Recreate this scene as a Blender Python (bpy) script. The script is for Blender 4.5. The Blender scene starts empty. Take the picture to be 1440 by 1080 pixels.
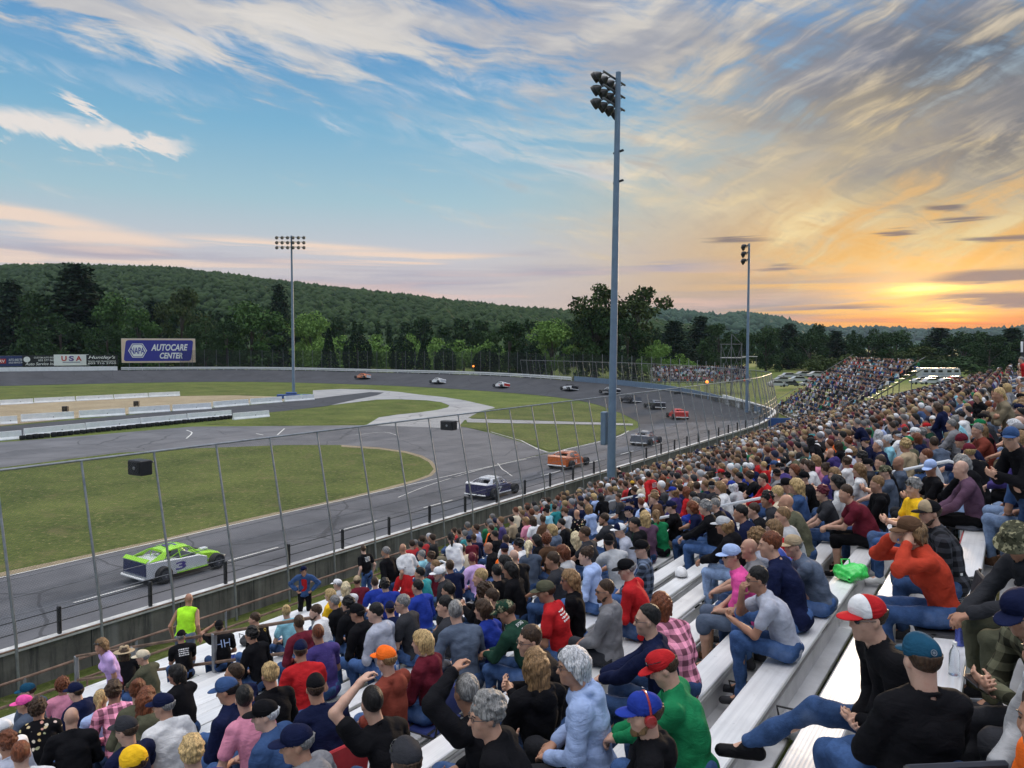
import bpy, bmesh, math, random
import numpy as np
from mathutils import Vector, Matrix, Euler

random.seed(7); rng = np.random.default_rng(7)
S = bpy.context.scene
COL = S.collection
R = math.radians

# ------------------------------------------------------------------ frame of the place
# +Y runs along the front straight, the track lies on the -X side ("d" = -X), Z = 0 is the track.
HC, HEAD, PITCH, F = 10.8, R(33.4), R(2.81), 1080.0
_r = np.array([math.cos(HEAD), math.sin(HEAD), 0.0])
_f0 = np.array([-math.sin(HEAD), math.cos(HEAD), 0.0])
_f = _f0 * math.cos(PITCH) + np.array([0, 0, -math.sin(PITCH)])
_u = _f0 * math.sin(PITCH) + np.array([0, 0, math.cos(PITCH)])
CAM = np.array([0, 0, HC])

def ray(px, py):
    return _f + _r * (px - 720) / F + _u * (540 - py) / F

def at_z(px, py, z=0.0):
    r = ray(px, py); t = (z - HC) / r[2]
    return CAM + r * t

def at_depth(px, py, depth):
    return CAM + ray(px, py) * depth

def project(p):
    q = np.asarray(p, float) - CAM
    dz = q @ _f
    return 720 + F * (q @ _r) / dz, 540 - F * (q @ _u) / dz, dz

cam_d = bpy.data.cameras.new('camera'); cam = bpy.data.objects.new('camera', cam_d); COL.objects.link(cam)
cam.location = (0, 0, HC); cam.rotation_euler = (R(90) - PITCH, 0, HEAD)
cam_d.sensor_width = 36; cam_d.lens = 27.0; cam_d.clip_start = .05; cam_d.clip_end = 12000
S.camera = cam
S.view_settings.view_transform = 'Standard'; S.view_settings.look = 'None'
S.view_settings.exposure = 0.0; S.view_settings.gamma = 1.0
S.cycles.use_denoising = True
S.cycles.max_bounces = 6; S.cycles.transparent_max_bounces = 24
S.cycles.diffuse_bounces = 2; S.cycles.glossy_bounces = 2; S.cycles.volume_bounces = 0

# ------------------------------------------------------------------ tagging
def tag(o, label=None, cat=None, group=None, kind=None):
    if label: o['label'] = label
    if cat: o['category'] = cat
    if group: o['group'] = group
    if kind: o['kind'] = kind
    return o

def empty(name, loc=(0, 0, 0), rz=0.0):
    o = bpy.data.objects.new(name, None); COL.objects.link(o)
    o.location = loc; o.rotation_euler = (0, 0, rz); o.empty_display_size = .2
    return o

def link(name, me, parent=None, loc=None):
    o = bpy.data.objects.new(name, me); COL.objects.link(o)
    if parent is not None: o.parent = parent
    if loc is not None: o.location = loc
    return o

def mesh(name, v, f, mat=None, smooth=False):
    me = bpy.data.meshes.new(name)
    v = np.asarray(v, dtype=np.float32).reshape(-1, 3)
    if isinstance(f, np.ndarray) and f.ndim == 2:
        n, k = f.shape
        me.vertices.add(len(v)); me.vertices.foreach_set('co', v.ravel())
        me.loops.add(n * k); me.loops.foreach_set('vertex_index', f.ravel().astype(np.int32))
        me.polygons.add(n); me.polygons.foreach_set('loop_start', np.arange(0, n * k, k, dtype=np.int32))
        me.update(calc_edges=True)
    else:
        me.from_pydata([tuple(map(float, p)) for p in v], [], [tuple(int(i) for i in q) for q in f])
        me.update()
    if mat is not None: me.materials.append(mat)
    if smooth: me.polygons.foreach_set('use_smooth', np.ones(len(me.polygons), dtype=bool)); me.update()
    return me

class MB:
    """collects shapes that belong to one mesh object"""
    def __init__(s): s.v = []; s.f = []
    def add(s, v, f):
        b = len(s.v); s.v += [tuple(p) for p in v]; s.f += [tuple(i + b for i in q) for q in f]; return s
    def box(s, c, size, M=None, bev=0.0):
        x, y, z = [a / 2 for a in size]
        P = []
        if bev <= 0:
            P = [(-x, -y, -z), (x, -y, -z), (x, y, -z), (-x, y, -z), (-x, -y, z), (x, -y, z), (x, y, z), (-x, y, z)]
            Fc = [(0, 3, 2, 1), (4, 5, 6, 7), (0, 1, 5, 4), (1, 2, 6, 5), (2, 3, 7, 6), (3, 0, 4, 7)]
        else:
            rings = []
            for zz, i in ((-z, bev), (-z + bev, 0), (z - bev, 0), (z, bev)):
                a, b = x - i, y - i; k = min(bev, a * .5, b * .5)
                rings.append([(-a + k, -b, zz), (a - k, -b, zz), (a, -b + k, zz), (a, b - k, zz), (a - k, b, zz), (-a + k, b, zz), (-a, b - k, zz), (-a, -b + k, zz)])
            P = [p for r_ in rings for p in r_]
            Fc = [tuple(reversed(range(8))), tuple(range(24, 32))]
            for j in range(3):
                for i in range(8):
                    Fc.append((j * 8 + i, j * 8 + (i + 1) % 8, j * 8 + 8 + (i + 1) % 8, j * 8 + 8 + i))
        c = Vector(c)
        P = [(M @ Vector(p) if M is not None else Vector(p)) + c for p in P]
        return s.add(P, Fc)
    def tube(s, pts, r, n=8, caps=True):
        pts = [Vector(p) for p in pts]; m = len(pts)
        rr = r if isinstance(r, (list, tuple)) else [r] * m
        V = []
        up = None
        for i, p in enumerate(pts):
            t = (pts[min(i + 1, m - 1)] - pts[max(i - 1, 0)]).normalized()
            if up is None: up = Vector((0, 0, 1)) if abs(t.z) < .9 else Vector((1, 0, 0))
            a = t.cross(up)
            if a.length < 1e-4: up = Vector((1, 0, 0)); a = t.cross(up)
            a.normalize(); b = a.cross(t).normalized(); up = b
            for k in range(n):
                q = 2 * math.pi * k / n
                V.append(p + a * (rr[i] * math.cos(q)) + b * (rr[i] * math.sin(q)))
        Fc = []
        for i in range(m - 1):
            for k in range(n):
                k2 = (k + 1) % n
                Fc.append((i * n + k2, i * n + k, i * n + n + k, i * n + n + k2))
        if caps: Fc += [tuple(range(n)), tuple(reversed(range((m - 1) * n, m * n)))]
        return s.add(V, Fc)
    def lathe(s, prof, c=(0, 0, 0), n=20, M=None, closed=True):
        V = []; Fc = []
        for r_, z in prof:
            for k in range(n):
                q = 2 * math.pi * k / n
                V.append((r_ * math.cos(q), r_ * math.sin(q), z))
        for i in range(len(prof) - 1):
            for k in range(n):
                Fc.append((i * n + k, i * n + (k + 1) % n, i * n + n + (k + 1) % n, i * n + n + k))
        if closed: Fc += [tuple(reversed(range(n))), tuple(range((len(prof) - 1) * n, len(prof) * n))]
        c = Vector(c)
        V = [(M @ Vector(p) if M is not None else Vector(p)) + c for p in V]
        return s.add(V, Fc)
    def extrude(s, poly, a, b):
        """polygon (list of 2-tuples mapped by a(p)->near point, b(p)->far point)"""
        n = len(poly)
        V = [a(p) for p in poly] + [b(p) for p in poly]
        Fc = [tuple(reversed(range(n))), tuple(range(n, 2 * n))] + [(i, (i + 1) % n, n + (i + 1) % n, n + i) for i in range(n)]
        return s.add(V, Fc)
    def sweep(s, path, prof):
        """closed profile [(out, up)] swept along a list of (x,y,z); out is to the right of travel"""
        n = len(prof); m = len(path); V = []
        for i, p in enumerate(path):
            a = Vector(path[max(i - 1, 0)]); b = Vector(path[min(i + 1, m - 1)])
            t = (b - a); t.z = 0; t.normalize(); o = Vector((t.y, -t.x, 0))
            for (q, h) in prof: V.append(Vector(p) + o * q + Vector((0, 0, h)))
        Fc = [tuple(range(n)), tuple(reversed(range((m - 1) * n, m * n)))]
        for i in range(m - 1):
            for k in range(n):
                k2 = (k + 1) % n
                Fc.append((i * n + k2, i * n + k, (i + 1) * n + k, (i + 1) * n + k2))
        return s.add(V, Fc)
    def me(s, name, mat=None, smooth=False):
        m = mesh(name, s.v, s.f, mat, False)
        bm = bmesh.new(); bm.from_mesh(m); bmesh.ops.recalc_face_normals(bm, faces=bm.faces); bm.to_mesh(m); bm.free()
        if smooth:
            m.polygons.foreach_set('use_smooth', np.ones(len(m.polygons), dtype=bool))
            try: m.set_sharp_from_angle(angle=R(40))
            except Exception: pass
        return m
    def build(s, name, mat=None, parent=None, smooth=False, loc=None):
        return link(name, s.me(name, mat, smooth), parent, loc)

def resample(pts, step):
    pts = [np.asarray(p, float) for p in pts]
    L = np.concatenate([[0], np.cumsum([np.linalg.norm(pts[i + 1] - pts[i]) for i in range(len(pts) - 1)])])
    n = max(2, int(L[-1] / step) + 1); out = []
    A = np.array(pts)
    for t in np.linspace(0, L[-1], n): out.append(np.array([np.interp(t, L, A[:, k]) for k in range(A.shape[1])]))
    return out

def catmull(pts, n=8):
    P = [np.asarray(p, float) for p in pts]; P = [2 * P[0] - P[1]] + P + [2 * P[-1] - P[-2]]
    out = []
    for i in range(1, len(P) - 2):
        for k in range(n):
            t = k / n; a, b, c, d = P[i - 1], P[i], P[i + 1], P[i + 2]
            out.append(.5 * (2 * b + (c - a) * t + (2 * a - 5 * b + 4 * c - d) * t * t + (3 * b - a - 3 * c + d) * t ** 3))
    out.append(P[-2]); return out

# ------------------------------------------------------------------ materials
class NT:
    def __init__(s, tree): s.t = tree; s.n = tree.nodes; s.l = tree.links
    def node(s, typ, **kw):
        n = s.n.new(typ)
        for k, v in kw.items(): setattr(n, k, v)
        return n
    def set(s, sock, v):
        if isinstance(v, bpy.types.NodeSocket): s.l.new(v, sock)
        elif v is not None:
            if isinstance(v, (tuple, list)) and len(v) == 3 and sock.type == 'RGBA': v = (*v, 1)
            sock.default_value = v
    def math(s, op, a, b=None, c=None, clamp=False):
        n = s.node('ShaderNodeMath', operation=op, use_clamp=clamp); s.set(n.inputs[0], a)
        if b is not None: s.set(n.inputs[1], b)
        if c is not None: s.set(n.inputs[2], c)
        return n.outputs[0]
    def vmath(s, op, a, b=None):
        n = s.node('ShaderNodeVectorMath', operation=op); s.set(n.inputs[0], a)
        if b is not None: s.set(n.inputs[1], b)
        return n.outputs['Value'] if op in ('DOT_PRODUCT', 'LENGTH') else n.outputs[0]
    def mix(s, f, a, b, mode='MIX'):
        n = s.node('ShaderNodeMix', data_type='RGBA', blend_type=mode); n.clamp_factor = True
        s.set(n.inputs[0], f); s.set(n.inputs[6], a); s.set(n.inputs[7], b); return n.outputs[2]
    def noise(s, vec, scale, detail=4, rough=.55, dist=0.0, out='Fac'):
        n = s.node('ShaderNodeTexNoise'); s.set(n.inputs['Vector'], vec); s.set(n.inputs['Scale'], scale)
        n.inputs['Detail'].default_value = detail; n.inputs['Roughness'].default_value = rough; n.inputs['Distortion'].default_value = dist
        return n.outputs[out]
    def ramp(s, f, stops, interp='LINEAR'):
        n = s.node('ShaderNodeValToRGB'); n.color_ramp.interpolation = interp; s.set(n.inputs[0], f)
        e = n.color_ramp.elements
        while len(e) > 1: e.remove(e[-1])
        for i, (p, c) in enumerate(stops):
            q = e[0] if i == 0 else e.new(p)
            q.position = p; c = (c, c, c) if isinstance(c, (int, float)) else c
            q.color = (*c[:3], 1)
        return n.outputs[0]
    def smooth(s, x, a, b, lo=0.0, hi=1.0):
        n = s.node('ShaderNodeMapRange', interpolation_type='SMOOTHSTEP'); n.clamp = True
        s.set(n.inputs[0], x)
        for i, v in enumerate((a, b, lo, hi)): s.set(n.inputs[i + 1], v)
        return n.outputs[0]
    def xyz(s, v):
        n = s.node('ShaderNodeSeparateXYZ'); s.set(n.inputs[0], v); return n.outputs
    def comb(s, x, y, z):
        n = s.node('ShaderNodeCombineXYZ')
        for i, v in enumerate((x, y, z)): s.set(n.inputs[i], v)
        return n.outputs[0]
    def mapping(s, v, scale=(1, 1, 1), rot=(0, 0, 0), loc=(0, 0, 0)):
        n = s.node('ShaderNodeMapping'); s.set(n.inputs[0], v)
        n.inputs['Scale'].default_value = scale; n.inputs['Rotation'].default_value = rot; n.inputs['Location'].default_value = loc
        return n.outputs[0]
    def bump(s, h, strength=.3, dist=.02):
        n = s.node('ShaderNodeBump'); s.set(n.inputs['Height'], h); n.inputs['Strength'].default_value = strength; n.inputs['Distance'].default_value = dist
        return n.outputs[0]

def new_mat(name):
    m = bpy.data.materials.new(name); m.use_nodes = True
    t = NT(m.node_tree); t.n.clear()
    out = t.node('ShaderNodeOutputMaterial'); b = t.node('ShaderNodeBsdfPrincipled')
    t.l.new(b.outputs[0], out.inputs[0])
    return m, t, b, out

MATS = {}
def paint(name, col, rough=.5, metal=0.0, var=.15, scale=6.0, bump=0.0, bscale=40.0, coat=0.0, spec=None):
    """plain surface with soft mottling"""
    if name in MATS: return MATS[name]
    m, t, b, o = new_mat(name)
    co = t.node('ShaderNodeTexCoord').outputs['Object']
    n = t.noise(co, scale, 5)
    lo = tuple(c * (1 - var) for c in col); hi = tuple(min(1, c * (1 + var)) for c in col)
    t.set(b.inputs['Base Color'], t.ramp(n, [(.3, lo), (.7, hi)]))
    t.set(b.inputs['Roughness'], t.smooth(t.noise(co, scale * 2.3, 3), .3, .7, max(0, rough - .08), min(1, rough + .08)))
    b.inputs['Metallic'].default_value = metal
    if coat: b.inputs['Coat Weight'].default_value = coat
    if spec is not None: b.inputs['Specular IOR Level'].default_value = spec
    if bump: t.set(b.inputs['Normal'], t.bump(t.noise(co, bscale, 4), bump))
    MATS[name] = m; return m
# ------------------------------------------------------------------ sky and light
SUN_AZ = math.atan((1305 - 720) / F)            # right of the camera heading
SUN_EL = R(3.6)
W = bpy.data.worlds.new('World'); S.world = W; W.use_nodes = True
w = NT(W.node_tree); w.n.clear()
wo = w.node('ShaderNodeOutputWorld'); bg = w.node('ShaderNodeBackground'); w.l.new(bg.outputs[0], wo.inputs[0])
dirv = w.node('ShaderNodeTexCoord').outputs['Generated']
dx, dy, dz = w.xyz(dirv)
# azimuth A (degrees right of the middle of the view) and elevation E (degrees)
fwd = w.math('ADD', w.math('MULTIPLY', dx, float(_f0[0])), w.math('MULTIPLY', dy, float(_f0[1])))
rgt = w.math('ADD', w.math('MULTIPLY', dx, float(_r[0])), w.math('MULTIPLY', dy, float(_r[1])))
A = w.math('MULTIPLY', w.math('ARCTAN2', rgt, fwd), 180 / math.pi)
E = w.math('MULTIPLY', w.math('ARCSINE', dz), 180 / math.pi)
P2 = w.comb(A, E, 0.0)
def ae(px, py):
    d = ray(px, py); d = d / np.linalg.norm(d)
    return math.degrees(math.atan2(d @ _r, d @ _f0)), math.degrees(math.asin(d[2]))

sky = w.node('ShaderNodeTexSky'); sky.sky_type = 'NISHITA'; sky.sun_disc = False
sky.sun_elevation = SUN_EL
sun_vec = _f0 * math.cos(SUN_AZ) + _r * math.sin(SUN_AZ)
sky.sun_rotation = math.atan2(sun_vec[0], sun_vec[1])
sky.air_density = 1.0; sky.dust_density = 1.5; sky.ozone_density = 2.0
nish = w.vmath('SCALE', sky.outputs[0]); nish.node.inputs['Scale'].default_value = 0.06

# distance from the sun in degrees, squashed along the horizon
aS, eS = ae(1305, 413)
dA = w.math('SUBTRACT', A, aS); dE = w.math('SUBTRACT', E, eS)
_cv = {}
def ell(a0, e0, ra, re, rot=0.0, warp=None):
    """0..1 soft ellipse in (azimuth, elevation) degrees"""
    key = id(warp)
    if key not in _cv: _cv[key] = (P2 if warp is None else w.comb(warp[0], warp[1], 0.0), warp)
    n = w.node('ShaderNodeMapping', vector_type='TEXTURE'); w.l.new(_cv[key][0], n.inputs[0])
    n.inputs['Location'].default_value = (a0, e0, 0); n.inputs['Rotation'].default_value = (0, 0, R(rot)); n.inputs['Scale'].default_value = (ra * 2.15, re * 2.15, 1)
    g = w.node('ShaderNodeTexGradient', gradient_type='QUADRATIC_SPHERE'); w.l.new(n.outputs[0], g.inputs[0])
    return g.outputs['Fac']
def ellp(px, py, wx, wy, rot=0.0, warp=None):
    a, e = ae(px, py); return ell(a, e, wx / 18.85, wy / 18.85, rot, warp)

EN = w.math('DIVIDE', E, 90.0)
base = w.ramp(EN, [(0.0, (.52, .44, .46)), (.03, (.62, .50, .48)), (.075, (.56, .56, .60)), (.115, (.36, .54, .62)), (.17, (.19, .43, .62)),
                   (.24, (.095, .285, .56)), (.32, (.075, .225, .50)), (.5, (.20, .34, .56)), (1.0, (.42, .50, .62))])
sunfar = w.math('SQRT', w.math('ADD', w.math('POWER', w.math('DIVIDE', dA, 1.7), 2.0), w.math('POWER', dE, 2.0)))
gold = w.ramp(w.math('DIVIDE', sunfar, 40.0), [(0.0, (.88, .42, .035)), (.10, (.74, .37, .045)), (.22, (.58, .34, .10)), (.45, (.48, .40, .28)), (1.0, (.5, .55, .6))])
col = w.mix(w.smooth(sunfar, 3.0, 21.0, .95, 0.0), base, gold)
col = w.vmath('ADD', col, w.vmath('MULTIPLY', nish, (.12, .12, .12)))

# gentle domain warp, then fibres drawn out along two directions
wn = w.noise(w.mapping(P2, (.05, .09, 1)), 1.0, 3, .6, 0.0, 'Color')
wx_, wy_, _ = w.xyz(wn)
Aw = w.math('ADD', A, w.math('MULTIPLY', w.math('SUBTRACT', wx_, .5), 4.5))
Ew = w.math('ADD', E, w.math('MULTIPLY', w.math('SUBTRACT', wy_, .5), 4.0))
Pw = w.comb(Aw, Ew, 0.0)
def drawn(v, L, W_, rot, loc=(0, 0, 0)):
    n = w.node('ShaderNodeMapping', vector_type='TEXTURE'); w.l.new(v, n.inputs[0])
    n.inputs['Location'].default_value = loc; n.inputs['Rotation'].default_value = (0, 0, R(rot)); n.inputs['Scale'].default_value = (L, W_, 1); return n.outputs[0]
fibR = w.noise(drawn(Pw, 8, 1.7, 24), 1.0, 7, .60, .35)
fibC = w.noise(drawn(Pw, 13, 1.7, -9, (40, 7, 0)), 1.0, 6, .62, .35)
fl = w.smooth(A, 2.0, 20.0)
fib = w.math('ADD', w.math('MULTIPLY', fibC, w.math('SUBTRACT', 1.0, fl)), w.math('MULTIPLY', fibR, fl))
fib2 = w.noise(drawn(Pw, 5, 1.3, -20, (9, 30, 0)), 1.0, 6, .64, .5)
big = w.noise(drawn(Pw, 14, 4.5, 10, (3, 50, 0)), 1.0, 4, .55, .3)
flat = w.noise(w.mapping(P2, (.05, .85, 1), (0, 0, 0), (4, 1, 0)), 1.0, 5, .58, .4)
def thr(x, a, b): return w.smooth(x, a, b)
def mul(*x):
    r_ = x[0]
    for y in x[1:]: r_ = w.math('MULTIPLY', r_, y)
    return r_
def mx(*x):
    r_ = x[0]
    for y in x[1:]: r_ = w.math('MAXIMUM', r_, y)
    return r_
near = w.smooth(sunfar, 3.0, 25.0, 1.0, 0.0)      # how golden the light on a cloud is
cream = w.mix(near, (.70, .66, .61), (.74, .50, .15))
greyc = w.mix(near, (.36, .38, .45), (.30, .27, .27))

# 1 high cirrus sheet across the top, thickening to the right
wA = (Aw, w.math('ADD', E, w.math('MULTIPLY', w.math('SUBTRACT', fib, .5), 5.5)))
sheet = mx(ellp(140, 18, 300, 34, -4, wA), ellp(560, 40, 330, 55, -6, wA), ellp(250, 10, 260, 45, -10, wA), ellp(900, 60, 330, 85, -4, wA), ellp(1230, 110, 330, 150, 8, wA), ellp(1420, 180, 260, 120, 12, wA), ellp(700, -60, 900, 90, 0, wA))
over = w.smooth(E, 26.0, 36.0, 0.0, .75)
streak = w.math('ADD', mul(fib, .75), mul(fib2, .35))
m1 = mul(w.smooth(w.math('ADD', mx(sheet, over), mul(w.math('SUBTRACT', streak, .55), 2.6)), .16, .80), .95)
shade = w.smooth(w.math('ADD', mul(big, .85), mul(w.math('SUBTRACT', 1.0, fib), .45)), .52, .74)
c1 = w.mix(mul(shade, w.smooth(A, -34.0, 22.0, .45, 1.0)), cream, greyc)
c1 = w.mix(mul(mx(ellp(1390, 80, 380, 150, 8, wA), ellp(1390, 225, 220, 70, 6, wA)), w.smooth(w.math('SUBTRACT', 1.0, fib), .34, .56, .30, 1.0)), c1, (.085, .10, .135))
c1 = w.mix(mul(w.smooth(fib, .56, .74), w.smooth(E, 26.0, 8.0, .30, .7), w.math('SUBTRACT', 1.0, mul(ellp(1390, 100, 330, 160, 8), .7))), c1, w.mix(near, (.88, .81, .72), (.92, .68, .27)))
col = w.mix(m1, col, c1)
# 2 drawn out streaks reaching down towards the sun
st = mul(mx(ellp(1060, 225, 330, 75, -18, wA), ellp(860, 225, 240, 45, -12, wA), ellp(1180, 300, 300, 85, -12, wA), ellp(1400, 270, 200, 90, 0, wA), ellp(1000, 290, 160, 28, -8, wA)), w.smooth(w.math('ADD', mul(fib, .65), mul(fib2, .4)), .40, .66))
col = w.mix(mul(st, .85), col, w.mix(mul(w.smooth(fib2, .5, .66), .5), w.mix(near, (.80, .76, .70), (1.0, .78, .40)), greyc))
gre = mul(mx(ellp(1250, 235, 170, 24, -4, wA), ellp(1400, 250, 90, 26, 4, wA), ellp(1100, 180, 120, 18, -14, wA)), w.smooth(fib, .38, .58))
col = w.mix(mul(gre, .75), col, (.24, .25, .27))
# 3 separate wisps on the left and middle
wB = (w.math('ADD', A, w.math('MULTIPLY', w.math('SUBTRACT', fib2, .5), 5.0)), w.math('ADD', E, w.math('MULTIPLY', w.math('SUBTRACT', fib2, .5), 3.6)))
wis = mx(ellp(60, 178, 130, 22, -3, wB), ellp(190, 196, 95, 16, -8, wB), ellp(120, 156, 50, 12, -32, wB))
wis = w.smooth(w.math('ADD', wis, mul(w.math('SUBTRACT', fib2, .5), 1.1)), .30, .72)
thin = mul(mx(ellp(90, 95, 180, 12, -2, wB), ellp(490, 160, 26, 26, 20, wB), ellp(660, 115, 120, 14, 4, wB), ellp(650, 190, 110, 14, -8, wB), ellp(330, 60, 200, 30, 8, wB), ellp(820, 235, 150, 14, -10, wB)), w.smooth(fib2, .40, .68))
col = w.mix(mul(wis, .9), col, (.86, .78, .72))
col = w.mix(mul(thin, .6), col, (.72, .72, .76))
# 4 long low banks over the hills
wL = (A, w.math('ADD', E, w.math('MULTIPLY', w.math('SUBTRACT', flat, .5), 2.6)))
bank = mx(ellp(40, 305, 150, 16, -6, wL), ellp(150, 335, 130, 18, -3, wL), ellp(420, 345, 190, 11, -2, wL), ellp(20, 358, 70, 11, -3, wL), ellp(560, 360, 220, 10, 0, wL), ellp(250, 372, 260, 10, 0, wL))
low = w.smooth(E, 2.0, 7.4, 1.0, 0.0)
col = w.mix(mul(w.smooth(w.math('ADD', bank, mul(w.math('SUBTRACT', flat, .5), 1.4)), .25, .75), .9), col, w.mix(near, (.90, .70, .56), (1.0, .62, .24)))
lav = mul(mx(ellp(150, 352, 220, 9, 0, wL), ellp(480, 385, 260, 11, 0, wL), ellp(620, 398, 180, 9, 0, wL), ellp(800, 358, 90, 6, 0, wL), ellp(790, 380, 110, 9, 0, wL), ellp(1150, 430, 220, 20, 0, wL), ellp(940, 372, 90, 7, 0, wL)), w.smooth(flat, .40, .56))
lav2 = mul(mx(ellp(1120, 400, 170, 14, 2, wL), ellp(1060, 430, 200, 18, 0, wL)), w.smooth(flat, .34, .52))
col = w.mix(mul(lav, .85), col, (.36, .35, .45))
col = w.mix(mul(lav2, .85), col, (.40, .33, .32))
pk = mul(low, w.smooth(flat, .50, .62), w.smooth(A, 30.0, 12.0))
col = w.mix(mul(pk, .55), col, (.92, .58, .44))
# 5 sunset glow, dark bars in front of it
glow = w.math('ADD', ellp(1300, 411, 34, 7, 0, wL), mul(ellp(1310, 408, 110, 30, 0), .30))
col = w.vmath('ADD', col, w.vmath('MULTIPLY', w.mix(glow, (0, 0, 0), (2.0, 1.15, .30)), (1, 1, 1)))
dark = mx(ellp(1330, 292, 38, 10, -8, wL), ellp(1352, 311, 55, 5, 0, wL), ellp(1256, 326, 36, 5, 0, wL), ellp(1410, 328, 60, 7, 0, wL), ellp(1400, 386, 110, 17, 3, wL), ellp(1390, 424, 150, 13, 0, wL), mul(ellp(1180, 436, 170, 9, 0, wL), .8), mul(ellp(1030, 337, 90, 5, 0, wL), .8), mul(ellp(1090, 372, 60, 4, 0, wL), .7))
dark = w.smooth(w.math('ADD', dark, mul(w.math('SUBTRACT', flat, .5), .8)), .35, .75)
col = w.mix(mul(dark, .82), col, w.mix(w.smooth(E, 2.0, 9.0), (.30, .20, .20), (.17, .14, .15)))
hb = mul(w.smooth(E, 2.5, 1.9), w.smooth(E, .2, 1.0), ellp(1340, 446, 150, 60, 0))
col = w.mix(mul(hb, w.smooth(flat, .36, .52, .45, 1.0)), col, (.95, .22, .03))
col = w.vmath('ADD', col, w.vmath('MULTIPLY', w.mix(ellp(1335, 446, 42, 5, 0, wL), (0, 0, 0), (1.6, .62, .05)), (1, 1, 1)))
# below the horizon a dim haze
col = w.mix(w.smooth(E, -.2, -1.5), col, (.16, .17, .17))
# brightness added to the sky high overhead, a boost that lights stand and ground
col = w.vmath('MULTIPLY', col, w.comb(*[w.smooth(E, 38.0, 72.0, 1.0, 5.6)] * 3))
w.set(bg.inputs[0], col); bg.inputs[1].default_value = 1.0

sd = bpy.data.lights.new('sun', 'SUN'); so = bpy.data.objects.new('sun', sd); COL.objects.link(so)
sd.energy = 2.8; sd.angle = R(7); sd.color = (1.0, .72, .45)
so.rotation_euler = Vector((-sun_vec[0] * math.cos(SUN_EL), -sun_vec[1] * math.cos(SUN_EL), -math.sin(SUN_EL + R(3)))).to_track_quat('-Z', 'Y').to_euler()
S.view_settings.exposure = 0.0
W.cycles.sampling_method = 'MANUAL'; W.cycles.sample_map_resolution = 512
# ------------------------------------------------------------------ ground, track, hills
def geo_pos(t): return t.node('ShaderNodeNewGeometry').outputs['Position']

def grass_mat(name, a, b, dry, dryamt):
    m, t, bs, o = new_mat(name)
    p = geo_pos(t)
    n1 = t.noise(p, .16, 5, .65); n2 = t.noise(p, 2.4, 6, .75); n3 = t.noise(t.mapping(p, (1, .35, 1), (0, 0, R(20))), 7.0, 5, .78)
    c = t.ramp(t.math('ADD', t.math('MULTIPLY', n1, .4), t.math('MULTIPLY', n3, .6)), [(.40, a), (.60, b)])
    c = t.mix(t.math('MULTIPLY', t.smooth(n2, .54, .68), dryamt), c, dry)
    c = t.mix(t.smooth(t.noise(p, .42, 6, .7), .52, .70, 0.0, .7 * dryamt), c, tuple(x * .6 for x in dry))
    t.set(bs.inputs['Base Color'], c); bs.inputs['Roughness'].default_value = .9; bs.inputs['Specular IOR Level'].default_value = .15
    t.set(bs.inputs['Normal'], t.bump(t.math('ADD', n3, t.math('MULTIPLY', n2, .6)), .9, .08))
    return m
M_GRASS = grass_mat('infield_grass', (.042, .068, .013), (.150, .175, .045), (.29, .24, .11), .9)
M_GRASS_FAR = grass_mat('field_grass', (.065, .10, .022), (.15, .185, .045), (.33, .30, .12), .5)
M_VERGE = grass_mat('verge_grass', (.05, .07, .015), (.13, .15, .04), (.25, .21, .12), .7)

def asphalt_mat(name, c1, c2, dirx=True, rub=None, rough=.8):
    m, t, bs, o = new_mat(name)
    p = geo_pos(t)
    n = t.noise(p, .22, 5, .6); f = t.noise(p, 30.0, 3, .7)
    st = t.noise(t.mapping(p, (.55, .02, .5)), 1.0, 5, .65)            # tyre lanes drawn out along the straight
    c = t.ramp(t.math('ADD', t.math('MULTIPLY', n, .5), t.math('MULTIPLY', st, .5)), [(.40, c1), (.60, c2)])
    c = t.mix(t.smooth(f, .35, .75, 0, .35), c, tuple(min(1, x * 1.5) for x in c2))
    # sealed cracks
    v = t.node('ShaderNodeTexVoronoi', feature='DISTANCE_TO_EDGE'); t.set(v.inputs['Vector'], t.vmath('ADD', p, t.vmath('SCALE', t.noise(p, .3, 3, .6, 0, 'Color')))); v.inputs['Scale'].default_value = .11
    c = t.mix(t.smooth(v.outputs[0], .004, .010, .55, 0.0), c, tuple(x * .45 for x in c1))
    c = t.mix(t.smooth(t.noise(t.mapping(p, (.9, .12, 1), (0, 0, R(9))), 1.2, 7, .72), .64, .74, 0, .28), c, (.30, .30, .31))
    t.set(bs.inputs['Base Color'], c)
    t.set(bs.inputs['Roughness'], t.smooth(st, .3, .7, rough - .1, rough + .08)); bs.inputs['Specular IOR Level'].default_value = .35
    t.set(bs.inputs['Normal'], t.bump(f, .25, .01))
    return m
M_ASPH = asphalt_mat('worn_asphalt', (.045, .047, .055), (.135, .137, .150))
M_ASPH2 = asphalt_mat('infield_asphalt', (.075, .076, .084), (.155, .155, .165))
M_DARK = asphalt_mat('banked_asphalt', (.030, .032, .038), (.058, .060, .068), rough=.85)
M_LIGHT = asphalt_mat('pale_paving', (.24, .24, .245), (.36, .355, .35))
M_DIRT = grass_mat('packed_dirt', (.24, .19, .12), (.40, .33, .22), (.46, .40, .30), .6)
M_WLINE = paint('road_paint', (.62, .61, .58), .7, var=.3, scale=1.3)

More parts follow.
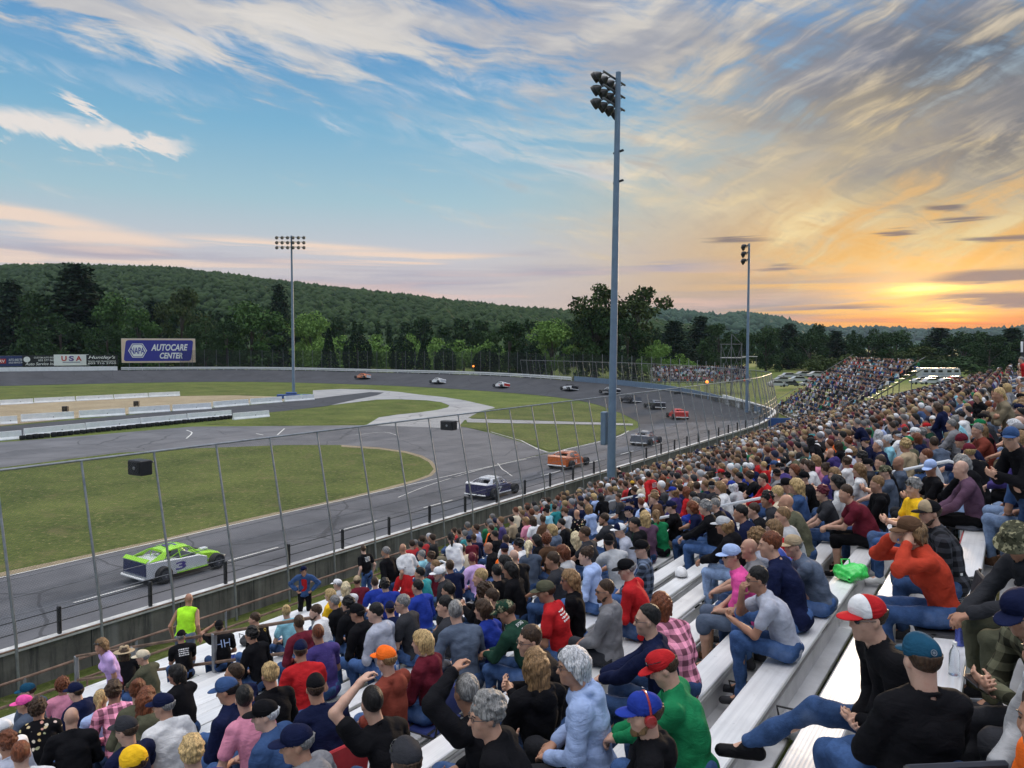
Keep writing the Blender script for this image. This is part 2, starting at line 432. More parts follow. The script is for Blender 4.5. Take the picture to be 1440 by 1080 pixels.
def poly_sheet(name, pts, z, mat, kind='structure'):
    """flat sheet from plan points"""
    bm = bmesh.new(); vs = [bm.verts.new((p[0], p[1], z)) for p in pts]; bm.faces.new(vs)
    bmesh.ops.triangulate(bm, faces=bm.faces[:])
    bmesh.ops.recalc_face_normals(bm, faces=bm.faces[:])
    if bm.faces[0].normal.z < 0: bmesh.ops.reverse_faces(bm, faces=bm.faces[:])
    me = bpy.data.meshes.new(name); bm.to_mesh(me); bm.free(); me.materials.append(mat)
    return tag(link(name, me), kind=kind)
def pxs(pts, z=0.0, smooth=0):
    P = [at_z(x, y, z)[:2] for x, y in pts]
    if smooth: P = catmull(P, smooth)
    return P

# oval: inner and outer edge of the turn, (d, Y)
INNER = [(39.5, -60), (39.5, 0), (39.5, 40), (39.5, 66), (40.6, 86), (47, 104), (77, 138), (119, 154), (162, 157), (204, 145), (231, 97), (238, 40)]
OUTER = [(24.2, -60), (24.2, 0), (24.2, 40), (24.2, 70), (25.2, 94), (33, 117), (65, 150), (115, 171), (164, 174), (214, 160), (247, 100), (254, 40)]
BANK = [0, 0, 0, 0, .1, .7, 2.0, 2.7, 2.8, 3.1, 3.5, 3.5]
inn = catmull([(-d, y) for d, y in INNER], 8)
outb = catmull([(-d, y, b) for (d, y), b in zip(OUTER, BANK)], 8)
NCR = 9
V = []; Fq = []; 
for i, (a, b) in enumerate(zip(inn, outb)):
    for k in range(NCR):
        s = k / (NCR - 1)
        V.append((a[0] + (b[0] - a[0]) * s, a[1] + (b[1] - a[1]) * s, b[2] * s ** 1.25 + .008))
for i in range(len(inn) - 1):
    for k in range(NCR - 1):
        q = i * NCR + k; Fq.append((q, q + 1, q + NCR + 1, q + NCR))
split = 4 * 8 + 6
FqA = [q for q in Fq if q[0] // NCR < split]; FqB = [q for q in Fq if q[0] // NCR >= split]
def oriented(name, v, f, mat):
    m = mesh(name, v, f, mat, True); bm = bmesh.new(); bm.from_mesh(m); bmesh.ops.recalc_face_normals(bm, faces=bm.faces[:])
    if sum(x.normal.z for x in bm.faces) < 0: bmesh.ops.reverse_faces(bm, faces=bm.faces[:])
    bmesh.ops.delete(bm, geom=[x for x in bm.verts if not x.link_faces], context='VERTS')
    bm.to_mesh(m); bm.free(); return m
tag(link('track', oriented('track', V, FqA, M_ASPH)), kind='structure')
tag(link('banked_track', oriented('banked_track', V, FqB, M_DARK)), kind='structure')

# base ground, one sheet to the horizon
g = 6000
tag(link('ground', mesh('ground', [(-g, -g, -.03), (g, -g, -.03), (g, g, -.03), (-g, g, -.03)], [(0, 1, 2, 3)], M_GRASS_FAR)), kind='structure')
# raised verge on the stand side of the wall
vo = [(p[0] + .1, p[1]) for p in outb if p[1] > -59 and -50 < p[0] and p[1] < 135]
poly_sheet('grass_verge', vo + [(40, 150), (140, 140), (140, -60)], .80, M_VERGE)

grassA = [(-260, 868), (0, 812), (120, 786), (240, 760), (358, 731), (480, 705), (541, 690), (584, 678), (608, 669), (616, 660), (608, 649), (594, 641), (572, 635), (533, 629.5), (480, 626), (400, 626), (267, 631), (167, 637), (0, 658), (-260, 700)]
apron = [(-260, 872), (0, 814), (240, 762), (480, 707), (620, 672), (700, 653), (772, 636), (733, 622), (690, 609), (650, 600), (600, 600), (515, 598), (400, 599), (270, 600), (130, 612), (0, 622), (-260, 648)]
poly_sheet('apron', pxs(apron), .012, M_ASPH2)
poly_sheet('infield_grass', pxs(grassA), .020, M_GRASS)
edgeA = [(-260, 862), (0, 806), (240, 754), (480, 700), (541, 686), (584, 675), (600, 668), (606, 660), (598, 651), (560, 637), (500, 631), (267, 636), (167, 642), (0, 664), (-260, 708)]
# dry margin: strip between two outlines
tag(link('dry_margin', oriented('dry_margin', [(*p, .024) for p in pxs(grassA[:15])] + [(*p, .024) for p in pxs([(-260, 862), (0, 806), (120, 781), (240, 755.5), (358, 727.5), (480, 701.5), (541, 686.5), (584, 675), (603, 668), (610, 660), (603, 650), (590, 643), (570, 637), (533, 632), (480, 628.5)])], [(i, i + 1, 16 + i, 15 + i) for i in range(14)], M_DIRT)), kind='structure')
island = [(648, 600), (660, 594), (700, 595.5), (780, 597), (850, 598), (876, 601), (880, 605), (868, 612), (843, 620), (812, 628), (790, 632), (772, 634), (735, 620.5), (692, 607.5)]
poly_sheet('island_grass', pxs(island), .020, M_GRASS)
islB = [(658, 588), (676, 578), (720, 569), (800, 566), (850, 573), (878, 586), (884, 593), (850, 594), (760, 591.5), (700, 589.5)]
poly_sheet('turn_grass', pxs(islB), .020, M_GRASS)
road = [(440, 549), (480, 547), (523, 548), (560, 551), (590, 555), (625, 558.5), (653, 563), (693, 572), (702, 577), (680, 584), (653, 591), (647, 598), (645, 603), (580, 600), (515, 598), (533, 587), (560, 583), (590, 580), (615, 576.5), (630, 573), (632, 570), (620, 565.5), (600, 563), (560, 561.5), (530, 562), (480, 568), (440, 573)]
poly_sheet('access_road', pxs(road), .016, M_LIGHT)
poly_sheet('path', pxs([(655, 589), (700, 590), (760, 592), (850, 594.5), (890, 596), (890, 598.5), (850, 597.5), (760, 596), (700, 595), (657, 594)]), .030, M_LIGHT)
pit = [(-200, 624), (0, 600), (100, 591), (200, 582), (300, 574), (380, 567.5), (440, 561), (480, 556), (520, 551.5), (540, 552), (530, 556), (500, 562), (460, 571), (400, 578), (330, 585), (200, 599), (100, 608), (0, 619), (-200, 646)]
poly_sheet('pit_road', pxs(pit), .018, M_DARK)
dirt = [(-200, 590), (0, 568), (120, 562.5), (253, 557), (330, 556), (400, 558), (432, 561), (330, 570), (200, 581), (100, 589), (0, 599), (-200, 622)]
poly_sheet('dirt_lot', pxs(dirt), .014, M_DIRT)
patch = pxs([(400, 577), (460, 572), (520, 563), (590, 563), (620, 570), (590, 579), (530, 586), (512, 597), (400, 598), (290, 597), (330, 586)])
poly_sheet('pit_grass', patch, .006, M_GRASS)
poly_sheet('back_grass', pxs([(-200, 555), (0, 545), (300, 539), (480, 541.5), (560, 546), (440, 551), (380, 556), (253, 556.5), (0, 567), (-200, 585)]), .004, M_GRASS)

# painted lines
def line_strip(name, pts, wd, z=.034):
    V = []; Fq = []
    for i, p in enumerate(pts):
        a = np.array(pts[max(i - 1, 0)][:2]); b = np.array(pts[min(i + 1, len(pts) - 1)][:2]); t = b - a; t /= np.linalg.norm(t) + 1e-9
        o = np.array([-t[1], t[0]]) * wd / 2
        V += [(p[0] + o[0], p[1] + o[1], z), (p[0] - o[0], p[1] - o[1], z)]
    return V, [(2 * i, 2 * i + 1, 2 * i + 3, 2 * i + 2) for i in range(len(pts) - 1)]
LV = []; LF = []
def addline(pts, wd=.14, z=.034):
    global LV, LF
    v, f = line_strip('', pts, wd, z); b = len(LV); LV += v; LF += [tuple(i + b for i in q) for q in f]
addline([(-39.35, y) for y in range(-40, 67, 4)], .12)
for y in np.arange(-14, 84, 7.6):                                   # two rows of lane dashes
    addline([(-32.9, y), (-32.9, y + 3.1)], .13); addline([(-28.6, y + 2.4), (-28.6, y + 5.8)], .11)
addline(pxs([(733, 620), (770, 636.5), (800, 631), (845, 621), (872, 613), (884, 606)], 0, 3), .18)
addline(pxs([(690, 607.5), (733, 620)]), .14)
addline(pxs([(560, 700), (600, 684), (650, 668), (690, 657), (740, 646)], 0, 3), .10)
addline(pxs([(700, 652), (706, 660), (712, 664), (720, 670)], 0, 3), .10)
addline(pxs([(500, 612), (540, 608), (560, 613)], 0, 3), .12)
addline(pxs([(262, 605), (270, 609), (262, 617)], 0, 3), .16); addline(pxs([(360, 610), (370, 612)]), .16); addline(pxs([(390, 612), (400, 603)]), .16)
tag(link('painted_lines', mesh('painted_lines', LV, LF, M_WLINE)), kind='structure')

# ------------------------------------------------------------------ hills
def ico(sub):
    bm = bmesh.new(); bmesh.ops.create_icosphere(bm, subdivisions=sub, radius=1)
    v = np.array([x.co[:] for x in bm.verts]); f = np.array([[q.index for q in x.verts] for x in bm.faces]); bm.free(); return v, f
ICO1 = ico(1); ICO2 = ico(2)

def leaf_mat(name, c1, c2, c3=None, k=1.0):
    m, t, b, o = new_mat(name)
    p = geo_pos(t)
    n = t.noise(p, .55 * k, 4, .7); n2 = t.noise(p, .07 * k, 3, .6)
    oi = t.node('ShaderNodeObjectInfo').outputs['Random']
    c = t.ramp(t.math('ADD', t.math('MULTIPLY', n, .6), t.math('MULTIPLY', n2, .4)), [(.36, c1), (.62, c2)])
    c = t.mix(t.math('MULTIPLY', oi, .35), c, c3 or c1)
    t.set(b.inputs['Base Color'], c); b.inputs['Roughness'].default_value = .85; b.inputs['Specular IOR Level'].default_value = .12
    return m
M_HILL = leaf_mat('hill_foliage', (.008, .022, .009), (.046, .078, .024), (.018, .040, .015), .35)
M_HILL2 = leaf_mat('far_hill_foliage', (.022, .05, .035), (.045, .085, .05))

def ridge_hill(name, prof, dist, back, front, n_crowns, size, mat, seed, foot_z=0.0):
    """prof: skyline in the photograph; the hill is a real ridge with depth, its crowns one mass"""
    rg = np.random.default_rng(seed)
    xs = np.array([p[0] for p in prof], float); ys = np.array([p[1] for p in prof], float)
    cols = 60; V = []; Fq = []
    prof_u = np.concatenate([np.linspace(-1, 0, 9), np.linspace(0, 1, 5)[1:]])     # front foot -> ridge -> back
    for i in range(cols):
        px = xs[0] + (xs[-1] - xs[0]) * i / (cols - 1); py = np.interp(px, xs, ys)
        top = at_depth(px, py, dist); dirh = (top - CAM)[:2]; dirh = dirh / np.linalg.norm(dirh)
        hz = top[2] - size * .8
        for u in prof_u:
            if u <= 0: q = top[:2] + dirh * u * front; z = foot_z + (hz - foot_z) * (math.sin((u + 1) * math.pi / 2) ** 1.15)
            else: q = top[:2] + dirh * u * back; z = hz * (1 - .5 * u * u)
            V.append((q[0], q[1], z))
    m_ = len(prof_u)
    for i in range(cols - 1):
        for k in range(m_ - 1):
            q = i * m_ + k; Fq.append((q, q + m_, q + m_ + 1, q + 1))
    tag(link(name, oriented(name, V, Fq, mat)), kind='structure')
    V = np.array(V).reshape(cols, m_, 3)
    iv, jf = ICO2 if False else ICO1
    fi = rg.random(n_crowns) * (cols - 1.001); fk = 1.5 + rg.random(n_crowns) ** .75 * 7.2
    i0 = fi.astype(int); k0 = fk.astype(int); a = (fi - i0)[:, None]; b = (fk - k0)[:, None]
    C = (V[i0, k0] * (1 - a) + V[i0 + 1, k0] * a) * (1 - b) + (V[i0, k0 + 1] * (1 - a) + V[i0 + 1, k0 + 1] * a) * b
    s = size * (.40 + .85 * rg.random(n_crowns) ** 1.5)
    jit = 1 + .75 * (rg.random((n_crowns, len(iv), 1)) - .5)
    pts = iv[None] * jit * s[:, None, None] * np.array([1, 1, .95]) + C[:, None, :] + np.array([0, 0, .25]) * s[:, None, None]
    # a few spires (pines) break the skyline
    sp = rg.random(n_crowns) < .05
    pts[sp] = C[sp][:, None, :] + (pts[sp] - C[sp][:, None, :]) * np.array([.62, .62, 1.25])
    faces = (jf[None] + (np.arange(n_crowns) * len(iv))[:, None, None]).reshape(-1, 3)
    return tag(link('forest', mesh('forest', pts.reshape(-1, 3), faces, mat)), 'unbroken green woodland covering the hillside', 'forest', kind='stuff')

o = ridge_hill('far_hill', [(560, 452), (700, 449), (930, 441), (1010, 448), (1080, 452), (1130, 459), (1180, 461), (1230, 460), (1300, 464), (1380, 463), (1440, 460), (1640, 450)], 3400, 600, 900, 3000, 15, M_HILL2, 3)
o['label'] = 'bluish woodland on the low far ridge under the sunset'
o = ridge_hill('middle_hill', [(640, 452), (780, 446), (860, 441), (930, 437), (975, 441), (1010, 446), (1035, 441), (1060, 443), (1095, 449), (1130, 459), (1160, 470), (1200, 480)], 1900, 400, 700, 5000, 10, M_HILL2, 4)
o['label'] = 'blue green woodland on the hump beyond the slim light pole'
o = ridge_hill('wooded_hill', [(-420, 392), (-200, 383), (0, 379), (100, 378), (190, 381), (250, 384), (330, 393), (400, 402), (480, 411), (560, 419), (640, 428), (720, 436), (800, 441), (880, 446), (980, 462)], 1000, 300, 600, 24000, 4.2, M_HILL, 5)
o['label'] = 'dense green woodland covering the long hill behind the billboards'
# ------------------------------------------------------------------ trees
M_BARK = paint('bark', (.075, .06, .05), .9, var=.35, scale=3, bump=.5, bscale=12)
M_L = {'dark': leaf_mat('dark_leaves', (.017, .040, .014), (.045, .085, .030)),
       'mid': leaf_mat('mid_leaves', (.035, .080, .022), (.080, .150, .042)),
       'light': leaf_mat('light_leaves', (.10, .19, .04), (.20, .32, .085), (.14, .24, .06)),
       'pine': leaf_mat('pine_needles', (.010, .024, .013), (.026, .052, .026)),
       'olive': leaf_mat('olive_leaves', (.035, .055, .018), (.075, .105, .035))}

def leaf_cards(C, size, rg, squash=1.0):
    n = len(C)
    a = rg.normal(size=(n, 3)); a /= np.linalg.norm(a, axis=1)[:, None]
    b = np.cross(a, rg.normal(size=(n, 3))); b /= np.linalg.norm(b, axis=1)[:, None]
    s = size * (.6 + .8 * rg.random((n, 1)))
    a = a * s; b = b * s * .7
    P = np.stack([C - a, C - b * .9 + a * .15, C + a, C + b], 1).reshape(-1, 3)
    return P, np.arange(4 * n).reshape(-1, 4)

def crown_mesh(kind, seed):
    """unit tree, 1 m tall crown data: returns (crown mesh verts, faces, trunk MB); scaled by the object"""
    rg = np.random.default_rng(seed); tr = MB(); C = []
    if kind == 'broad':
        tr.tube([(0, 0, 0), (.01, 0, .2), (.0, .01, .42), (.01, 0, .7)], [.028, .022, .016, .006], 7)
        for k in range(34):
            th = rg.random() * 6.28; h = .06 + .86 * rg.random()
            rad = .40 * math.sin(math.pi * min(1, (h + .12) / 1.10)) ** .6 * (.45 + .6 * rg.random())
            c = np.array([rad * math.cos(th), rad * math.sin(th), h]); s = .085 + .075 * rg.random()
            if k < 9: tr.tube([(0, 0, h * .45), tuple(c * np.array([.5, .5, .8])), tuple(c)], [.010, .006, .002], 5)
            q = rg.normal(size=(150, 3)); q /= np.linalg.norm(q, axis=1)[:, None]
            C.append(c + q * s * (.55 + .5 * rg.random((150, 1))) * np.array([1.15, 1.15, .85]))
        sz = .021
    elif kind == 'tall':                       # vase shaped, limbs and sky showing through
        tr.tube([(0, 0, 0), (.012, .004, .25), (.004, .0, .5)], [.024, .019, .013], 7)
        for k in range(15):
            th = k * 2.4 + rg.random(); h = .50 + .46 * rg.random(); rad = .30 * (.25 + .75 * rg.random())
            c = np.array([rad * math.cos(th), rad * math.sin(th), h])
            tr.tube([(0, 0, .3 + .02 * k * .6), tuple(c * np.array([.45, .45, .78])), tuple(c)], [.011, .007, .002], 5)
            s = .06 + .05 * rg.random(); q = rg.normal(size=(130, 3)); q /= np.linalg.norm(q, axis=1)[:, None]
            C.append(c + q * s * (.4 + .7 * rg.random((130, 1))) * np.array([1.2, 1.2, .8]))
        for k in range(7):
            c = np.array([*(rg.normal(size=2) * .09), .22 + .3 * rg.random()]); q = rg.normal(size=(90, 3)) * .05
            C.append(c + q)
        sz = .020
    elif kind == 'pine':
        tr.tube([(0, 0, 0), (.006, 0, .5), (0, 0, .97)], [.022, .014, .004], 7)
        h = .05
        while h < .99:
            rr = .24 * (1 - h) ** .75 * (.75 + .45 * rg.random()) + .02
            for j in range(7):
                th = j * .9 + h * 37 + rg.random() * .5; L = rr * (.65 + .5 * rg.random())
                e = np.array([L * math.cos(th), L * math.sin(th), -.10 * L]); st = np.array([0, 0, h])
                tt = rg.random((26, 1)) ** .7
                C.append(st + e * tt + rg.normal(size=(26, 3)) * (.010 + .016 * tt) * np.array([1, 1, .6]))
                if j % 2 == 0: tr.tube([tuple(st), tuple(st + e)], [.004, .001], 4)
            h += .036
        sz = .016
    elif kind == 'column':                     # clipped dark evergreen
        tr.tube([(0, 0, 0), (0, 0, .9)], [.03, .008], 6)
        q = rg.normal(size=(3000, 3)); q /= np.linalg.norm(q, axis=1)[:, None]
        lump = 1 + .10 * np.sin(q[:, :1] * 7 + 1) * np.cos(q[:, 1:2] * 6) + .12 * (rg.random((3000, 1)) - .5)
        C.append(np.array([0, 0, .5]) + q * lump * np.array([.34, .34, .47])); C.append(np.array([0, 0, .5]) + q[:800] * .8 * np.array([.34, .34, .47])); sz = .024
    elif kind == 'cone':
        tr.tube([(0, 0, 0), (0, 0, .95)], [.02, .004], 6)
        h = rg.random(2400) ** 1.35; th = rg.random(2400) * 6.283; rr = (1 - h) * .21 * (.7 + .4 * rg.random(2400)) + .012
        C.append(np.stack([rr * np.cos(th), rr * np.sin(th), .03 + h * .96], 1)); sz = .019
    else:                                      # bush
        tr.tube([(0, 0, 0), (0, 0, .5)], [.03, .01], 6)
        for k in range(20):
            th = rg.random() * 6.28; rad = .42 * rg.random() ** .6; hh = .16 + .6 * rg.random() * (1 - rad)
            c = np.array([rad * math.cos(th), rad * math.sin(th), hh]); q = rg.normal(size=(150, 3)); q /= np.linalg.norm(q, axis=1)[:, None]
            C.append(c + q * (.13 + .06 * rg.random()) * (.55 + .5 * rg.random((150, 1))))
        sz = .025
    P, Q = leaf_cards(np.concatenate(C), sz, rg)
    return P, Q, tr

_TREE = {}
def tree(name, kind, leaf, px, top, wpx, depth, label, base_z=0.0, seed=0, cat='tree'):
    """a tree whose top and width are read off the photograph at its real distance"""
    key = (kind, leaf, seed % 3)
    if key not in _TREE:
        P, Q, tr = crown_mesh(kind, hash(kind) % 97 * 0 + {'broad': 10, 'tall': 20, 'pine': 30, 'column': 40, 'cone': 50, 'bush': 60}[kind] + seed % 3)
        _TREE[key] = (mesh('crown', P, Q, M_L[leaf]), tr.me('trunk', M_BARK, True), 2 * np.percentile(np.abs(P[:, 0]), 98))
    cm, tm, w0 = _TREE[key]
    p = at_depth(px, top, depth); h = p[2] - base_z; wd = wpx / F * depth
    r = empty(name, (p[0], p[1], base_z), random.random() * 6.28)
    sx = wd / w0
    r.scale = (sx, sx, h)
    tag(r, label, cat, 'trees behind the far turn')
    link('trunk', tm, r); link('crown', cm, r); return r

T = []  # name, kind, leaf, px, top, width, depth, label
T += [('pine_tree', 'pine', 'pine', 14, 396, 74, 300, 'dark pine at the left edge above the blue billboard'),
      ('broadleaf_tree', 'broad', 'dark', 52, 413, 78, 288, 'dark rounded tree left of the tallest pine'),
      ('pine_tree', 'pine', 'pine', 106, 374, 104, 292, 'tallest dark pine, above the USA billboard'),
      ('broadleaf_tree', 'broad', 'dark', 84, 440, 70, 276, 'low dark tree in front of the tallest pine'),
      ('broadleaf_tree', 'broad', 'mid', 158, 416, 74, 292, 'green rounded tree between the tallest pine and the wide billboard'),
      ('broadleaf_tree', 'broad', 'mid', 196, 436, 56, 284, 'lower green tree above the left end of the wide billboard'),
      ('broadleaf_tree', 'broad', 'dark', 150, 452, 60, 272, 'shadowy tree behind the dark script billboard'),
      ('pine_tree', 'pine', 'pine', 214, 424, 46, 330, 'slim dark pine above the wide blue billboard'),
      ('broadleaf_tree', 'broad', 'olive', 254, 407, 66, 310, 'olive green tree rising above the right end of the wide billboard'),
      ('broadleaf_tree', 'broad', 'dark', 290, 446, 60, 285, 'dark tree just right of the wide blue billboard'),
      ('broadleaf_tree', 'broad', 'mid', 352, 426, 90, 280, 'large round green tree left of the middle light pole'),
      ('broadleaf_tree', 'broad', 'dark', 318, 452, 50, 268, 'dark small tree under the large round green tree'),
      ('pine_tree', 'pine', 'pine', 392, 402, 46, 340, 'thin dark pine just left of the middle light pole'),
      ('broadleaf_tree', 'broad', 'light', 436, 440, 56, 300, 'pale green tree just right of the middle light pole'),
      ('conifer', 'cone', 'pine', 462, 461, 30, 262, 'pointed dark conifer right of the middle light pole'),
      ('evergreen', 'column', 'pine', 502, 471, 42, 262, 'clipped dark evergreen, leftmost of the rounded row behind the guardrail'),
      ('evergreen', 'column', 'pine', 566, 474, 36, 264, 'clipped dark evergreen left of the small pointed conifer'),
      ('conifer', 'cone', 'pine', 595, 475, 26, 264, 'small pointed conifer between two clipped evergreens'),
      ('evergreen', 'column', 'pine', 626, 488, 30, 264, 'low clipped evergreen right of the small pointed conifer'),
      ('evergreen', 'column', 'pine', 684, 490, 36, 262, 'clipped evergreen behind the orange warning light'),
      ('broadleaf_tree', 'broad', 'dark', 716, 454, 62, 258, 'dark dense tree left of the pale willow like tree'),
      ('evergreen', 'column', 'pine', 746, 487, 42, 250, 'broad clipped evergreen in front of the dark dense tree'),
      ('broadleaf_tree', 'broad', 'light', 776, 450, 66, 254, 'pale yellow green airy tree left of the tall vase shaped trees'),
      ('vase_tree', 'tall', 'olive', 838, 402, 84, 250, 'tall dark tree with open crown left of the near light pole'),
      ('vase_tree', 'tall', 'olive', 893, 400, 90, 252, 'tall tree with bare limbs showing, right of the near light pole'),
      ('broadleaf_tree', 'broad', 'dark', 832, 432, 66, 246, 'dark bushy tree at the foot of the tall open crowned tree'),
      ('broadleaf_tree', 'broad', 'dark', 884, 448, 60, 244, 'dark bushy tree under the bare limbed tall tree'),
      ('broadleaf_tree', 'broad', 'light', 922, 478, 46, 240, 'light green small tree right of the bare limbed tall tree'),
      ('bush', 'bush', 'light', 960, 488, 44, 242, 'light green bush behind the left end of the far crowd')]
for k, (x, tp, wd, lf) in enumerate([(446, 462, 50, 'light'), (486, 458, 60, 'light'), (530, 456, 64, 'light'), (572, 459, 58, 'light'), (612, 462, 56, 'light'), (652, 466, 54, 'light'), (690, 468, 50, 'light')]):
    nm = ['behind the pointed conifer right of the middle light pole', 'behind the leftmost clipped evergreen', 'between the leftmost and second clipped evergreens', 'behind the second clipped evergreen', 'behind the small pointed conifer and the low evergreen', 'left of the dark dense tree', 'tucked behind the dark dense tree'][k]
    T.append(('broadleaf_tree', 'bush', lf, x, tp, wd, 285 + 4 * k, 'light green bushy tree ' + nm))
side = [(948, 452, 60, 'pine', 'pine', 330), (985, 446, 54, 'pine', 'pine', 345), (1012, 456, 50, 'broad', 'dark', 320), (1040, 462, 46, 'broad', 'dark', 300), (1078, 460, 50, 'broad', 'dark', 330), (1110, 456, 44, 'pine', 'pine', 360),
        (1140, 462, 56, 'broad', 'dark', 340), (1176, 466, 44, 'pine', 'pine', 370), (1192, 492, 76, 'bush', 'olive', 270), (1222, 462, 52, 'broad', 'dark', 350), (1262, 466, 60, 'broad', 'dark', 330), (1292, 488, 60, 'broad', 'olive', 290),
        (1322, 462, 62, 'pine', 'pine', 360), (1356, 468, 62, 'broad', 'dark', 330), (1392, 472, 56, 'broad', 'dark', 300), (1424, 462, 60, 'pine', 'pine', 330), (1458, 470, 60, 'broad', 'dark', 310), (1150, 494, 60, 'bush', 'olive', 275), (1345, 494, 80, 'bush', 'dark', 270), (1250, 500, 70, 'bush', 'olive', 262)]
snm = ['dark pine left of the scaffold tower, first of the pair', 'dark pine left of the scaffold tower, nearer to it', 'dark tree directly behind the scaffold tower', 'dark tree behind the slim light pole', 'dark tree right of the slim light pole', 'pine spire over the grass field right of the slim pole',
       'dark tree above the white rows of parked cars', 'pine spire above the light olive thicket', 'wide olive thicket at the far edge of the grass field', 'dark tree left of the sunset glow', 'dark tree just left under the setting sun', 'olive tree just left of the parked campers',
       'pine directly under the setting sun', 'dark tree behind the parked campers', 'dark tree right of the parked campers', 'pine near the right edge of the treeline', 'dark tree at the right edge of the treeline', 'olive bush left of the wide thicket', 'dark thicket behind the parked campers', 'olive bush between the thicket and the campers']
for (x, tp, wd, kd, lf, dp), nm in zip(side, snm):
    T.append(({'pine': 'pine_tree', 'broad': 'broadleaf_tree', 'bush': 'bush'}[kd], kd, lf, x, tp, wd, dp, nm))
for i, (nm, kd, lf, x, tp, wd, dp, lb) in enumerate(T):
    tree(nm, kd, lf, x, tp, wd, dp, lb, 0.0, i, 'bush' if nm == 'bush' else 'tree')

# the woodland behind them reads as one mass: crowns of leaf faces between the single trees
def mass(name, spec, leaf, label, seed):
    rg = np.random.default_rng(seed); PP = []; QQ = []; b = 0
    for x0, x1, top0, top1, dep, n in spec:
        for k in range(n):
            x = x0 + (x1 - x0) * (k + rg.random()) / n; tp = np.interp(x, (x0, x1), (top0, top1)) + rg.normal() * 5
            p = at_depth(x, tp, dep * (1 + .12 * abs(rg.normal()))); h = p[2]; wd = h * (.55 + .3 * rg.random())
            P, Q, _ = MASS[rg.integers(len(MASS))]
            a = rg.random() * 6.28; c, s_ = math.cos(a), math.sin(a)
            q = P.copy(); q = np.stack([(P[:, 0] * c - P[:, 1] * s_) * wd, (P[:, 0] * s_ + P[:, 1] * c) * wd, P[:, 2] * h], 1) + np.array([p[0], p[1], 0])
            PP.append(q); QQ.append(Q + b); b += len(q)
    tag(link(name, mesh(name, np.concatenate(PP), np.concatenate(QQ), M_L[leaf])), label, 'woodland', kind='stuff')
def thin(kd, sd, step):
    P, Q, t = crown_mesh(kd, sd); Q = Q[::step]; P = P.reshape(-1, 4, 3)[::step]
    c = P.mean(1, keepdims=True); P = c + (P - c) * math.sqrt(step); return P.reshape(-1, 3), np.arange(len(P) * 4).reshape(-1, 4), t
MASS = [thin('broad', 11, 4), thin('broad', 12, 4), thin('pine', 31, 4)]
mass('forest', [(-160, 460, 430, 446, 345, 26), (420, 930, 452, 458, 370, 26), (-160, 240, 462, 468, 318, 14)], 'dark', 'dark woodland filling the gaps behind the trees of the far turn', 1)
mass('forest', [(900, 1500, 470, 468, 400, 30), (1060, 1500, 482, 482, 340, 22)], 'dark', 'dark woodland beyond the grass field under the sunset', 2)
# ------------------------------------------------------------------ materials of the built things
def concrete_mat():
    m, t, b, o = new_mat('stained_concrete')
    p = geo_pos(t); x, y, z = t.xyz(p)
    s = t.math('SUBTRACT', y, t.math('MULTIPLY', x, .5))
    n = t.noise(t.comb(s, z, 0.0), .9, 6, .65); dr = t.noise(t.comb(t.math('MULTIPLY', s, 2.2), t.math('MULTIPLY', z, .18), 0.0), 1.6, 6, .7)
    c = t.ramp(n, [(.3, (.10, .092, .078)), (.7, (.225, .21, .18))])
    c = t.mix(t.smooth(dr, .46, .66, 0, .85), c, (.045, .045, .042))
    pale = t.noise(t.comb(t.math('MULTIPLY', s, .45), 0.0, 0.0), 2.0, 2, .6)
    c = t.mix(t.smooth(pale, .58, .66, 0, .45), c, (.36, .36, .34))
    jn = t.math('FRACT', t.math('DIVIDE', s, 3.05))
    c = t.mix(t.math('LESS_THAN', jn, .012), c, (.03, .03, .03))
    t.set(b.inputs['Base Color'], c); b.inputs['Roughness'].default_value = .9
    t.set(b.inputs['Normal'], t.bump(t.noise(p, 14, 5, .7), .5, .02))
    return m
M_CONC = concrete_mat()
M_WHITE = paint('white_paint', (.84, .84, .83), .55, var=.09, scale=1.5, bump=.08)
M_WWORN = paint('worn_white_paint', (.60, .60, .58), .7, var=.3, scale=2.2, bump=.2)
M_GALV = paint('galvanised_steel', (.33, .34, .36), .45, .75, var=.2, scale=4)
M_GALVD = paint('dull_steel', (.16, .165, .18), .55, .6, var=.25, scale=4)
M_RUST = paint('rusty_pipe', (.19, .12, .085), .75, .25, var=.5, scale=3.5, bump=.2)
M_BLACK = paint('black_rubber', (.016, .016, .017), .75, var=.3, scale=9)
M_BLKP = paint('black_paint', (.02, .02, .023), .45, var=.2)
M_BLUEG = paint('blue_grey_paint', (.165, .235, .33), .5, .1, var=.12, scale=2)
M_BLUE = paint('blue_tarpaulin', (.03, .08, .25), .6, var=.2, scale=2)
M_GLASS = paint('dark_glass', (.02, .022, .025), .12, var=.1, spec=.8)

def link_mat(name, cell, cover, col):
    m, t, b, o = new_mat(name)
    p = geo_pos(t); x, y, z = t.xyz(p)
    s = t.math('SUBTRACT', y, t.math('MULTIPLY', x, .75))
    a = t.math('FRACT', t.math('DIVIDE', t.math('ADD', s, z), cell)); c = t.math('FRACT', t.math('DIVIDE', t.math('SUBTRACT', s, z), cell))
    k = t.math('MAXIMUM', t.math('LESS_THAN', a, cover / 2), t.math('LESS_THAN', c, cover / 2))
    b.inputs['Base Color'].default_value = (*col, 1); b.inputs['Roughness'].default_value = .6; b.inputs['Metallic'].default_value = .3
    t.set(b.inputs['Alpha'], k)
    return m
M_LINK = link_mat('chain_link', .085, .15, (.10, .10, .11))
M_LINKFAR = link_mat('dark_chain_link', .14, .34, (.02, .022, .022))

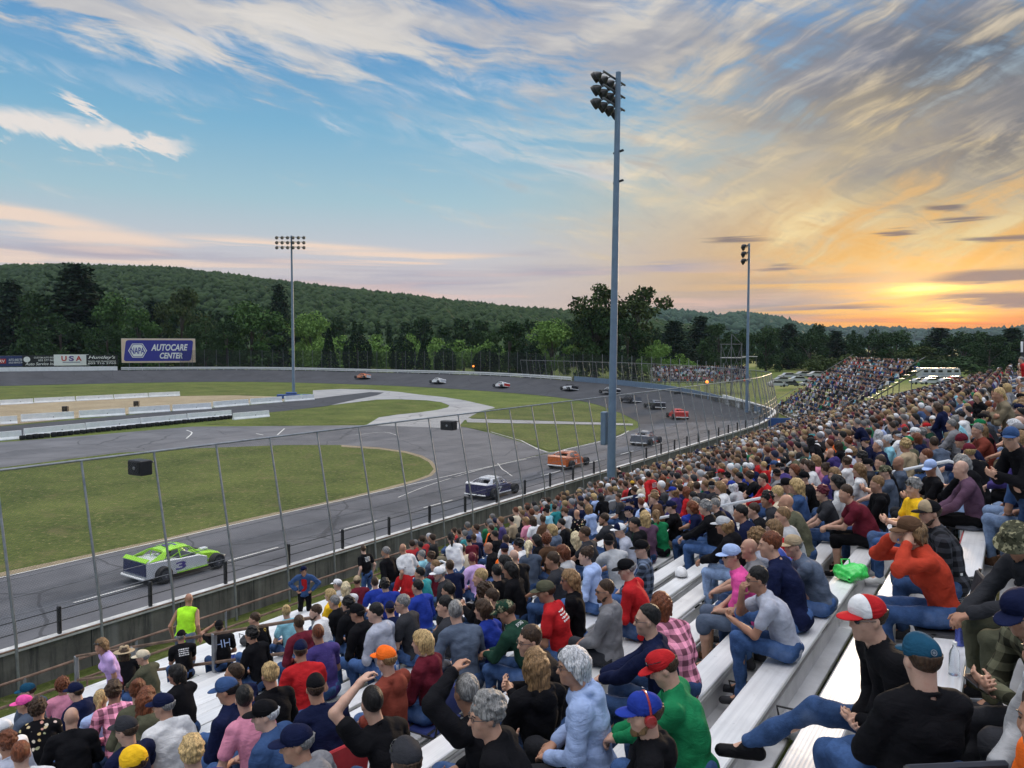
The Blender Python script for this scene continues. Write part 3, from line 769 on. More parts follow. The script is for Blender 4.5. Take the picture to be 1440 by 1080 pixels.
OB = [np.array(p) for p in outb]
obp = [project(p)[:2] for p in OB]
iright = max(range(len(OB)), key=lambda i: obp[i][0] if OB[i][1] > 60 else -1e9)
def seg_after(px_hi, px_lo):
    """outer edge between two image columns, counted after the rightmost point of the wall"""
    D = resample(OB[iright:], 1.0); out = []
    for p in D:
        q = project(p)[0]
        if px_lo <= q <= px_hi: out.append(p)
    return out
def offset(path, d, dz=0.0):
    out = []
    for i, p in enumerate(path):
        a = path[max(i - 1, 0)]; b = path[min(i + 1, len(path) - 1)]; t = (b - a)[:2]; t = t / (np.linalg.norm(t) + 1e-9)
        out.append(np.array([p[0] + t[1] * d, p[1] - t[0] * d, p[2] + dz]))
    return out

# retaining wall along the front straight
front = [p for p in resample(OB[:iright + 14], 1.5) if p[1] > -42]
wall_path = [np.array([p[0], p[1], 0.0]) for p in front]
wl = tag(MB().sweep(wall_path, [(-.0, -.4), (.26, -.4), (.26, 1.98), (0, 1.98)]).build('retaining_wall', M_CONC), 'long stained grey concrete wall with white top between the track and the grandstand', 'wall')
MB().sweep(wall_path, [(-.05, 1.982), (.31, 1.982), (.31, 2.08), (-.05, 2.08)]).build('wall_cap', M_WWORN, wl)
ys = [y for y in np.arange(-26.5, 92, 2.93)]
cab = [[], []]
for y in ys:
    i = min(range(len(front)), key=lambda k: abs(front[k][1] - y)); x = front[i][0]
    MB().box((x + .08, y, 2.08 + .42), (.13, .10, .86), bev=.02).build('cable_post', M_BLKP, wl)
    cab[0].append((x + .08, y, 2.08 + .74)); cab[1].append((x + .08, y, 2.08 + .38))
for c in cab: MB().tube(c, .016, 5).build('cable', M_BLKP, wl)

# catch fence
def fence_profile(p, t):
    o = Vector((t[1], -t[0], 0))        # towards the stand
    P = Vector((p[0], p[1], 0))
    return [P + o * .62 + Vector((0, 0, .6)), P + o * .50 + Vector((0, 0, 2.6)), P + o * .10 + Vector((0, 0, 4.6)), P - o * .42 + Vector((0, 0, 7.2))]
cf = tag(empty('catch_fence', (-24, 0, .8)), 'tall leaning catch fence of grey posts and chain link along the front straight', 'fence')
fpath = resample([p for p in resample(OB[:iright + 20], .6) if p[1] > -22], 2.42)
prof = []
for i, p in enumerate(fpath):
    a = fpath[max(i - 1, 0)]; b = fpath[min(i + 1, len(fpath) - 1)]; t = (b - a)[:2]; t = t / np.linalg.norm(t)
    prof.append(fence_profile(p, t))
inv = Matrix.Translation((24, 0, -.8))
for pr in prof: MB().tube([inv @ q for q in pr], [.045, .045, .042, .038], 7).build('post', M_GALV, cf, True)
MB().tube([inv @ pr[3] for pr in prof], .04, 7).build('top_rail', M_GALV, cf, True)
for s in (.25, .5, .75):
    MB().tube([inv @ (pr[1].lerp(pr[2], s)) for pr in prof], .012, 4).build('tension_wire', M_GALVD, cf)
V = []; Fq = []
for pr in prof: V += [inv @ q for q in pr[1:]]
for i in range(len(prof) - 1):
    for k in range(2): q = i * 3 + k; Fq.append((q, q + 1, q + 4, q + 3))
link('chain_link', mesh('chain_link', V, Fq, M_LINK), cf)

MB().tube([inv @ (pr[0].lerp(pr[1], .78)) for pr in prof], .03, 6).build('lower_rail', M_RUST, cf, True)
# loudspeakers on the fence
def speaker(px, py, w_, h_, label, seed=0):
    best = min(prof, key=lambda pr: abs(project(pr[3])[0] - px)); tp = best[3]
    dep = project(tp)[2]; p = Vector(at_depth(px, py, dep - .25))
    r = empty('loudspeaker', p, R(-33 + HEAD * 57.3 * 0)); tag(r, label, 'loudspeaker', 'loudspeakers on the catch fence')
    W_, H_ = w_ / F * dep, h_ / F * dep
    Mx = Matrix.Rotation(R(38), 3, 'Z')
    MB().box((0, 0, 0), (W_, .45, H_), Mx, .03).build('cabinet', M_BLKP, r)
    MB().box(Mx @ Vector((0, -.235, 0)), (W_ * .86, .02, H_ * .82), Mx, .01).build('grille', M_BLACK, r)
    MB().lathe([(.01, .0), (.05, .0), (.06, .02), (.01, .03)], Mx @ Vector((W_ * .05, -.25, 0)), 12, Matrix.Rotation(R(38), 3, 'Z') @ Matrix.Rotation(R(90), 3, 'X')).build('badge', M_GALV, r)
    MB().tube([(0, .1, 0), Vector(tp) - p + Vector((0, 0, -.3))], .03, 6).build('bracket', M_GALVD, r)
speaker(197, 657, 29, 21, 'largest black loudspeaker, on the fence above the green and white car')
speaker(631, 598, 21, 13, 'black loudspeaker on the fence over the pale access road')
speaker(834, 572, 15, 9, 'small black loudspeaker on the fence just left of the near light pole')
speaker(954, 554, 12, 7, 'smallest black loudspeaker, on the fence above the red car')

# far side of the oval
wp = seg_after(1084, 1014)
ww = tag(MB().sweep(offset(wp, 0), [(0, -.3), (.25, -.3), (.25, 1.45), (0, 1.45)]).build('barrier_wall', M_WHITE), 'curved white panelled wall around the end of the first turn', 'wall')
MB().sweep(offset(wp, -.02)[6:10], [(-.02, .3), (.0, .3), (.0, 1.2), (-.02, 1.2)]).build('sign_panel', M_BLUEG, ww)
bp = seg_after(1014, 806)
tag(MB().sweep(bp, [(0, -.3), (.25, -.3), (.25, 1.15), (0, 1.15)]).build('barrier_wall', M_BLUEG), 'blue grey wall behind the dark banking below the far crowd', 'wall')
gp = seg_after(806, 166)
gr = tag(empty('guardrail', (0, 0, 0)), 'long white steel guardrail on posts around the far banking', 'guardrail')
MB().sweep(offset(gp, -.05), [(0, .62), (.06, .62), (.02, .80), (.06, .98), (0, .98)]).build('rail', M_WHITE, gr)
MB().sweep(offset(gp, .02), [(0, .22), (.05, .22), (.02, .36), (.05, .5), (0, .5)]).build('rail', M_WHITE, gr)
for p in gp[::4]: MB().box((p[0], p[1], p[2] + .42), (.14, .14, .95)).build('post', M_WWORN, gr)
lp = seg_after(170, -140)
tag(MB().sweep(lp, [(0, -.3), (.25, -.3), (.25, 1.25), (0, 1.25)]).build('barrier_wall', M_WHITE), 'plain white wall under the row of small billboards', 'wall')

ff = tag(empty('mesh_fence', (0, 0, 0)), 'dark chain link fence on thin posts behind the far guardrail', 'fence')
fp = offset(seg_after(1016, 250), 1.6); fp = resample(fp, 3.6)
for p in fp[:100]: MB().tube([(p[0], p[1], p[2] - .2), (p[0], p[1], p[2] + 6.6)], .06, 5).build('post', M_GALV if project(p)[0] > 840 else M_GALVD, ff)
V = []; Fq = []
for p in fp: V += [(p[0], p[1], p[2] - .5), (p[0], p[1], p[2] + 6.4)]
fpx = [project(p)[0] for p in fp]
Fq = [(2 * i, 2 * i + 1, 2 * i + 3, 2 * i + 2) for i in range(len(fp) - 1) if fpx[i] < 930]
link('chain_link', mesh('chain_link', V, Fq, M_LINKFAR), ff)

# ------------------------------------------------------------------ lettering and billboards
_mats = {}
def flat_col(name, col, rough=.5): return paint(name, col, rough, var=.06, scale=.6)
def text_mesh(txt, height, mat, depth=.04, shear=0.0, bold=0.0, width=None):
    cu = bpy.data.curves.new('lettering', 'FONT'); cu.body = txt; cu.align_x = 'CENTER'; cu.align_y = 'CENTER'; cu.extrude = depth / 2; cu.shear = shear; cu.offset = bold; cu.resolution_u = 3
    ob = bpy.data.objects.new('lettering', cu); COL.objects.link(ob)
    dg = bpy.context.evaluated_depsgraph_get(); me = bpy.data.meshes.new_from_object(ob.evaluated_get(dg)); bpy.data.objects.remove(ob)
    v = np.array([x.co[:] for x in me.vertices]); mn, mxv = v.min(0), v.max(0)
    sy = height / (mxv[1] - mn[1]); sx = sy if width is None else width / (mxv[0] - mn[0])
    v = (v - (mn + mxv) / 2) * np.array([sx, sy, 1])
    v = np.stack([v[:, 0], -v[:, 2], v[:, 1]], 1)                      # stand it up, facing -Y
    me.vertices.foreach_set('co', v.astype(np.float32).ravel()); me.materials.clear(); me.materials.append(mat); me.update()
    return me

def board(px0, px1, py0, py1, depth, label, bg_mat, name='billboard', edge=M_WWORN, foot=0.0):
    c = Vector(at_depth((px0 + px1) / 2, (py0 + py1) / 2, depth)); Wd = (px1 - px0) / F * depth; H = (py1 - py0) / F * depth
    yaw = HEAD - math.atan(((px0 + px1) / 2 - 720) / F) * .8
    r = empty(name, (c.x, c.y, foot), yaw); tag(r, label, 'billboard', 'billboards behind the far wall')
    zc = c.z - foot
    MB().box((0, .12, zc), (Wd, .2, H)).build('frame', edge, r)
    MB().box((0, 0, zc), (Wd * .995, .03, H * .985)).build('panel', bg_mat, r)
    for s in (-.4, 0, .4): MB().box((s * Wd, .35, zc / 2 - H * .05), (.22, .22, zc)).build('support_post', M_GALVD, r)
    return r, Wd, H, zc
M_BEIGE = flat_col('beige_board', (.72, .55, .42)); M_SIGNB = flat_col('sign_blue', (.035, .035, .30)); M_SIGNW = flat_col('sign_white', (.82, .82, .82))
M_SIGNR = flat_col('sign_red', (.5, .03, .03)); M_SIGNK = flat_col('sign_black', (.012, .012, .014)); M_SIGNN = flat_col('sign_navy', (.02, .035, .14))
r, Wd, H, zc = board(176, 271, 476, 510, 256, 'wide blue and beige billboard with a white hexagon and white lettering', M_BEIGE)
def sheared(w_, h_, sh, cx, cz, y, th=.03):
    b = MB(); P = [(-w_ / 2 - sh, -h_ / 2), (w_ / 2 - sh, -h_ / 2), (w_ / 2 + sh, h_ / 2), (-w_ / 2 + sh, h_ / 2)]
    # rounded corners
    Q = []
    for i in range(4):
        p = Vector(P[i]); a = Vector(P[i - 1]); c = Vector(P[(i + 1) % 4]); rr = min(.9, h_ * .18)
        for tt in (0, .25, .5, .75, 1):
            u = p + (a - p).normalized() * rr * (1 - tt) ** 2 + (c - p).normalized() * rr * tt ** 2; Q.append((u.x, u.y))
    return b.extrude(Q, lambda q: (q[0] + cx, y, q[1] + cz), lambda q: (q[0] + cx, y + th, q[1] + cz))
sheared(Wd * .91, H * .86, H * .05, 0, zc, -.06).build('blue_field', M_SIGNB, r)
hx = -Wd * .285
def hexa(rr, y, kx=1.0): return MB().extrude([(rr * kx, 0), (rr * kx * .55, rr * .86), (-rr * kx * .55, rr * .86), (-rr * kx, 0), (-rr * kx * .55, -rr * .86), (rr * kx * .55, -rr * .86)], lambda q: (q[0] + hx, y, q[1] + zc), lambda q: (q[0] + hx, y + .03, q[1] + zc))
hexa(H * .335, -.10, 1.05).build('emblem', M_SIGNW, r); hexa(H * .30, -.115, 1.05).build('emblem', M_SIGNB, r); hexa(H * .275, -.13, 1.05).build('emblem', M_SIGNW, r)
link('lettering', text_mesh('NAPA', H * .26, M_SIGNB, bold=.02, width=H * .52), r, (hx, -.15, zc))
link('lettering', text_mesh('AUTOCARE', H * .28, M_SIGNW, shear=.25, bold=.03, width=Wd * .50), r, (Wd * .145, -.10, zc + H * .13))
link('lettering', text_mesh('CENTER', H * .25, M_SIGNW, shear=.25, bold=.03, width=Wd * .31), r, (Wd * .165, -.10, zc - H * .21))
r, Wd, H, zc = board(-46, 33, 500.5, 515.5, 262, 'blue billboard with a red badge and pale lettering at the left edge', M_SIGNN)
MB().box((Wd * .22 - Wd * .12, -.05, zc), (Wd * .12, .04, H * .45), None, .02).build('badge', M_SIGNR, r)
link('lettering', text_mesh('RV', H * .28, M_SIGNW, bold=.02), r, (Wd * .10, -.09, zc))
link('lettering', text_mesh('AUTO AND TRUCK', H * .22, M_SIGNW, bold=.01, width=Wd * .26), r, (Wd * .33, -.05, zc + H * .12))
link('lettering', text_mesh('SALES SERVICE PARTS', H * .16, M_SIGNW, bold=.01, width=Wd * .26), r, (Wd * .33, -.05, zc - H * .14))
r, Wd, H, zc = board(35, 78, 499.5, 515, 262, 'black billboard with a round white emblem and white script, left of the USA board', M_SIGNK, edge=M_BLKP)
MB().lathe([(.01, 0), (H * .26, 0), (H * .26, .03), (.01, .03)], (-Wd * .37, -.03, zc + H * .12), 20, Matrix.Rotation(R(90), 3, 'X')).build('emblem', M_SIGNW, r)
link('lettering', text_mesh('CUSTOM AUTO BODY', H * .15, M_SIGNW, bold=.01, width=Wd * .62), r, (Wd * .14, -.05, zc + H * .28))
link('lettering', text_mesh('603 577 0677', H * .18, M_SIGNW, bold=.01, width=Wd * .5), r, (Wd * .2, -.05, zc + H * .04))
link('lettering', text_mesh('Auto Service Inc', H * .26, M_SIGNW, shear=.3, bold=.01, width=Wd * .84), r, (0, -.05, zc - H * .28))
r, Wd, H, zc = board(79, 122, 498.5, 514, 262, 'white billboard with the letters USA in red and blue', M_SIGNW)
link('lettering', text_mesh('U', H * .46, M_SIGNR, bold=.03, width=Wd * .15), r, (-Wd * .21, -.05, zc + H * .14))
link('lettering', text_mesh('S', H * .46, flat_col('letter_purple', (.12, .05, .25)), bold=.03, width=Wd * .15), r, (0, -.05, zc + H * .14))
link('lettering', text_mesh('A', H * .46, M_SIGNR, bold=.03, width=Wd * .17), r, (Wd * .21, -.05, zc + H * .14))
MB().box((0, -.03, zc - H * .2), (Wd * .5, .02, H * .05)).build('underline', M_SIGNN, r)
r, Wd, H, zc = board(124, 163, 499, 513, 262, 'black billboard with white script lettering, right of the USA board', M_SIGNK, edge=M_BLKP)
link('lettering', text_mesh('Huntley\'s', H * .40, M_SIGNW, shear=.3, bold=.015, width=Wd * .86), r, (0, -.05, zc + H * .22))
link('lettering', text_mesh('TRUCK AND TRAILER REPAIR', H * .13, M_SIGNW, bold=.01, width=Wd * .9), r, (0, -.05, zc - H * .14))
link('lettering', text_mesh('603 716 2760', H * .18, M_SIGNW, bold=.01, width=Wd * .9), r, (0, -.05, zc - H * .34))

# ------------------------------------------------------------------ concrete barriers and tyres in the pit area
def barrier(p0, p1, label, hgt=.95, group='white concrete barriers in the pit area'):
    a = Vector(at_z(*p0)); b = Vector(at_z(*p1)); L = (b - a).length; ang = math.atan2(b.y - a.y, b.x - a.x)
    r = MB(); w_ = .30
    P = [(-w_, 0), (w_, 0), (w_, .1), (.15, .36), (.09, hgt), (-.09, hgt), (-.15, .36), (-w_, .1)]
    P = [(p * 1.0, q) for p, q in P]
    r.extrude(P, lambda q: (-L / 2, q[0], q[1]), lambda q: (L / 2, q[0], q[1]))
    o = r.build('concrete_barrier', M_WHITE); o.location = (a + b) / 2; o.rotation_euler = (0, 0, ang)
    tag(o, label, 'barrier', group)
    MB().box((L * .1, -.16, .45), (.10, .04, .10)).build('lifting_slot', M_BLKP, o)
    return o
def rowpts(L, ox=0, oy=460, s=4.8): return [((a / s + ox, b / s + oy), (c / s + ox, d / s + oy)) for a, b, c, d in L]
nth = ['first', 'second', 'third', 'fourth', 'fifth', 'sixth', 'seventh', 'eighth', 'ninth']
for i, (a, b) in enumerate(rowpts([(-260, 540, -8, 528), (0, 527, 222, 515), (231, 513, 505, 500), (514, 499, 762, 487), (770, 486, 997, 474), (1004, 473, 1213, 464)])): barrier(a, b, f'{nth[i]} white barrier from the left in the back row beyond the dirt')
for i, (a, b) in enumerate(rowpts([(-380, 680, -20, 660), (0, 657, 116, 650), (142, 640, 498, 618), (535, 613, 843, 594), (870, 588, 1145, 570), (1165, 568, 1425, 552)]) + [((300, 573.5), (349, 569.5)), ((352, 569), (396, 565.5)), ((400, 565), (441, 562))]): barrier(a, b, f'{nth[i]} white barrier from the left in the middle row behind the pit road', 1.1)
rowC = [((-60, 625), (30, 617)), ((34, 614.5), (119, 606)), ((121, 605.5), (196, 598)), ((197.5, 597.8), (262, 591.5)), ((264, 591), (325, 585.5)), ((328, 590.5), (378, 586))]
for i, (a, b) in enumerate(rowC): barrier(a, b, f'{nth[i]} white barrier from the left in the front row with black tyres', 1.0)
tm = MB().lathe([(.17, -.11), (.30, -.115), (.335, -.07), (.335, .07), (.30, .115), (.17, .11), (.19, 0), (.17, -.11)], (0, 0, 0), 18, closed=False).me('tyre', M_BLACK, True)
tp = resample([at_z(32, 618.5), at_z(121, 609.5), at_z(197, 601.5), at_z(263, 595), at_z(328, 588.5)], .69)
for i, p in enumerate(tp):
    o = link('tyre', tm); o.location = (p[0] + random.uniform(-.06, .06), p[1] + random.uniform(-.06, .06), .26); o.rotation_euler = (R(random.uniform(-6, 6)), R(random.uniform(-6, 6)), random.uniform(0, 6)); o.scale = (1, 1, 2.1 + random.uniform(-.2, .2))
    tag(o, 'black tyre lying in the row along the front white barriers', 'tyre', 'tyres along the front barriers')
for (x, y), lb in zip([(92, 580), (192, 572)], ['small black monitor box behind the second middle row barrier', 'small black monitor box behind the third middle row barrier']):
    p = at_z(x, y); r = tag(MB().box((0, 0, .6), (.9, .5, .85), None, .03).build('monitor_box', M_BLKP), lb, 'box'); r.location = p; r.rotation_euler = (0, 0, R(30))
    MB().box((0, -.27, .6), (.7, .03, .6), None, .01).build('screen', M_GLASS, r)
    for s in (-.35, .35): MB().box((s, 0, .08), (.06, .4, .18)).build('foot', M_BLKP, r)

# ------------------------------------------------------------------ light poles
LAMP = MB().lathe([(.02, -.28), (.10, -.28), (.16, -.20), (.30, -.04), (.36, .10), (.37, .12)], n=18, closed=False).lathe([(.37, .10), (.40, .12), (.40, .42), (.39, .42)], n=18, closed=False).me('floodlight', M_BLKP, True)
LENS = MB().lathe([(.002, .10), (.2, .115), (.36, .11)], n=18, closed=False).me('lens', paint('lamp_lens', (.35, .36, .38), .15, .3), True)
def light_pole(base, height, r0, r1, label, arm_dir, rows, n, spacing, face, lean=0.0, vs=1.05):
    r = empty('light_pole', base); tag(r, label, 'light pole', 'light poles')
    top = Vector((lean, 0, height))
    MB().tube([(0, 0, 0), tuple(top * .5), tuple(top)], [r0, (r0 + r1) / 2, r1], 14).build('pole', M_BLUEG, r, True)
    MB().lathe([(r0 * 1.6, 0), (r0 * 1.6, .06), (r0 * 1.1, .08)], (0, 0, 0), 14).build('base_plate', M_GALVD, r)
    ad = Vector(arm_dir).normalized(); fd = Vector(face).normalized()
    dn = (fd + Vector((0, 0, -.55))).normalized()
    rot = dn.to_track_quat('Z', 'Y').to_euler()
    for k in range(rows):
        z = height - .35 - k * vs; c = Vector((lean * z / height, 0, z)) + fd * (r1 + .08)
        L = (n - 1) * spacing
        MB().box((0, 0, 0), (.01, .01, .01)) 
        MB().tube([c - ad * (L / 2 + .2), c + ad * (L / 2 + .2)], .07, 6).build('crossarm', M_GALVD, r)
        for j in range(n):
            q = c + ad * (j * spacing - L / 2) + fd * .45 + Vector((0, 0, -.12))
            f = link('floodlight', LAMP, r, q); f.rotation_euler = rot; f.scale = (.85,) * 3; link('lens', LENS, f)
            MB().tube([q - fd * .45 + Vector((0, 0, .12)), q], .035, 5).build('lamp_bracket', M_GALVD, r)
    return r
d1 = 22.2
# the near pole stands on the verge between wall and stand
def on_line(px, d):
    rho = (px - 720) / F; return d * (math.cos(HEAD) + math.sin(HEAD) * rho) / (math.sin(HEAD) - math.cos(HEAD) * rho)
y1 = on_line(860, d1)
h1 = at_depth(874, 110, project((-d1, y1, 10))[2])[2] - .8
np_ = light_pole((-d1, y1, .8), h1, .29, .17, 'tall blue grey light pole nearest the stand, crossing the sky', (0, 1, 0), 3, 4, .90, (-1, -.15, 0), lean=.35, vs=.82)
MB().box((-.50, 0, 4.6), (.36, .45, 2.2), None, .04).build('cabinet', M_BLUEG, np_)
for zz in (h1 - 5.0, h1 - 6.9): MB().box((.35, .1, zz), (.7, .18, .10), Matrix.Rotation(R(-12), 3, 'Y')).build('camera_arm', M_BLKP, np_)
p2 = at_z(413, 557); h2 = at_depth(412, 333, project(p2)[2])[2]
light_pole(tuple(p2), h2, .34, .2, 'slender light pole on the infield, middle one standing in front of the long hill', tuple(_r), 3, 6, 1.16, tuple(-_f0))
y3 = on_line(1051, 34.0); p3 = np.array([-34.0, y3, .8]); h3 = at_depth(1053, 344, project(p3)[2])[2] - .8
light_pole(tuple(p3), h3, .24, .15, 'light pole beyond the first turn against the golden sky', (-.35, 1, 0), 3, 4, .9, (-1, -.3, 0))
y4 = 46.0; p4 = at_depth(1466, 480, 70); h4 = at_depth(1466, 303, 70)[2]
light_pole((p4[0], p4[1], 1.0), h4 - 1.0, .3, .18, 'light pole at the right edge with only its lamps in view', (0, 1, 0), 2, 4, .8, (-1, -.5, 0))
# blue mats and bin round the infield pole
b = tag(MB().box((0, 0, .45), (7.0, .9, .9), None, .12).box((-.6, 0, 1.1), (2.2, .7, .5), None, .12).build('pole_pad', M_BLUE), 'blue padded barrier round the foot of the infield light pole', 'padding'); b.location = at_z(414, 560.5); b.rotation_euler = (0, 0, HEAD + R(4))
b = tag(MB().lathe([(.28, 0), (.33, .1), (.36, .95), (.38, .97), (.2, 1.0), (.01, 1.05)], n=16).build('barrel', paint('lime_plastic', (.25, .55, .08), .5)), 'lime green barrel beside the blue pole padding', 'barrel'); b.location = at_z(424, 562)
# scaffold tower
ps = at_depth(1028, 522, 148); sc_ = empty('scaffold_tower', (ps[0], ps[1], 0.5), HEAD - R(14)); tag(sc_, 'open steel scaffold tower beside the slim light pole', 'scaffold')
Hs = at_depth(1028, 484, 148)[2] - .5; Ht = at_depth(1028, 470, 148)[2] - .5
for x in (-1.9, 0, 1.9):
    for y in (-.9, .9): MB().tube([(x, y, 0), (x, y, Ht if x == 0 else Hs)], .06, 5).build('upright', M_GALVD, sc_)
for z in (Hs * .45, Hs * .75, Hs):
    for y in (-.9, .9): MB().tube([(-2.1, y, z), (2.1, y, z)], .05, 5).build('ledger', M_GALVD, sc_)
for x0 in (-1.9, 0):
    MB().tube([(x0, -.9, Hs * .45), (x0 + 1.9, -.9, Hs * .98)], .05, 5).build('brace', M_GALVD, sc_); MB().tube([(x0 + 1.9, -.9, Hs * .45), (x0, -.9, Hs * .98)], .05, 5).build('brace', M_GALVD, sc_)
MB().tube([(0, -.9, Ht), (1.9, -.9, Hs)], .05, 5).build('brace', M_GALVD, sc_)
MB().box((.3, 0, Hs * .76), (4.6, 1.7, .08)).build('platform', M_WWORN, sc_); MB().box((3.4, 0, Hs * .78), (2.8, 1.2, .1)).build('platform', M_WWORN, sc_)
for x in (3.0, 4.6): MB().tube([(x, 0, 0), (x, 0, Hs * .78)], .05, 5).build('upright', M_GALVD, sc_)
# warning light by the guardrail
M_AMB, t_, b_, o_ = new_mat('amber_lamp'); b_.inputs['Base Color'].default_value = (1, .35, .08, 1); b_.inputs['Emission Color'].default_value = (1, .25, .03, 1); b_.inputs['Emission Strength'].default_value = 2.2
for (px, py, nm) in [(668, 515, 'glowing amber warning lamp on the far guardrail'), (998, 537, 'glowing amber warning lamp above the fence by the first turn')]:
    i = min((k for k in range(iright, len(OB))), key=lambda k: abs(obp[k][0] - px)); q = OB[i]
    wl_ = tag(empty('warning_light', (q[0], q[1], q[2])), nm, 'warning light'); zt = at_depth(px, py, project(q)[2])[2] - q[2]
    MB().tube([(0, 0, 0), (0, 0, zt)], .07, 6).build('post', M_GALVD, wl_); MB().lathe([(.04, -.25), (.24, -.16), (.28, .06), (.17, .24), (.02, .28)], (0, 0, zt), 14).build('lamp', M_AMB, wl_, True)
# ------------------------------------------------------------------ grandstand
RUN, SLOPE = .58, .312
def z_foot(d): return HC - (2.47 + SLOPE * d)
def z_seat(d): return z_foot(d) + .42
ROWS = [.36 + RUN * j for j in range(-10, 27)]            # d of each seat plank, top rows behind the camera
Y0, Y1 = -7.0, 66.0
def alu_mat():
    m, t, b, o = new_mat('aluminium_plank')
    p = geo_pos(t)
    st = t.noise(t.mapping(p, (26, .5, 26)), 1.0, 4, .6); n = t.noise(p, 1.1, 5, .65); sp = t.noise(p, 9, 3, .6)
    c = t.ramp(t.math('ADD', t.math('MULTIPLY', st, .5), t.math('MULTIPLY', n, .5)), [(.36, (.70, .70, .71)), (.62, (.90, .90, .90))])
    c = t.mix(t.smooth(t.noise(p, 2.6, 6, .7), .58, .74, 0, .35), c, (.42, .40, .37))
    c = t.mix(t.smooth(sp, .70, .76, 0, .5), c, (.25, .23, .2))
    t.set(b.inputs['Base Color'], c); b.inputs['Metallic'].default_value = .35
    t.set(b.inputs['Roughness'], t.smooth(n, .3, .7, .30, .46))
    x, y, z = t.xyz(p)
    t.set(b.inputs['Normal'], t.bump(t.math('SINE', t.math('MULTIPLY', x, 260.0)), .12, .004))
    return m
M_ALU = alu_mat()
M_ALUF = paint('aluminium_deck', (.52, .52, .53), .42, .55, var=.22, scale=2.5, bump=.1)
M_STEEL = paint('stand_steel', (.10, .10, .105), .6, .4, var=.3, scale=2)
M_REDT = paint('red_tape', (.32, .04, .04), .6)
M_RAILW = paint('white_handrail', (.66, .67, .69), .4, .45, var=.1)
st = tag(empty('grandstand', (-8, 20, z_foot(8))), 'long grandstand of bright aluminium bench planks stepping down to the track', 'grandstand')
SI = Matrix.Translation((8, -20, -z_foot(8)))
SECT = [Y0, .6, 8.0, 13.9, 21.4, 28.9, 36.4, 43.9, 51.4, 58.9, Y1]
random.seed(11)
for j, d in enumerate(ROWS):
    s = MB(); f = MB()
    zs, zf = z_seat(d), z_foot(d)
    for a, b in zip(SECT[:-1], SECT[1:]):
        dz = random.uniform(-.006, .006); L = b - a - .02; yc = (a + b) / 2
        s.box((-d, yc, zs - .022 + dz), (.235, L, .044), None, .008)
        f.box((-(d + .20), yc, zf - .02 + dz), (.225, L, .04), None, .006)
        f.box((-(d + .44), yc, zf - .02 - dz), (.20, L, .04), None, .006)
        f.box((-(d - .10), yc, zs - .20), (.02, L, .22))                        # riser board under the seat
    for yy in SECT[1:-1]: s.box((-(d + .02), yy, zs - .028), (.20, .10, .05))
    s = MB_shift = s
    o = s.build('seat_plank', M_ALU, st); o.data.transform(SI); o = f.build('foot_plank', M_ALUF, st); o.data.transform(SI)
    if j == 10:
        o = MB().box((-(d + .128), 30, zs - .03), (.012, 70, .035)).build('red_edge', M_REDT, st); o.data.transform(SI)
fr = MB()
for yy in np.arange(Y0 + .3, Y1, 3.65):
    a = Vector((-ROWS[0] + .4, yy, z_foot(ROWS[0]) - .16)); b = Vector((-(ROWS[-1] + .6), yy, z_foot(ROWS[-1] + .6) - .16))
    fr.tube([a, b], .07, 4)
    for d in ROWS[::3]:
        fr.tube([(-(d), yy, z_foot(d) - .2), (-d, yy, z_seat(d) - .05)], .03, 4)
        if z_foot(d) - .2 > .9: fr.tube([(-d, yy, .8), (-d, yy, z_foot(d) - .2)], .045, 5)
o = fr.build('steel_frame', M_STEEL, st); o.data.transform(SI)
dl = ROWS[-1] + .62; zw = z_foot(ROWS[-1]) - .34
o = MB().box((-(dl + .40), 30, zw - .03), (.95, 73, .05)).build('front_walkway', M_ALUF, st); o.data.transform(SI)

# front railing, rusty pipe on steel posts
rl = tag(empty('front_railing', (-20, 20, zw)), 'weathered pipe railing along the foot of the grandstand', 'railing')
drail = dl + .82
def kz(ratio): return HC - ratio * drail
for nm, rt in (('top_rail', .4027), ('middle_rail', .430)):
    z = kz(rt) - zw
    MB().tube([(20 - drail, y, z + .012 * math.sin(y * 1.7)) for y in np.arange(-27, 48, 2.4)], .03, 7).build(nm, M_RUST, rl, True)
for y in np.arange(-27, 48, 2.4): MB().tube([(20 - drail, y, -.7), (20 - drail, y, kz(.4027) - zw)], .032, 6).build('post', M_GALV, rl)
# rusty aisle railing on the left
ar = tag(empty('aisle_railing', (-9.4, 8.0, z_foot(9.4))), 'rusty two bar aisle railing with grey posts stepping down to the track', 'railing')
def aloc(d, h): return Vector((-d + 9.4, 0, z_foot(d) + h - z_foot(9.4)))
for d in (8.9, 11.4, 13.9, 16.0): MB().box(aloc(d, .48), (.075, .075, 1.26), None, .01).build('post', M_GALV, ar)
for h in (1.10, .60): MB().tube([aloc(d, h) for d in (8.9, 11.4, 13.9, 16.0)], .028, 7).build('rail', M_RUST, ar, True)
for d in (9.6, 10.5, 12.4, 13.2, 14.8, 15.6): MB().tube([aloc(d, .6), aloc(d, .02)], .02, 5).build('baluster', M_RUST, ar)
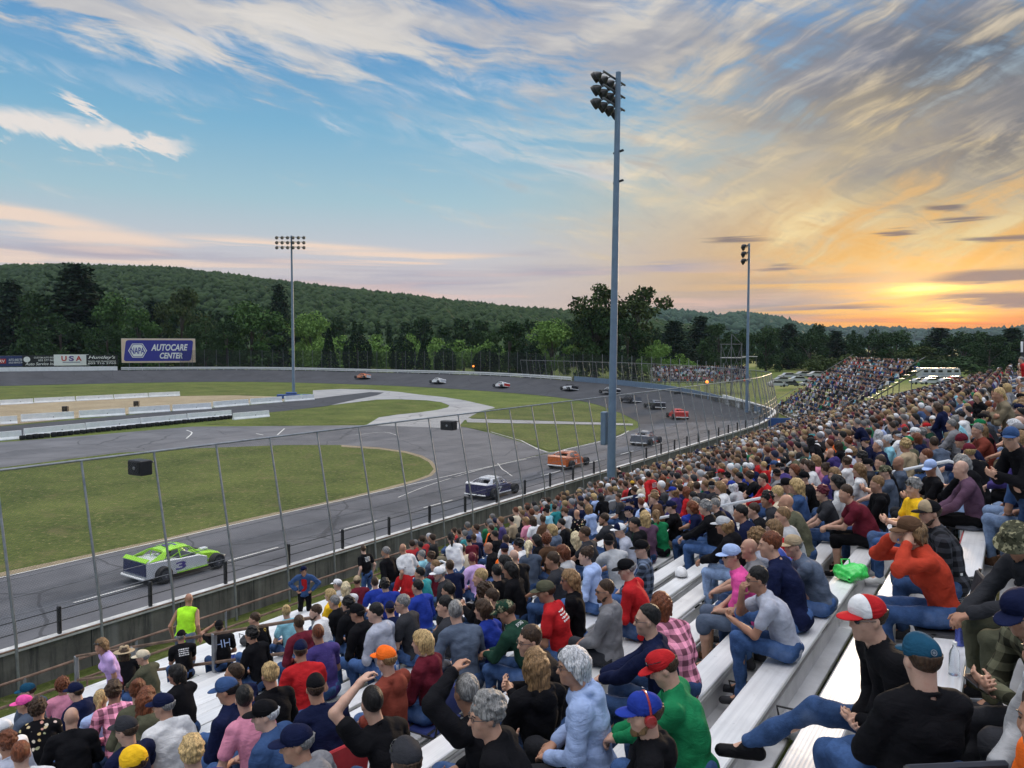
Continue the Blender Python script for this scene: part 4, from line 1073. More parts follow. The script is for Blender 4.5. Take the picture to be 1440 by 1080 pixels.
# white handrails of the other aisles: separate loops with gaps
spots = [(13.9, [(-3.1, -2.0), (-1.2, -.2), (.75, 1.9), (3.5, 4.7), (5.3, 6.5), (8.1, 9.3), (11.0, 12.2)]), (21.4, [(-3.2, -2.0), (-.4, .8), (1.6, 2.8), (4.0, 5.2), (6.6, 7.8), (9.4, 10.6)]), (28.9, [(-2, -.8), (.5, 1.7), (2.6, 3.8), (5, 6.2), (8, 9.2)]), (36.4, [(-1, .4), (2, 3.4), (5, 6.4)]), (43.9, [(-1, .6), (2.4, 4.0), (5.6, 7.2)])]
for k, (yy, segs) in enumerate(spots):
    d0 = segs[0][0]; h = tag(empty('handrail', (-d0, yy, z_foot(d0))), ['white tubular handrail loops in the aisle nearest the camera, right of the bald fence watcher', 'white tubular handrail loops in the second aisle from the front of the picture', 'white tubular handrail loops in the third aisle back among the crowd', 'white tubular handrail loops in the fourth aisle back among the crowd', 'white tubular handrail loops in the farthest aisle of the near stand'][k], 'handrail', 'aisle handrails')
    if k == 0: h['label'] = 'white tubular handrail loops in the aisle nearest the camera'
    for a, b in segs:
        q = []
        def pl(d, hh): return Vector((-d + d0, 0, z_foot(d) + hh - z_foot(d0)))
        q = [pl(a, 0), pl(a, .78), pl(a + .04, .88), pl(a + .13, .93), pl(b - .13, .93), pl(b - .04, .88), pl(b, .78), pl(b, 0)]
        MB().tube(q, .026, 8).build('loop', M_RAILW, h, True)
        MB().tube([pl(a, .5), pl(b, .5)], .02, 6).build('middle_bar', M_RAILW, h, True)

# ------------------------------------------------------------------ far stands
def far_stand(c, yaw, rows, L, rise, run, label, z0=.6, plank=M_ALU):
    r = tag(empty('far_grandstand', (c[0], c[1], z0), yaw), label, 'grandstand')
    for j in range(rows):
        MB().box((0, j * run, .5 + j * rise), (L, .26, .05)).build('seat_plank', plank, r); MB().box((0, j * run - .3, .1 + j * rise), (L, .3, .04)).build('foot_plank', M_ALUF, r)
    f = MB()
    for x in np.linspace(-L / 2 + .2, L / 2 - .2, 8):
        f.tube([(x, -.5, 0), (x, rows * run, rows * rise)], .07, 4)
        for j in range(0, rows, 3): f.tube([(x, j * run, -.4), (x, j * run, j * rise)], .05, 4)
        f.tube([(x, -.7, 0), (x, -.7, 1.1)], .035, 4)
    f.tube([(-L / 2, -.7, 1.1), (L / 2, -.7, 1.1)], .035, 4); f.tube([(-L / 2, -.7, .6), (L / 2, -.7, .6)], .03, 4)
    for s in (-1, 1): f.tube([(s * L / 2, -.7, 1.1), (s * L / 2, rows * run, rows * rise + 1.3)], .035, 4)
    f.build('steel_frame', M_GALVD, r)
    return r
F1 = at_z(1118, 590, .8); F1yaw = R(-66)
far1 = far_stand((F1[0], F1[1]), F1yaw, 17, 30, .44, .66, 'next grandstand along the curve, half filled, its bare planks showing white', z0=.8)
F2 = at_depth(984, 538, 176); F2yaw = HEAD - R(8)
far2 = far_stand((F2[0], F2[1]), F2yaw, 9, 22, .34, .75, 'far grandstand packed with people beyond the banking, beside the scaffold tower', z0=F2[2] - .3)

# ------------------------------------------------------------------ far vehicles and field objects
M_CARW = paint('white_car_paint', (.48, .49, .51), .3, var=.05, coat=.5); M_CARG = paint('silver_car_paint', (.38, .40, .43), .3, .4, var=.08, coat=.5); M_CARD = paint('dark_car_paint', (.05, .055, .07), .3, var=.1, coat=.5); M_CARR = paint('red_car_paint', (.35, .03, .03), .3, var=.1, coat=.5)
def saloon(mat):
    P = [(-2.2, .35), (2.2, .35), (2.25, .7), (1.3, .92), (.75, 1.42), (-.95, 1.45), (-1.7, 1.0), (-2.25, .9)]
    body = MB().extrude(P, lambda q: (q[0], -.86, q[1]), lambda q: (q[0], .86, q[1])).me('car', mat)
    Gp = [(1.12, .96), (.70, 1.37), (-.92, 1.40), (-1.5, 1.02)]
    gl = MB().extrude(Gp, lambda q: (q[0], -.875, q[1]), lambda q: (q[0], .875, q[1])).me('window', M_GLASS)
    wh = MB()
    return body, gl
WHEEL = MB().lathe([(.05, -.11), (.27, -.11), (.33, -.06), (.33, .06), (.27, .11), (.05, .11)], n=14, M=Matrix.Rotation(R(90), 3, 'X')).me('wheel', M_BLACK, True)
CARS = {k: saloon(m) for k, m in dict(white=M_CARW, silver=M_CARG, dark=M_CARD, red=M_CARR).items()}
random.seed(5)
lot = [(1092 + i * 7.5 + random.uniform(-2, 2), 540 - (i % 3) * 6 + random.uniform(-1, 1)) for i in range(10)] + [(1292 + i * 7 + random.uniform(-2, 2), 537 - (i % 2) * 3) for i in range(8)]
ordn = ['first', 'second', 'third', 'fourth', 'fifth', 'sixth', 'seventh', 'eighth', 'ninth', 'tenth']
for i, (x, y) in enumerate(lot):
    kcol = ['white', 'silver', 'white', 'dark', 'white', 'silver', 'white', 'red', 'white', 'silver'][i % 10]
    p = at_z(x, y, 1.0) if y > 530 else at_depth(x, y, 190); dep = 175 + (i % 4) * 8; p = at_depth(x, y, dep); b_, g_ = CARS[kcol]
    o = link('parked_car', b_); o.location = (p[0], p[1], p[2] - .6); o.rotation_euler = (0, 0, random.choice([R(35), R(215)]) + random.uniform(-.1, .1))
    tag(o, f'{kcol} parked car, {ordn[i]} from left behind the half filled far stand' if i < 10 else f'{kcol} parked car, {ordn[i - 10]} from left in the row before the campers', 'car', 'cars parked beyond the stands')
    link('window', g_, o)
    for sx in (-1.35, 1.35):
        for sy in (-.8, .8): link('wheel', WHEEL, o, (sx, sy, .33))
for (x, y, Ln, nm) in [(1312, 525, 8.0, 'long white camper parked at the edge of the far trees'), (1336, 525, 4.6, 'short white camper parked right of the long one')]:
    p = at_depth(x, y, 205); Hh = 2.7
    P = [(-Ln / 2, .5), (Ln / 2 - .4, .5), (Ln / 2, 1.2), (Ln / 2 - .5, Hh), (-Ln / 2 + .2, Hh + .1), (-Ln / 2, Hh - .4)]
    o = MB().extrude(P, lambda q: (q[0], -1.2, q[1]), lambda q: (q[0], 1.2, q[1])).build('camper', M_CARW); o.location = (p[0], p[1], p[2] - 1.3); o.rotation_euler = (0, 0, HEAD + R(4)); tag(o, nm, 'camper', 'campers')
    for k in range(int(Ln // 2.2)): MB().box((-Ln / 2 + 1.3 + k * 2.0, -1.21, 1.9), (1.2, .04, .6)).build('window', M_GLASS, o)
    MB().box((0, -1.21, 1.15), (Ln * .9, .03, .12)).build('stripe', M_BLUE, o)
    for sx in (-.5, .5): link('wheel', WHEEL, o, (sx, -1.15, .35))
# blue barrier and marshal post at the end of the wall
p = at_depth(1094, 592, 92); bb = tag(empty('barrier_banner', (p[0], p[1], .8), HEAD - R(6)), 'blue banner barrier beside the marshal at the bend', 'banner')
MB().box((0, 0, .75), (3.4, .12, 1.35), None, .03).build('banner', M_BLUE, bb)
for s in (-1.6, 0, 1.6): MB().box((s, .1, .75), (.1, .1, 1.6)).build('post', M_GALV, bb)
# sign frame at the right edge
p = at_depth(1440, 489, 42); sg = tag(empty('row_sign', (p[0], p[1], p[2]), HEAD), 'dark sign board with pale characters at the right edge of the stand', 'sign')
MB().box((.15, 0, 0), (.62, .06, .95), None, .02).build('board', M_BLKP, sg); MB().tube([(.1, .05, -3), (.1, .05, -.4)], .04, 6).build('post', M_GALVD, sg)
link('lettering', text_mesh('18', .60, M_SIGNW, bold=.02), sg, (.12, -.05, .05))

# ------------------------------------------------------------------ race cars
def car_paint(name, col): return paint('race_' + name, col, .32, .05, var=.08, scale=3, coat=.4)
M_CAGE = paint('race_cage', (.25, .26, .28), .4, .5)
TYRE = MB().lathe([(.20, -.17), (.31, -.175), (.345, -.13), (.345, .13), (.31, .175), (.20, .17), (.20, -.17)], n=20, M=Matrix.Rotation(R(90), 3, 'X'), closed=False).me('tyre', M_BLACK, True)
RIM = MB().lathe([(.01, -.10), (.06, -.10), (.10, -.15), (.20, -.16), (.20, .16), (.10, .15), (.06, .10), (.01, .10)], n=16, M=Matrix.Rotation(R(90), 3, 'X')).me('rim', paint('race_rim', (.10, .10, .11), .4, .6), True)
def race_car(px, py, yaw, body, second, tail, label, dirsign=1, num=None, scale=1.0, accent=None, lettercol=None):
    r = empty('race_car', (0, 0, 0)); tag(r, label, 'race car', 'race cars circling the track')
    B, C2, Tl = body, second, tail
    # rear body with raised quarters over the rear wheels
    b = MB(); W_ = .86
    P = [(-1.95, .30), (.62, .22), (.95, .25), (.95, .66), (.55, .80), (-.35, .84), (-1.2, .92), (-1.95, .96)]
    n = len(P); sec = []
    for yv, zo in ((-W_, 0), (-W_ + .06, .03), (W_ - .06, .03), (W_, 0)): sec.append([(q[0], yv, q[1] + (zo if q[1] > .5 else 0)) for q in P])
    V = [p for s_ in sec for p in s_]; Fq = [tuple(reversed(range(n))), tuple(range(3 * n, 4 * n))]
    for s_ in range(3):
        for k in range(n): Fq.append((s_ * n + k, s_ * n + (k + 1) % n, (s_ + 1) * n + (k + 1) % n, (s_ + 1) * n + k))
    b.add(V, Fq); b.build('body', B, r)
    # narrow bonnet running to the nose
    h = MB(); A = [(.90, .50, .80), (1.45, .40, .72), (1.95, .30, .58), (2.12, .24, .45)]; V = []
    for x, hw, z in A: V += [(x, -hw, .28), (x, -hw, z - .06), (x, -hw + .08, z), (x, hw - .08, z), (x, hw, z - .06), (x, hw, .28)]
    Fq = [tuple(reversed(range(6))), tuple(range(18, 24))]
    for i in range(3):
        for k in range(6): Fq.append((i * 6 + k, i * 6 + (k + 1) % 6, i * 6 + 6 + (k + 1) % 6, i * 6 + 6 + k))
    hd = h.add(V, Fq).build('bonnet', B if accent is None else accent, r)
    MB().box((1.35, 0, .80), (.34, .26, .12), None, .02).build('air_scoop', B, hd)
    # roof on pillars; the window openings show the dark cockpit and its cage
    rf = MB(); V = []
    for x, hw, z in ((-.95, .56, 1.27), (-.55, .60, 1.33), (-.05, .58, 1.34), (.22, .54, 1.29)): V += [(x, -hw, z - .04), (x, -hw * .6, z + .02), (x, hw * .6, z + .02), (x, hw, z - .04), (x, hw, z - .08), (x, -hw, z - .08)]
    Fq = [tuple(range(6)), tuple(reversed(range(18, 24)))]
    for i in range(3):
        for k in range(6): Fq.append((i * 6 + k, i * 6 + 6 + k, i * 6 + 6 + (k + 1) % 6, i * 6 + (k + 1) % 6))
    roof = rf.add(V, Fq).build('roof', C2, r)
    pl = MB()
    for s_ in (-1, 1):
        pl.extrude([(-1.85, .95), (-1.15, .93), (-.78, 1.25), (-.98, 1.24)], lambda q: (q[0], s_ * (.80 - (q[1] - .95) * .75), q[1]), lambda q: (q[0], s_ * (.76 - (q[1] - .95) * .75), q[1]))
        pl.tube([(.85, s_ * .72, .72), (.20, s_ * .54, 1.27)], .035, 6); pl.tube([(-.30, s_ * .80, .84), (-.30, s_ * .58, 1.28)], .03, 6)
    pl.build('pillar', C2, r)
    MB().box((-.3, 0, .80), (1.5, 1.5, .16)).build('cockpit', M_BLKP, r)
    rc = MB()
    for s_ in (-1, 1):
        rc.tube([(-.9, s_ * .6, .85), (-.85, s_ * .5, 1.22), (.15, s_ * .48, 1.24), (.6, s_ * .6, .8)], .024, 6); rc.tube([(-.9, s_ * .6, .85), (.1, s_ * .5, 1.2)], .02, 5); rc.tube([(-.3, s_ * .72, .9), (.5, s_ * .7, .95)], .02, 5)
    rc.tube([(-.85, -.5, 1.22), (-.85, .5, 1.22)], .024, 6); rc.build('roll_cage', C2 if accent is None else accent, r)
    MB().lathe([(.01, -.14), (.10, -.12), (.14, 0), (.12, .10), (.02, .15)], (-.28, .18, 1.06), 12).build('driver_helmet', M_BLKP, r, True)
    MB().box((-.45, .18, .93), (.14, .5, .5), None, .04).build('seat', M_BLACK, r)
    MB().extrude([(-W_, .42), (W_, .42), (W_ * .96, .98), (-W_ * .96, .98)], lambda q: (-1.96, q[0], q[1]), lambda q: (-1.985, q[0], q[1])).build('tail_panel', Tl, r)
    MB().box((-1.90, 0, 1.07), (.20, 1.74, .025), Matrix.Rotation(R(-35), 3, 'Y')).build('spoiler', second, r)
    MB().tube([(-2.06, -.86, .34), (-2.10, -.7, .34), (-2.10, .7, .34), (-2.06, .86, .34)], .05, 8).build('rear_bumper', M_WHITE, r, True)
    MB().tube([(2.1, -.45, .36), (2.24, -.35, .36), (2.24, .35, .36), (2.1, .45, .36)], .04, 8).build('front_bumper', M_CAGE, r, True)
    for s_ in (-1, 1):
        MB().tube([(-.55, s_ * .90, .30), (.95, s_ * .88, .28)], .045, 6).build('side_bar', accent or second, r, True)
        MB().tube([(1.45, 0, .36), (1.45, s_ * .78, .34)], .035, 6).build('axle', M_CAGE, r); MB().tube([(1.1, s_ * .3, .45), (1.45, s_ * .72, .40)], .025, 5).build('wishbone', M_CAGE, r)
        for x, yv, k in ((-1.22, .92, 1.06), (1.45, .86, 1.0)):
            wv = empty('wheel', (x, s_ * yv, .345 * k)); wv.parent = r; wv.scale = (k, k * 1.05, k); link('tyre', TYRE, wv); link('rim', RIM, wv)
    if num:
        for s_ in (-1, 1):
            o = link('number', text_mesh(num, .34, lettercol or M_SIGNW, depth=.006, bold=.02, width=.5), r, (-.35, s_ * .866, .56)); o.rotation_euler = (0, 0, 0 if s_ < 0 else math.pi)
        o = link('number', text_mesh(num, .5, lettercol or M_SIGNW, depth=.006, bold=.02, width=.6), r, (-.4, 0, 1.365)); o.rotation_euler = (R(-90), 0, R(90))
    # set it on the track surface where the photograph shows it
    G = TRK; q = np.array([project(p)[:2] for p in G]); i = int(np.argmin(np.hypot(q[:, 0] - px, q[:, 1] - py)))
    P0 = G[i]; r.location = tuple(P0); 
    k = i // NF; a = np.array(FI[max(k - 1, 0)]); b2 = np.array(FI[min(k + 1, len(FI) - 1)]); t = b2 - a
    ang = math.atan2(t[1], t[0]); aN = G[i - (i % NF)]; bN = G[i - (i % NF) + NF - 1]; slope = math.atan2(bN[2] - aN[2], np.linalg.norm(bN[:2] - aN[:2]))
    r.rotation_euler = (slope, 0, ang + R(yaw)); r.scale = (scale,) * 3
    return r
FI = catmull([(-d, y) for d, y in INNER], 60); FO = catmull([(-d, y, b) for (d, y), b in zip(OUTER, BANK)], 60); NF = 40
TRK = []
for a, b in zip(FI, FO):
    for k in range(NF):
        s = k / (NF - 1); TRK.append((a[0] + (b[0] - a[0]) * s, a[1] + (b[1] - a[1]) * s, b[2] * s ** 1.25 + .02))
TRK = np.array(TRK)
cp = car_paint
P_WHT = cp('white', (.72, .72, .74)); P_LIME = cp('lime', (.38, .78, .03)); P_YEL = cp('yellow', (.80, .78, .02)); P_NAVY = cp('navy', (.02, .03, .10)); P_PUR = cp('violet', (.035, .032, .11)); P_ORG = cp('orange', (.72, .16, .03)); P_GRY = cp('grey', (.16, .17, .20)); P_RED = cp('red', (.60, .04, .03)); P_BLK = cp('black', (.025, .025, .03)); P_PINK = cp('salmon', (.65, .28, .16))
M_VIO = flat_col('letter_violet', (.10, .07, .30))
race_car(248, 806, 0, P_WHT, P_LIME, P_NAVY, 'white and lime green race car with navy tail, nearest on the front straight', num='3', accent=P_LIME, lettercol=M_VIO, scale=1.06)
race_car(690, 697, 0, P_PUR, P_WHT, P_PUR, 'dark violet race car with white roof, second on the front straight', num='7', scale=1.05)
race_car(800, 655, 0, P_ORG, P_PINK, P_ORG, 'bright orange race car, third on the front straight', num='16', scale=1.08)
race_car(908, 624, 0, P_GRY, P_GRY, P_GRY, 'silver grey race car with reddish rear window behind the orange one', num='1', scale=1.08, accent=P_RED)
race_car(953, 588, 6, P_RED, P_RED, P_RED, 'red race car entering the first turn', scale=1.08)
race_car(920, 575, 10, P_BLK, P_GRY, P_BLK, 'black race car just left of the red one', scale=1.1)
race_car(887, 566, 16, P_BLK, P_BLK, P_GRY, 'dark grey race car left of the black one in the turn', scale=1.1)
race_car(856, 554, 20, P_BLK, P_WHT, P_BLK, 'black and white race car half hidden behind the near light pole', scale=1.1)
race_car(799, 550, 0, P_WHT, P_BLK, P_BLK, 'white race car with black nose on the far banking left of the near light pole', scale=1.1, accent=P_BLK, num='4', lettercol=M_SIGNK)
race_car(704, 545, 0, P_WHT, P_WHT, P_RED, 'white race car with red tail on the far banking below the dark dense tree', scale=1.1, num='9', lettercol=M_SIGNR)
race_car(615, 540, 0, P_WHT, P_WHT, P_WHT, 'all white race car on the far banking behind the access road', scale=1.15)
race_car(510, 533, 0, P_PINK, P_ORG, P_WHT, 'orange and pale race car, farthest round the banking', scale=1.2, num='2', lettercol=M_SIGNK)
# ------------------------------------------------------------------ figures: implicit surfaces polygonised on a grid
class Field:
    def __init__(s, res): s.res = res; s.ops = []; s.lo = None; s.hi = None
    def _b(s, lo, hi, grow=True):
        lo = np.asarray(lo, float); hi = np.asarray(hi, float)
        if grow:
            s.lo = lo if s.lo is None else np.minimum(s.lo, lo); s.hi = hi if s.hi is None else np.maximum(s.hi, hi)
        return lo, hi
    def cone(s, a, b, r1, r2, k=.02, op='u'):
        a = np.asarray(a, float); b = np.asarray(b, float); rm = max(r1, r2)
        lo, hi = s._b(np.minimum(a, b) - rm, np.maximum(a, b) + rm, op == 'u'); ba = b - a; L = max(ba @ ba, 1e-9)
        def f(P):
            t = np.clip(((P - a) @ ba) / L, 0, 1); return np.linalg.norm(P - a - t[..., None] * ba, axis=-1) - (r1 + (r2 - r1) * t)
        s.ops.append((f, lo, hi, k, op)); return s
    def ell(s, c, r, k=.02, op='u', M=None):
        c = np.asarray(c, float); r = np.asarray(r, float); rm = r.max()
        assert M is None or np.shape(M) == (3, 3), np.shape(M)
        ext = r if M is None else np.sqrt(((np.abs(M) * r[None, :]) ** 2).sum(1))
        lo, hi = s._b(c - ext, c + ext, op == 'u')
        def f(P):
            q = P - c
            if M is not None: q = q @ M
            k0 = np.linalg.norm(q / r, axis=-1); k1 = np.linalg.norm(q / (r * r), axis=-1) + 1e-9
            return k0 * (k0 - 1) / k1
        s.ops.append((f, lo, hi, k, op)); return s
    def plane(s, n, c, k=.004):
        """keep the side where n.p < c"""
        n = np.asarray(n, float); n = n / np.linalg.norm(n)
        s.ops.append((lambda P: P @ n - c, None, None, k, 'i')); return s
    def noise(s, amp, freq, seed=0):
        rg = np.random.default_rng(seed); D = rg.normal(size=(5, 3)); D /= np.linalg.norm(D, axis=1)[:, None]; ph = rg.random(5) * 6.28; fr = freq * (.6 + .9 * rg.random(5))
        def f(P, d):
            n = 0
            for q, p, w_ in zip(D, ph, fr): n = n + np.sin((P @ q) * w_ + p + .8 * np.sin((P @ np.roll(q, 1)) * w_ * .7))
            return d + amp * n / 2.2 - amp * .45
        s.ops.append((f, None, None, 0, 'n')); return s
    def eval(s):
        h = s.res; lo = s.lo - 2.5 * h; n = np.ceil((s.hi + 2.5 * h - lo) / h).astype(int) + 1
        ax = [lo[i] + h * np.arange(n[i]) for i in range(3)]
        D = np.full(n, 1.0, np.float32)
        for f, a, b, k, op in s.ops:
            if a is None: sl = tuple(slice(0, m) for m in n)
            else:
                mg = k + 3 * h; i0 = np.clip(np.floor((a - mg - lo) / h).astype(int), 0, n - 1); i1 = np.clip(np.ceil((b + mg - lo) / h).astype(int) + 1, 1, n)
                if (i1 <= i0).any(): continue
                sl = tuple(slice(i0[i], i1[i]) for i in range(3))
            G = np.stack(np.meshgrid(*[ax[i][sl[i]] for i in range(3)], indexing='ij'), -1)
            o = D[sl]
            if op == 'n': D[sl] = f(G, o); continue
            d = f(G)
            if op == 'u':
                hh = np.clip(.5 + .5 * (o - d) / max(k, 1e-6), 0, 1); D[sl] = o + (d - o) * hh - k * hh * (1 - hh)
            elif op == 's': D[sl] = np.maximum(o, -d)
            elif op == 'i': D[sl] = np.maximum(o, d)
        return D, lo, n
    def surf(s):
        D, lo, n = s.eval(); h = s.res
        ins = D < 0
        c = ins[:-1, :-1, :-1].astype(np.int8)
        tot = sum(ins[i:n[0] - 1 + i, j:n[1] - 1 + j, k:n[2] - 1 + k].astype(np.int8) for i in (0, 1) for j in (0, 1) for k in (0, 1))
        cells = np.argwhere((tot > 0) & (tot < 8))
        if len(cells) == 0: return np.zeros((0, 3)), np.zeros((0, 4), int)
        idx = np.full(tot.shape, -1, np.int64); idx[tuple(cells.T)] = np.arange(len(cells))
        acc = np.zeros((len(cells), 3)); cnt = np.zeros(len(cells))
        cor = [(i, j, k) for i in (0, 1) for j in (0, 1) for k in (0, 1)]
        val = {q: D[cells[:, 0] + q[0], cells[:, 1] + q[1], cells[:, 2] + q[2]] for q in cor}
        for q in cor:
            for a in range(3):
                if q[a]: continue
                q2 = tuple(q[i] + (i == a) for i in range(3)); v0, v1 = val[q], val[q2]
                m = (v0 < 0) != (v1 < 0); t = np.where(m, v0 / np.where(m, v0 - v1, 1), 0)
                p = np.array(q, float)[None] + np.zeros((len(cells), 3)); p[:, a] += t
                acc += p * m[:, None]; cnt += m
        V = lo + (cells + acc / cnt[:, None]) * h
        F_ = []
        for a in range(3):
            b, c_ = (a + 1) % 3, (a + 2) % 3
            s0 = [slice(None)] * 3; s1 = [slice(None)] * 3; s0[a] = slice(0, -1); s1[a] = slice(1, None)
            e = np.argwhere(ins[tuple(s0)] != ins[tuple(s1)])
            if len(e) == 0: continue
            ok = (e[:, b] > 0) & (e[:, c_] > 0) & (e[:, b] < n[b] - 1) & (e[:, c_] < n[c_] - 1); e = e[ok]
            flip = ins[tuple(e.T)]
            q = []
            for ob, oc in ((1, 1), (0, 1), (0, 0), (1, 0)):
                z = e.copy(); z[:, b] -= ob; z[:, c_] -= oc; q.append(idx[tuple(z.T)])
            q = np.stack(q, 1); q[~flip] = q[~flip][:, ::-1]; F_.append(q)
        return V, np.concatenate(F_)
    def me(s, name, mat, scale=1.0):
        v, f = s.surf(); return mesh(name, v, f, mat, True)

def nrm(v): v = np.asarray(v, float); return v / (np.linalg.norm(v) + 1e-9)
def ik(S_, W_, l1, l2, pole):
    d = W_ - S_; L = np.linalg.norm(d); L2 = min(L, (l1 + l2) * .985); u = d / (L + 1e-9); W2 = S_ + u * L2
    a = (l1 * l1 - l2 * l2 + L2 * L2) / (2 * L2); hgt = math.sqrt(max(l1 * l1 - a * a, 0))
    p = pole - u * (pole @ u); p = nrm(p); return S_ + u * a + p * hgt, W2
def rotz(a): c, s_ = math.cos(a), math.sin(a); return np.array([[c, -s_, 0], [s_, c, 0], [0, 0, 1.0]])
def roty(a): c, s_ = math.cos(a), math.sin(a); return np.array([[c, 0, s_], [0, 1, 0], [-s_, 0, c]])   # + tips forward (+x down)

def skeleton(pose, lean, twist, hyaw, hpit, spread=.14, stand=False, female=False, knee_up=0.0):
    J = {}; th = R(lean); X = np.array
    hip = X([0, 0, .115]) if not stand else X([0, 0, .93])
    s1 = X([math.sin(th * .8), 0, math.cos(th * .8)]); s2 = X([math.sin(th * 1.25), 0, math.cos(th * 1.25)])
    TW = rotz(R(twist))
    waist = hip + s1 * .16; chest = waist + s1 * .15; nb = chest + s2 * .20
    J['hip'], J['waist'], J['chest'] = hip, waist, chest
    side = TW @ X([0, 1.0, 0]); shw = .158 if female else .178
    J['nb'] = nb
    J['s1'], J['s2'] = s1, s2; J['side'] = side
    HR = rotz(R(hyaw)) @ roty(R(hpit)); nd = nrm(X([math.sin(th * .6), 0, math.cos(th * .6)]) + .25 * (TW @ X([1, 0, 0])))
    J['HEADM'] = HR; J['hc'] = nb + nd * .155 + X([.0, 0, .01]); J['nd'] = nd
    for sg, nm in ((1, 'L'), (-1, 'R')):
        J['S' + nm] = nb - s2 * .055 + side * shw * sg
        if not stand:
            hj = hip + X([.02, .095 * sg, -.01]); kn = X([.45, spread * sg, .10 + knee_up]); an = X([.42 - knee_up * .1, spread * .9 * sg, -.335])
        else:
            hj = hip + X([0, .095 * sg, -.02]); kn = X([.03, .11 * sg, .50]); an = X([-.02 + .03 * sg, .12 * sg, .085])
        if knee_up == -.01 and sg < 0 and not stand: kn, an = X([.46, -.13, .17]), X([.80, -.12, -.06])
        J['H' + nm], J['K' + nm], J['A' + nm] = hj, kn, an
    fwd = TW @ X([1, 0, 0])
    def arm(nm, W_, pole):
        e, w2 = ik(J['S' + nm], np.asarray(W_, float), .285, .255, np.asarray(pole, float)); J['E' + nm], J['W' + nm] = e, w2
    hc = J['hc']; face = hc + HR @ X([.11, 0, -.09])
    for sg, nm in ((1, 'L'), (-1, 'R')):
        K = J['K' + nm]; out = side * sg
        if pose in ('lap', 'crosslap'): W_ = (J['K' + nm] * .62 + J['H' + nm] * .38) + X([0, -.05 * sg, .10]) if pose == 'lap' else X([.26, .035 * sg, .20]); pole = out * .8 + X([-.5, 0, -.4])
        elif pose == 'elbows': W_ = X([K[0] + .10, .035 * sg, K[2] + .12]); pole = out * .7 + X([-.1, 0, -.8])
        elif pose == 'knees': W_ = K + X([.0, -.0 * sg, .09]); pole = out * .7 + X([-.5, 0, -.1])
        elif pose == 'crossed': W_ = J['chest'] + fwd * .20 - out * .07 - s1 * .02 + X([0, 0, .03 * sg]); pole = out + X([-.1, 0, -.8])
        elif pose == 'phone': W_ = J['chest'] + fwd * .33 + out * .03 + X([0, 0, -.06]); pole = out * .6 + X([-.3, 0, -.9])
        elif pose == 'chin':
            if sg < 0: W_ = face + HR @ X([.02, -.03, -.03]); pole = X([.3, -.4, -1])
            else: W_ = X([K[0] + .02, .02, K[2] + .12]); pole = out * .6 + X([-.2, 0, -.7])
        elif pose == 'chinL':
            if sg > 0: W_ = face + HR @ X([.02, .03, -.03]); pole = X([.3, .5, -1])
            else: W_ = X([K[0] - .04, -.02, K[2] + .12]); pole = out * .6 + X([-.2, 0, -.7])
        elif pose == 'head':
            if sg > 0: W_ = hc + HR @ X([.03, .07, .15]); pole = out * 1.0 + X([.5, 0, .1])
            else: W_ = X([.28, -.08, .20]); pole = out * .8 + X([-.5, 0, -.4])
        elif pose == 'shade':
            if sg > 0: W_ = hc + HR @ X([.10, .09, .03]); pole = out * 1.0 + X([.2, 0, -.7])
            else: W_ = X([.28, -.08, .20]); pole = out * .8 + X([-.5, 0, -.4])
        elif pose == 'faces':
            W_ = hc + HR @ X([.10, .085 * sg, -.06]); pole = out * .8 + X([.25, 0, -.8])
        elif pose == 'down': W_ = X([.06, .27 * sg, .90]); pole = out * .3 + X([-1, 0, 0])
        elif pose == 'hips': W_ = X([.06, .20 * sg, 1.02]); pole = out + X([-.5, 0, 0])
        elif pose == 'rail': W_ = X([.38, .20 * sg, 1.02]); pole = out * .6 + X([-.3, 0, -.8])
        elif pose == 'wave':
            W_ = hc + X([.16, .12 * sg, -.06]) if sg > 0 else X([.30, -.10, 1.12]); pole = out * .8 + X([0, 0, -.8])
        else: W_ = J['S' + nm] + X([.1, .02 * sg, -.52]); pole = out * .3 + X([-1, 0, 0])
        arm(nm, W_, pole)
    return J

def hand(F_, W_, E_, sg, curl, res, bodyc):
    """palm, four fingers of unequal length and a thumb from the side of the palm"""
    d = nrm(W_ - E_); inw = nrm(bodyc - W_); n = nrm(np.cross(d, inw) + 1e-6)          # n across the palm edge
    pal = nrm(inw - d * (inw @ d))                                                       # palm faces the body
    acr = nrm(np.cross(pal, d)); p1 = W_ + d * .085
    F_.cone(W_, W_ + d * .03, .026, .026, .02)
    M = np.stack([d, acr, pal], 1); F_.ell(W_ + d * .05, (.052, .042, .019), .015, M=M)
    fr = max(.0092, res * .95)
    if res > .016:
        F_.cone(p1, p1 + nrm(d * math.cos(curl) + pal * math.sin(curl)) * .07, .030, .020, .01); return
    for i, ln in enumerate((.068, .078, .072, .056)):
        o = p1 + acr * (.031 - .0205 * i) - d * (.006 if i in (0, 3) else 0); a = curl * (.75 + .12 * i)
        q1 = o + nrm(d * math.cos(a * .6) + pal * math.sin(a * .6)) * ln * .5; q2 = q1 + nrm(d * math.cos(a * 1.5) + pal * math.sin(a * 1.5)) * ln * .5
        F_.cone(o, q1, fr * 1.05, fr, .004); F_.cone(q1, q2, fr, fr * .85, .003)
    tb = W_ + d * .03 + acr * .036 * (1) + pal * .004; t1 = tb + nrm(d * .6 + acr * .75 + pal * .25) * .036
    F_.cone(W_ + d * .022 + acr * .012, tb, .014, .012, .01); F_.cone(tb, t1, fr * 1.2, fr * 1.1, .005); F_.cone(t1, t1 + nrm(d * .85 + acr * .15 + pal * .4) * .030, fr * 1.1, fr * .9, .004)

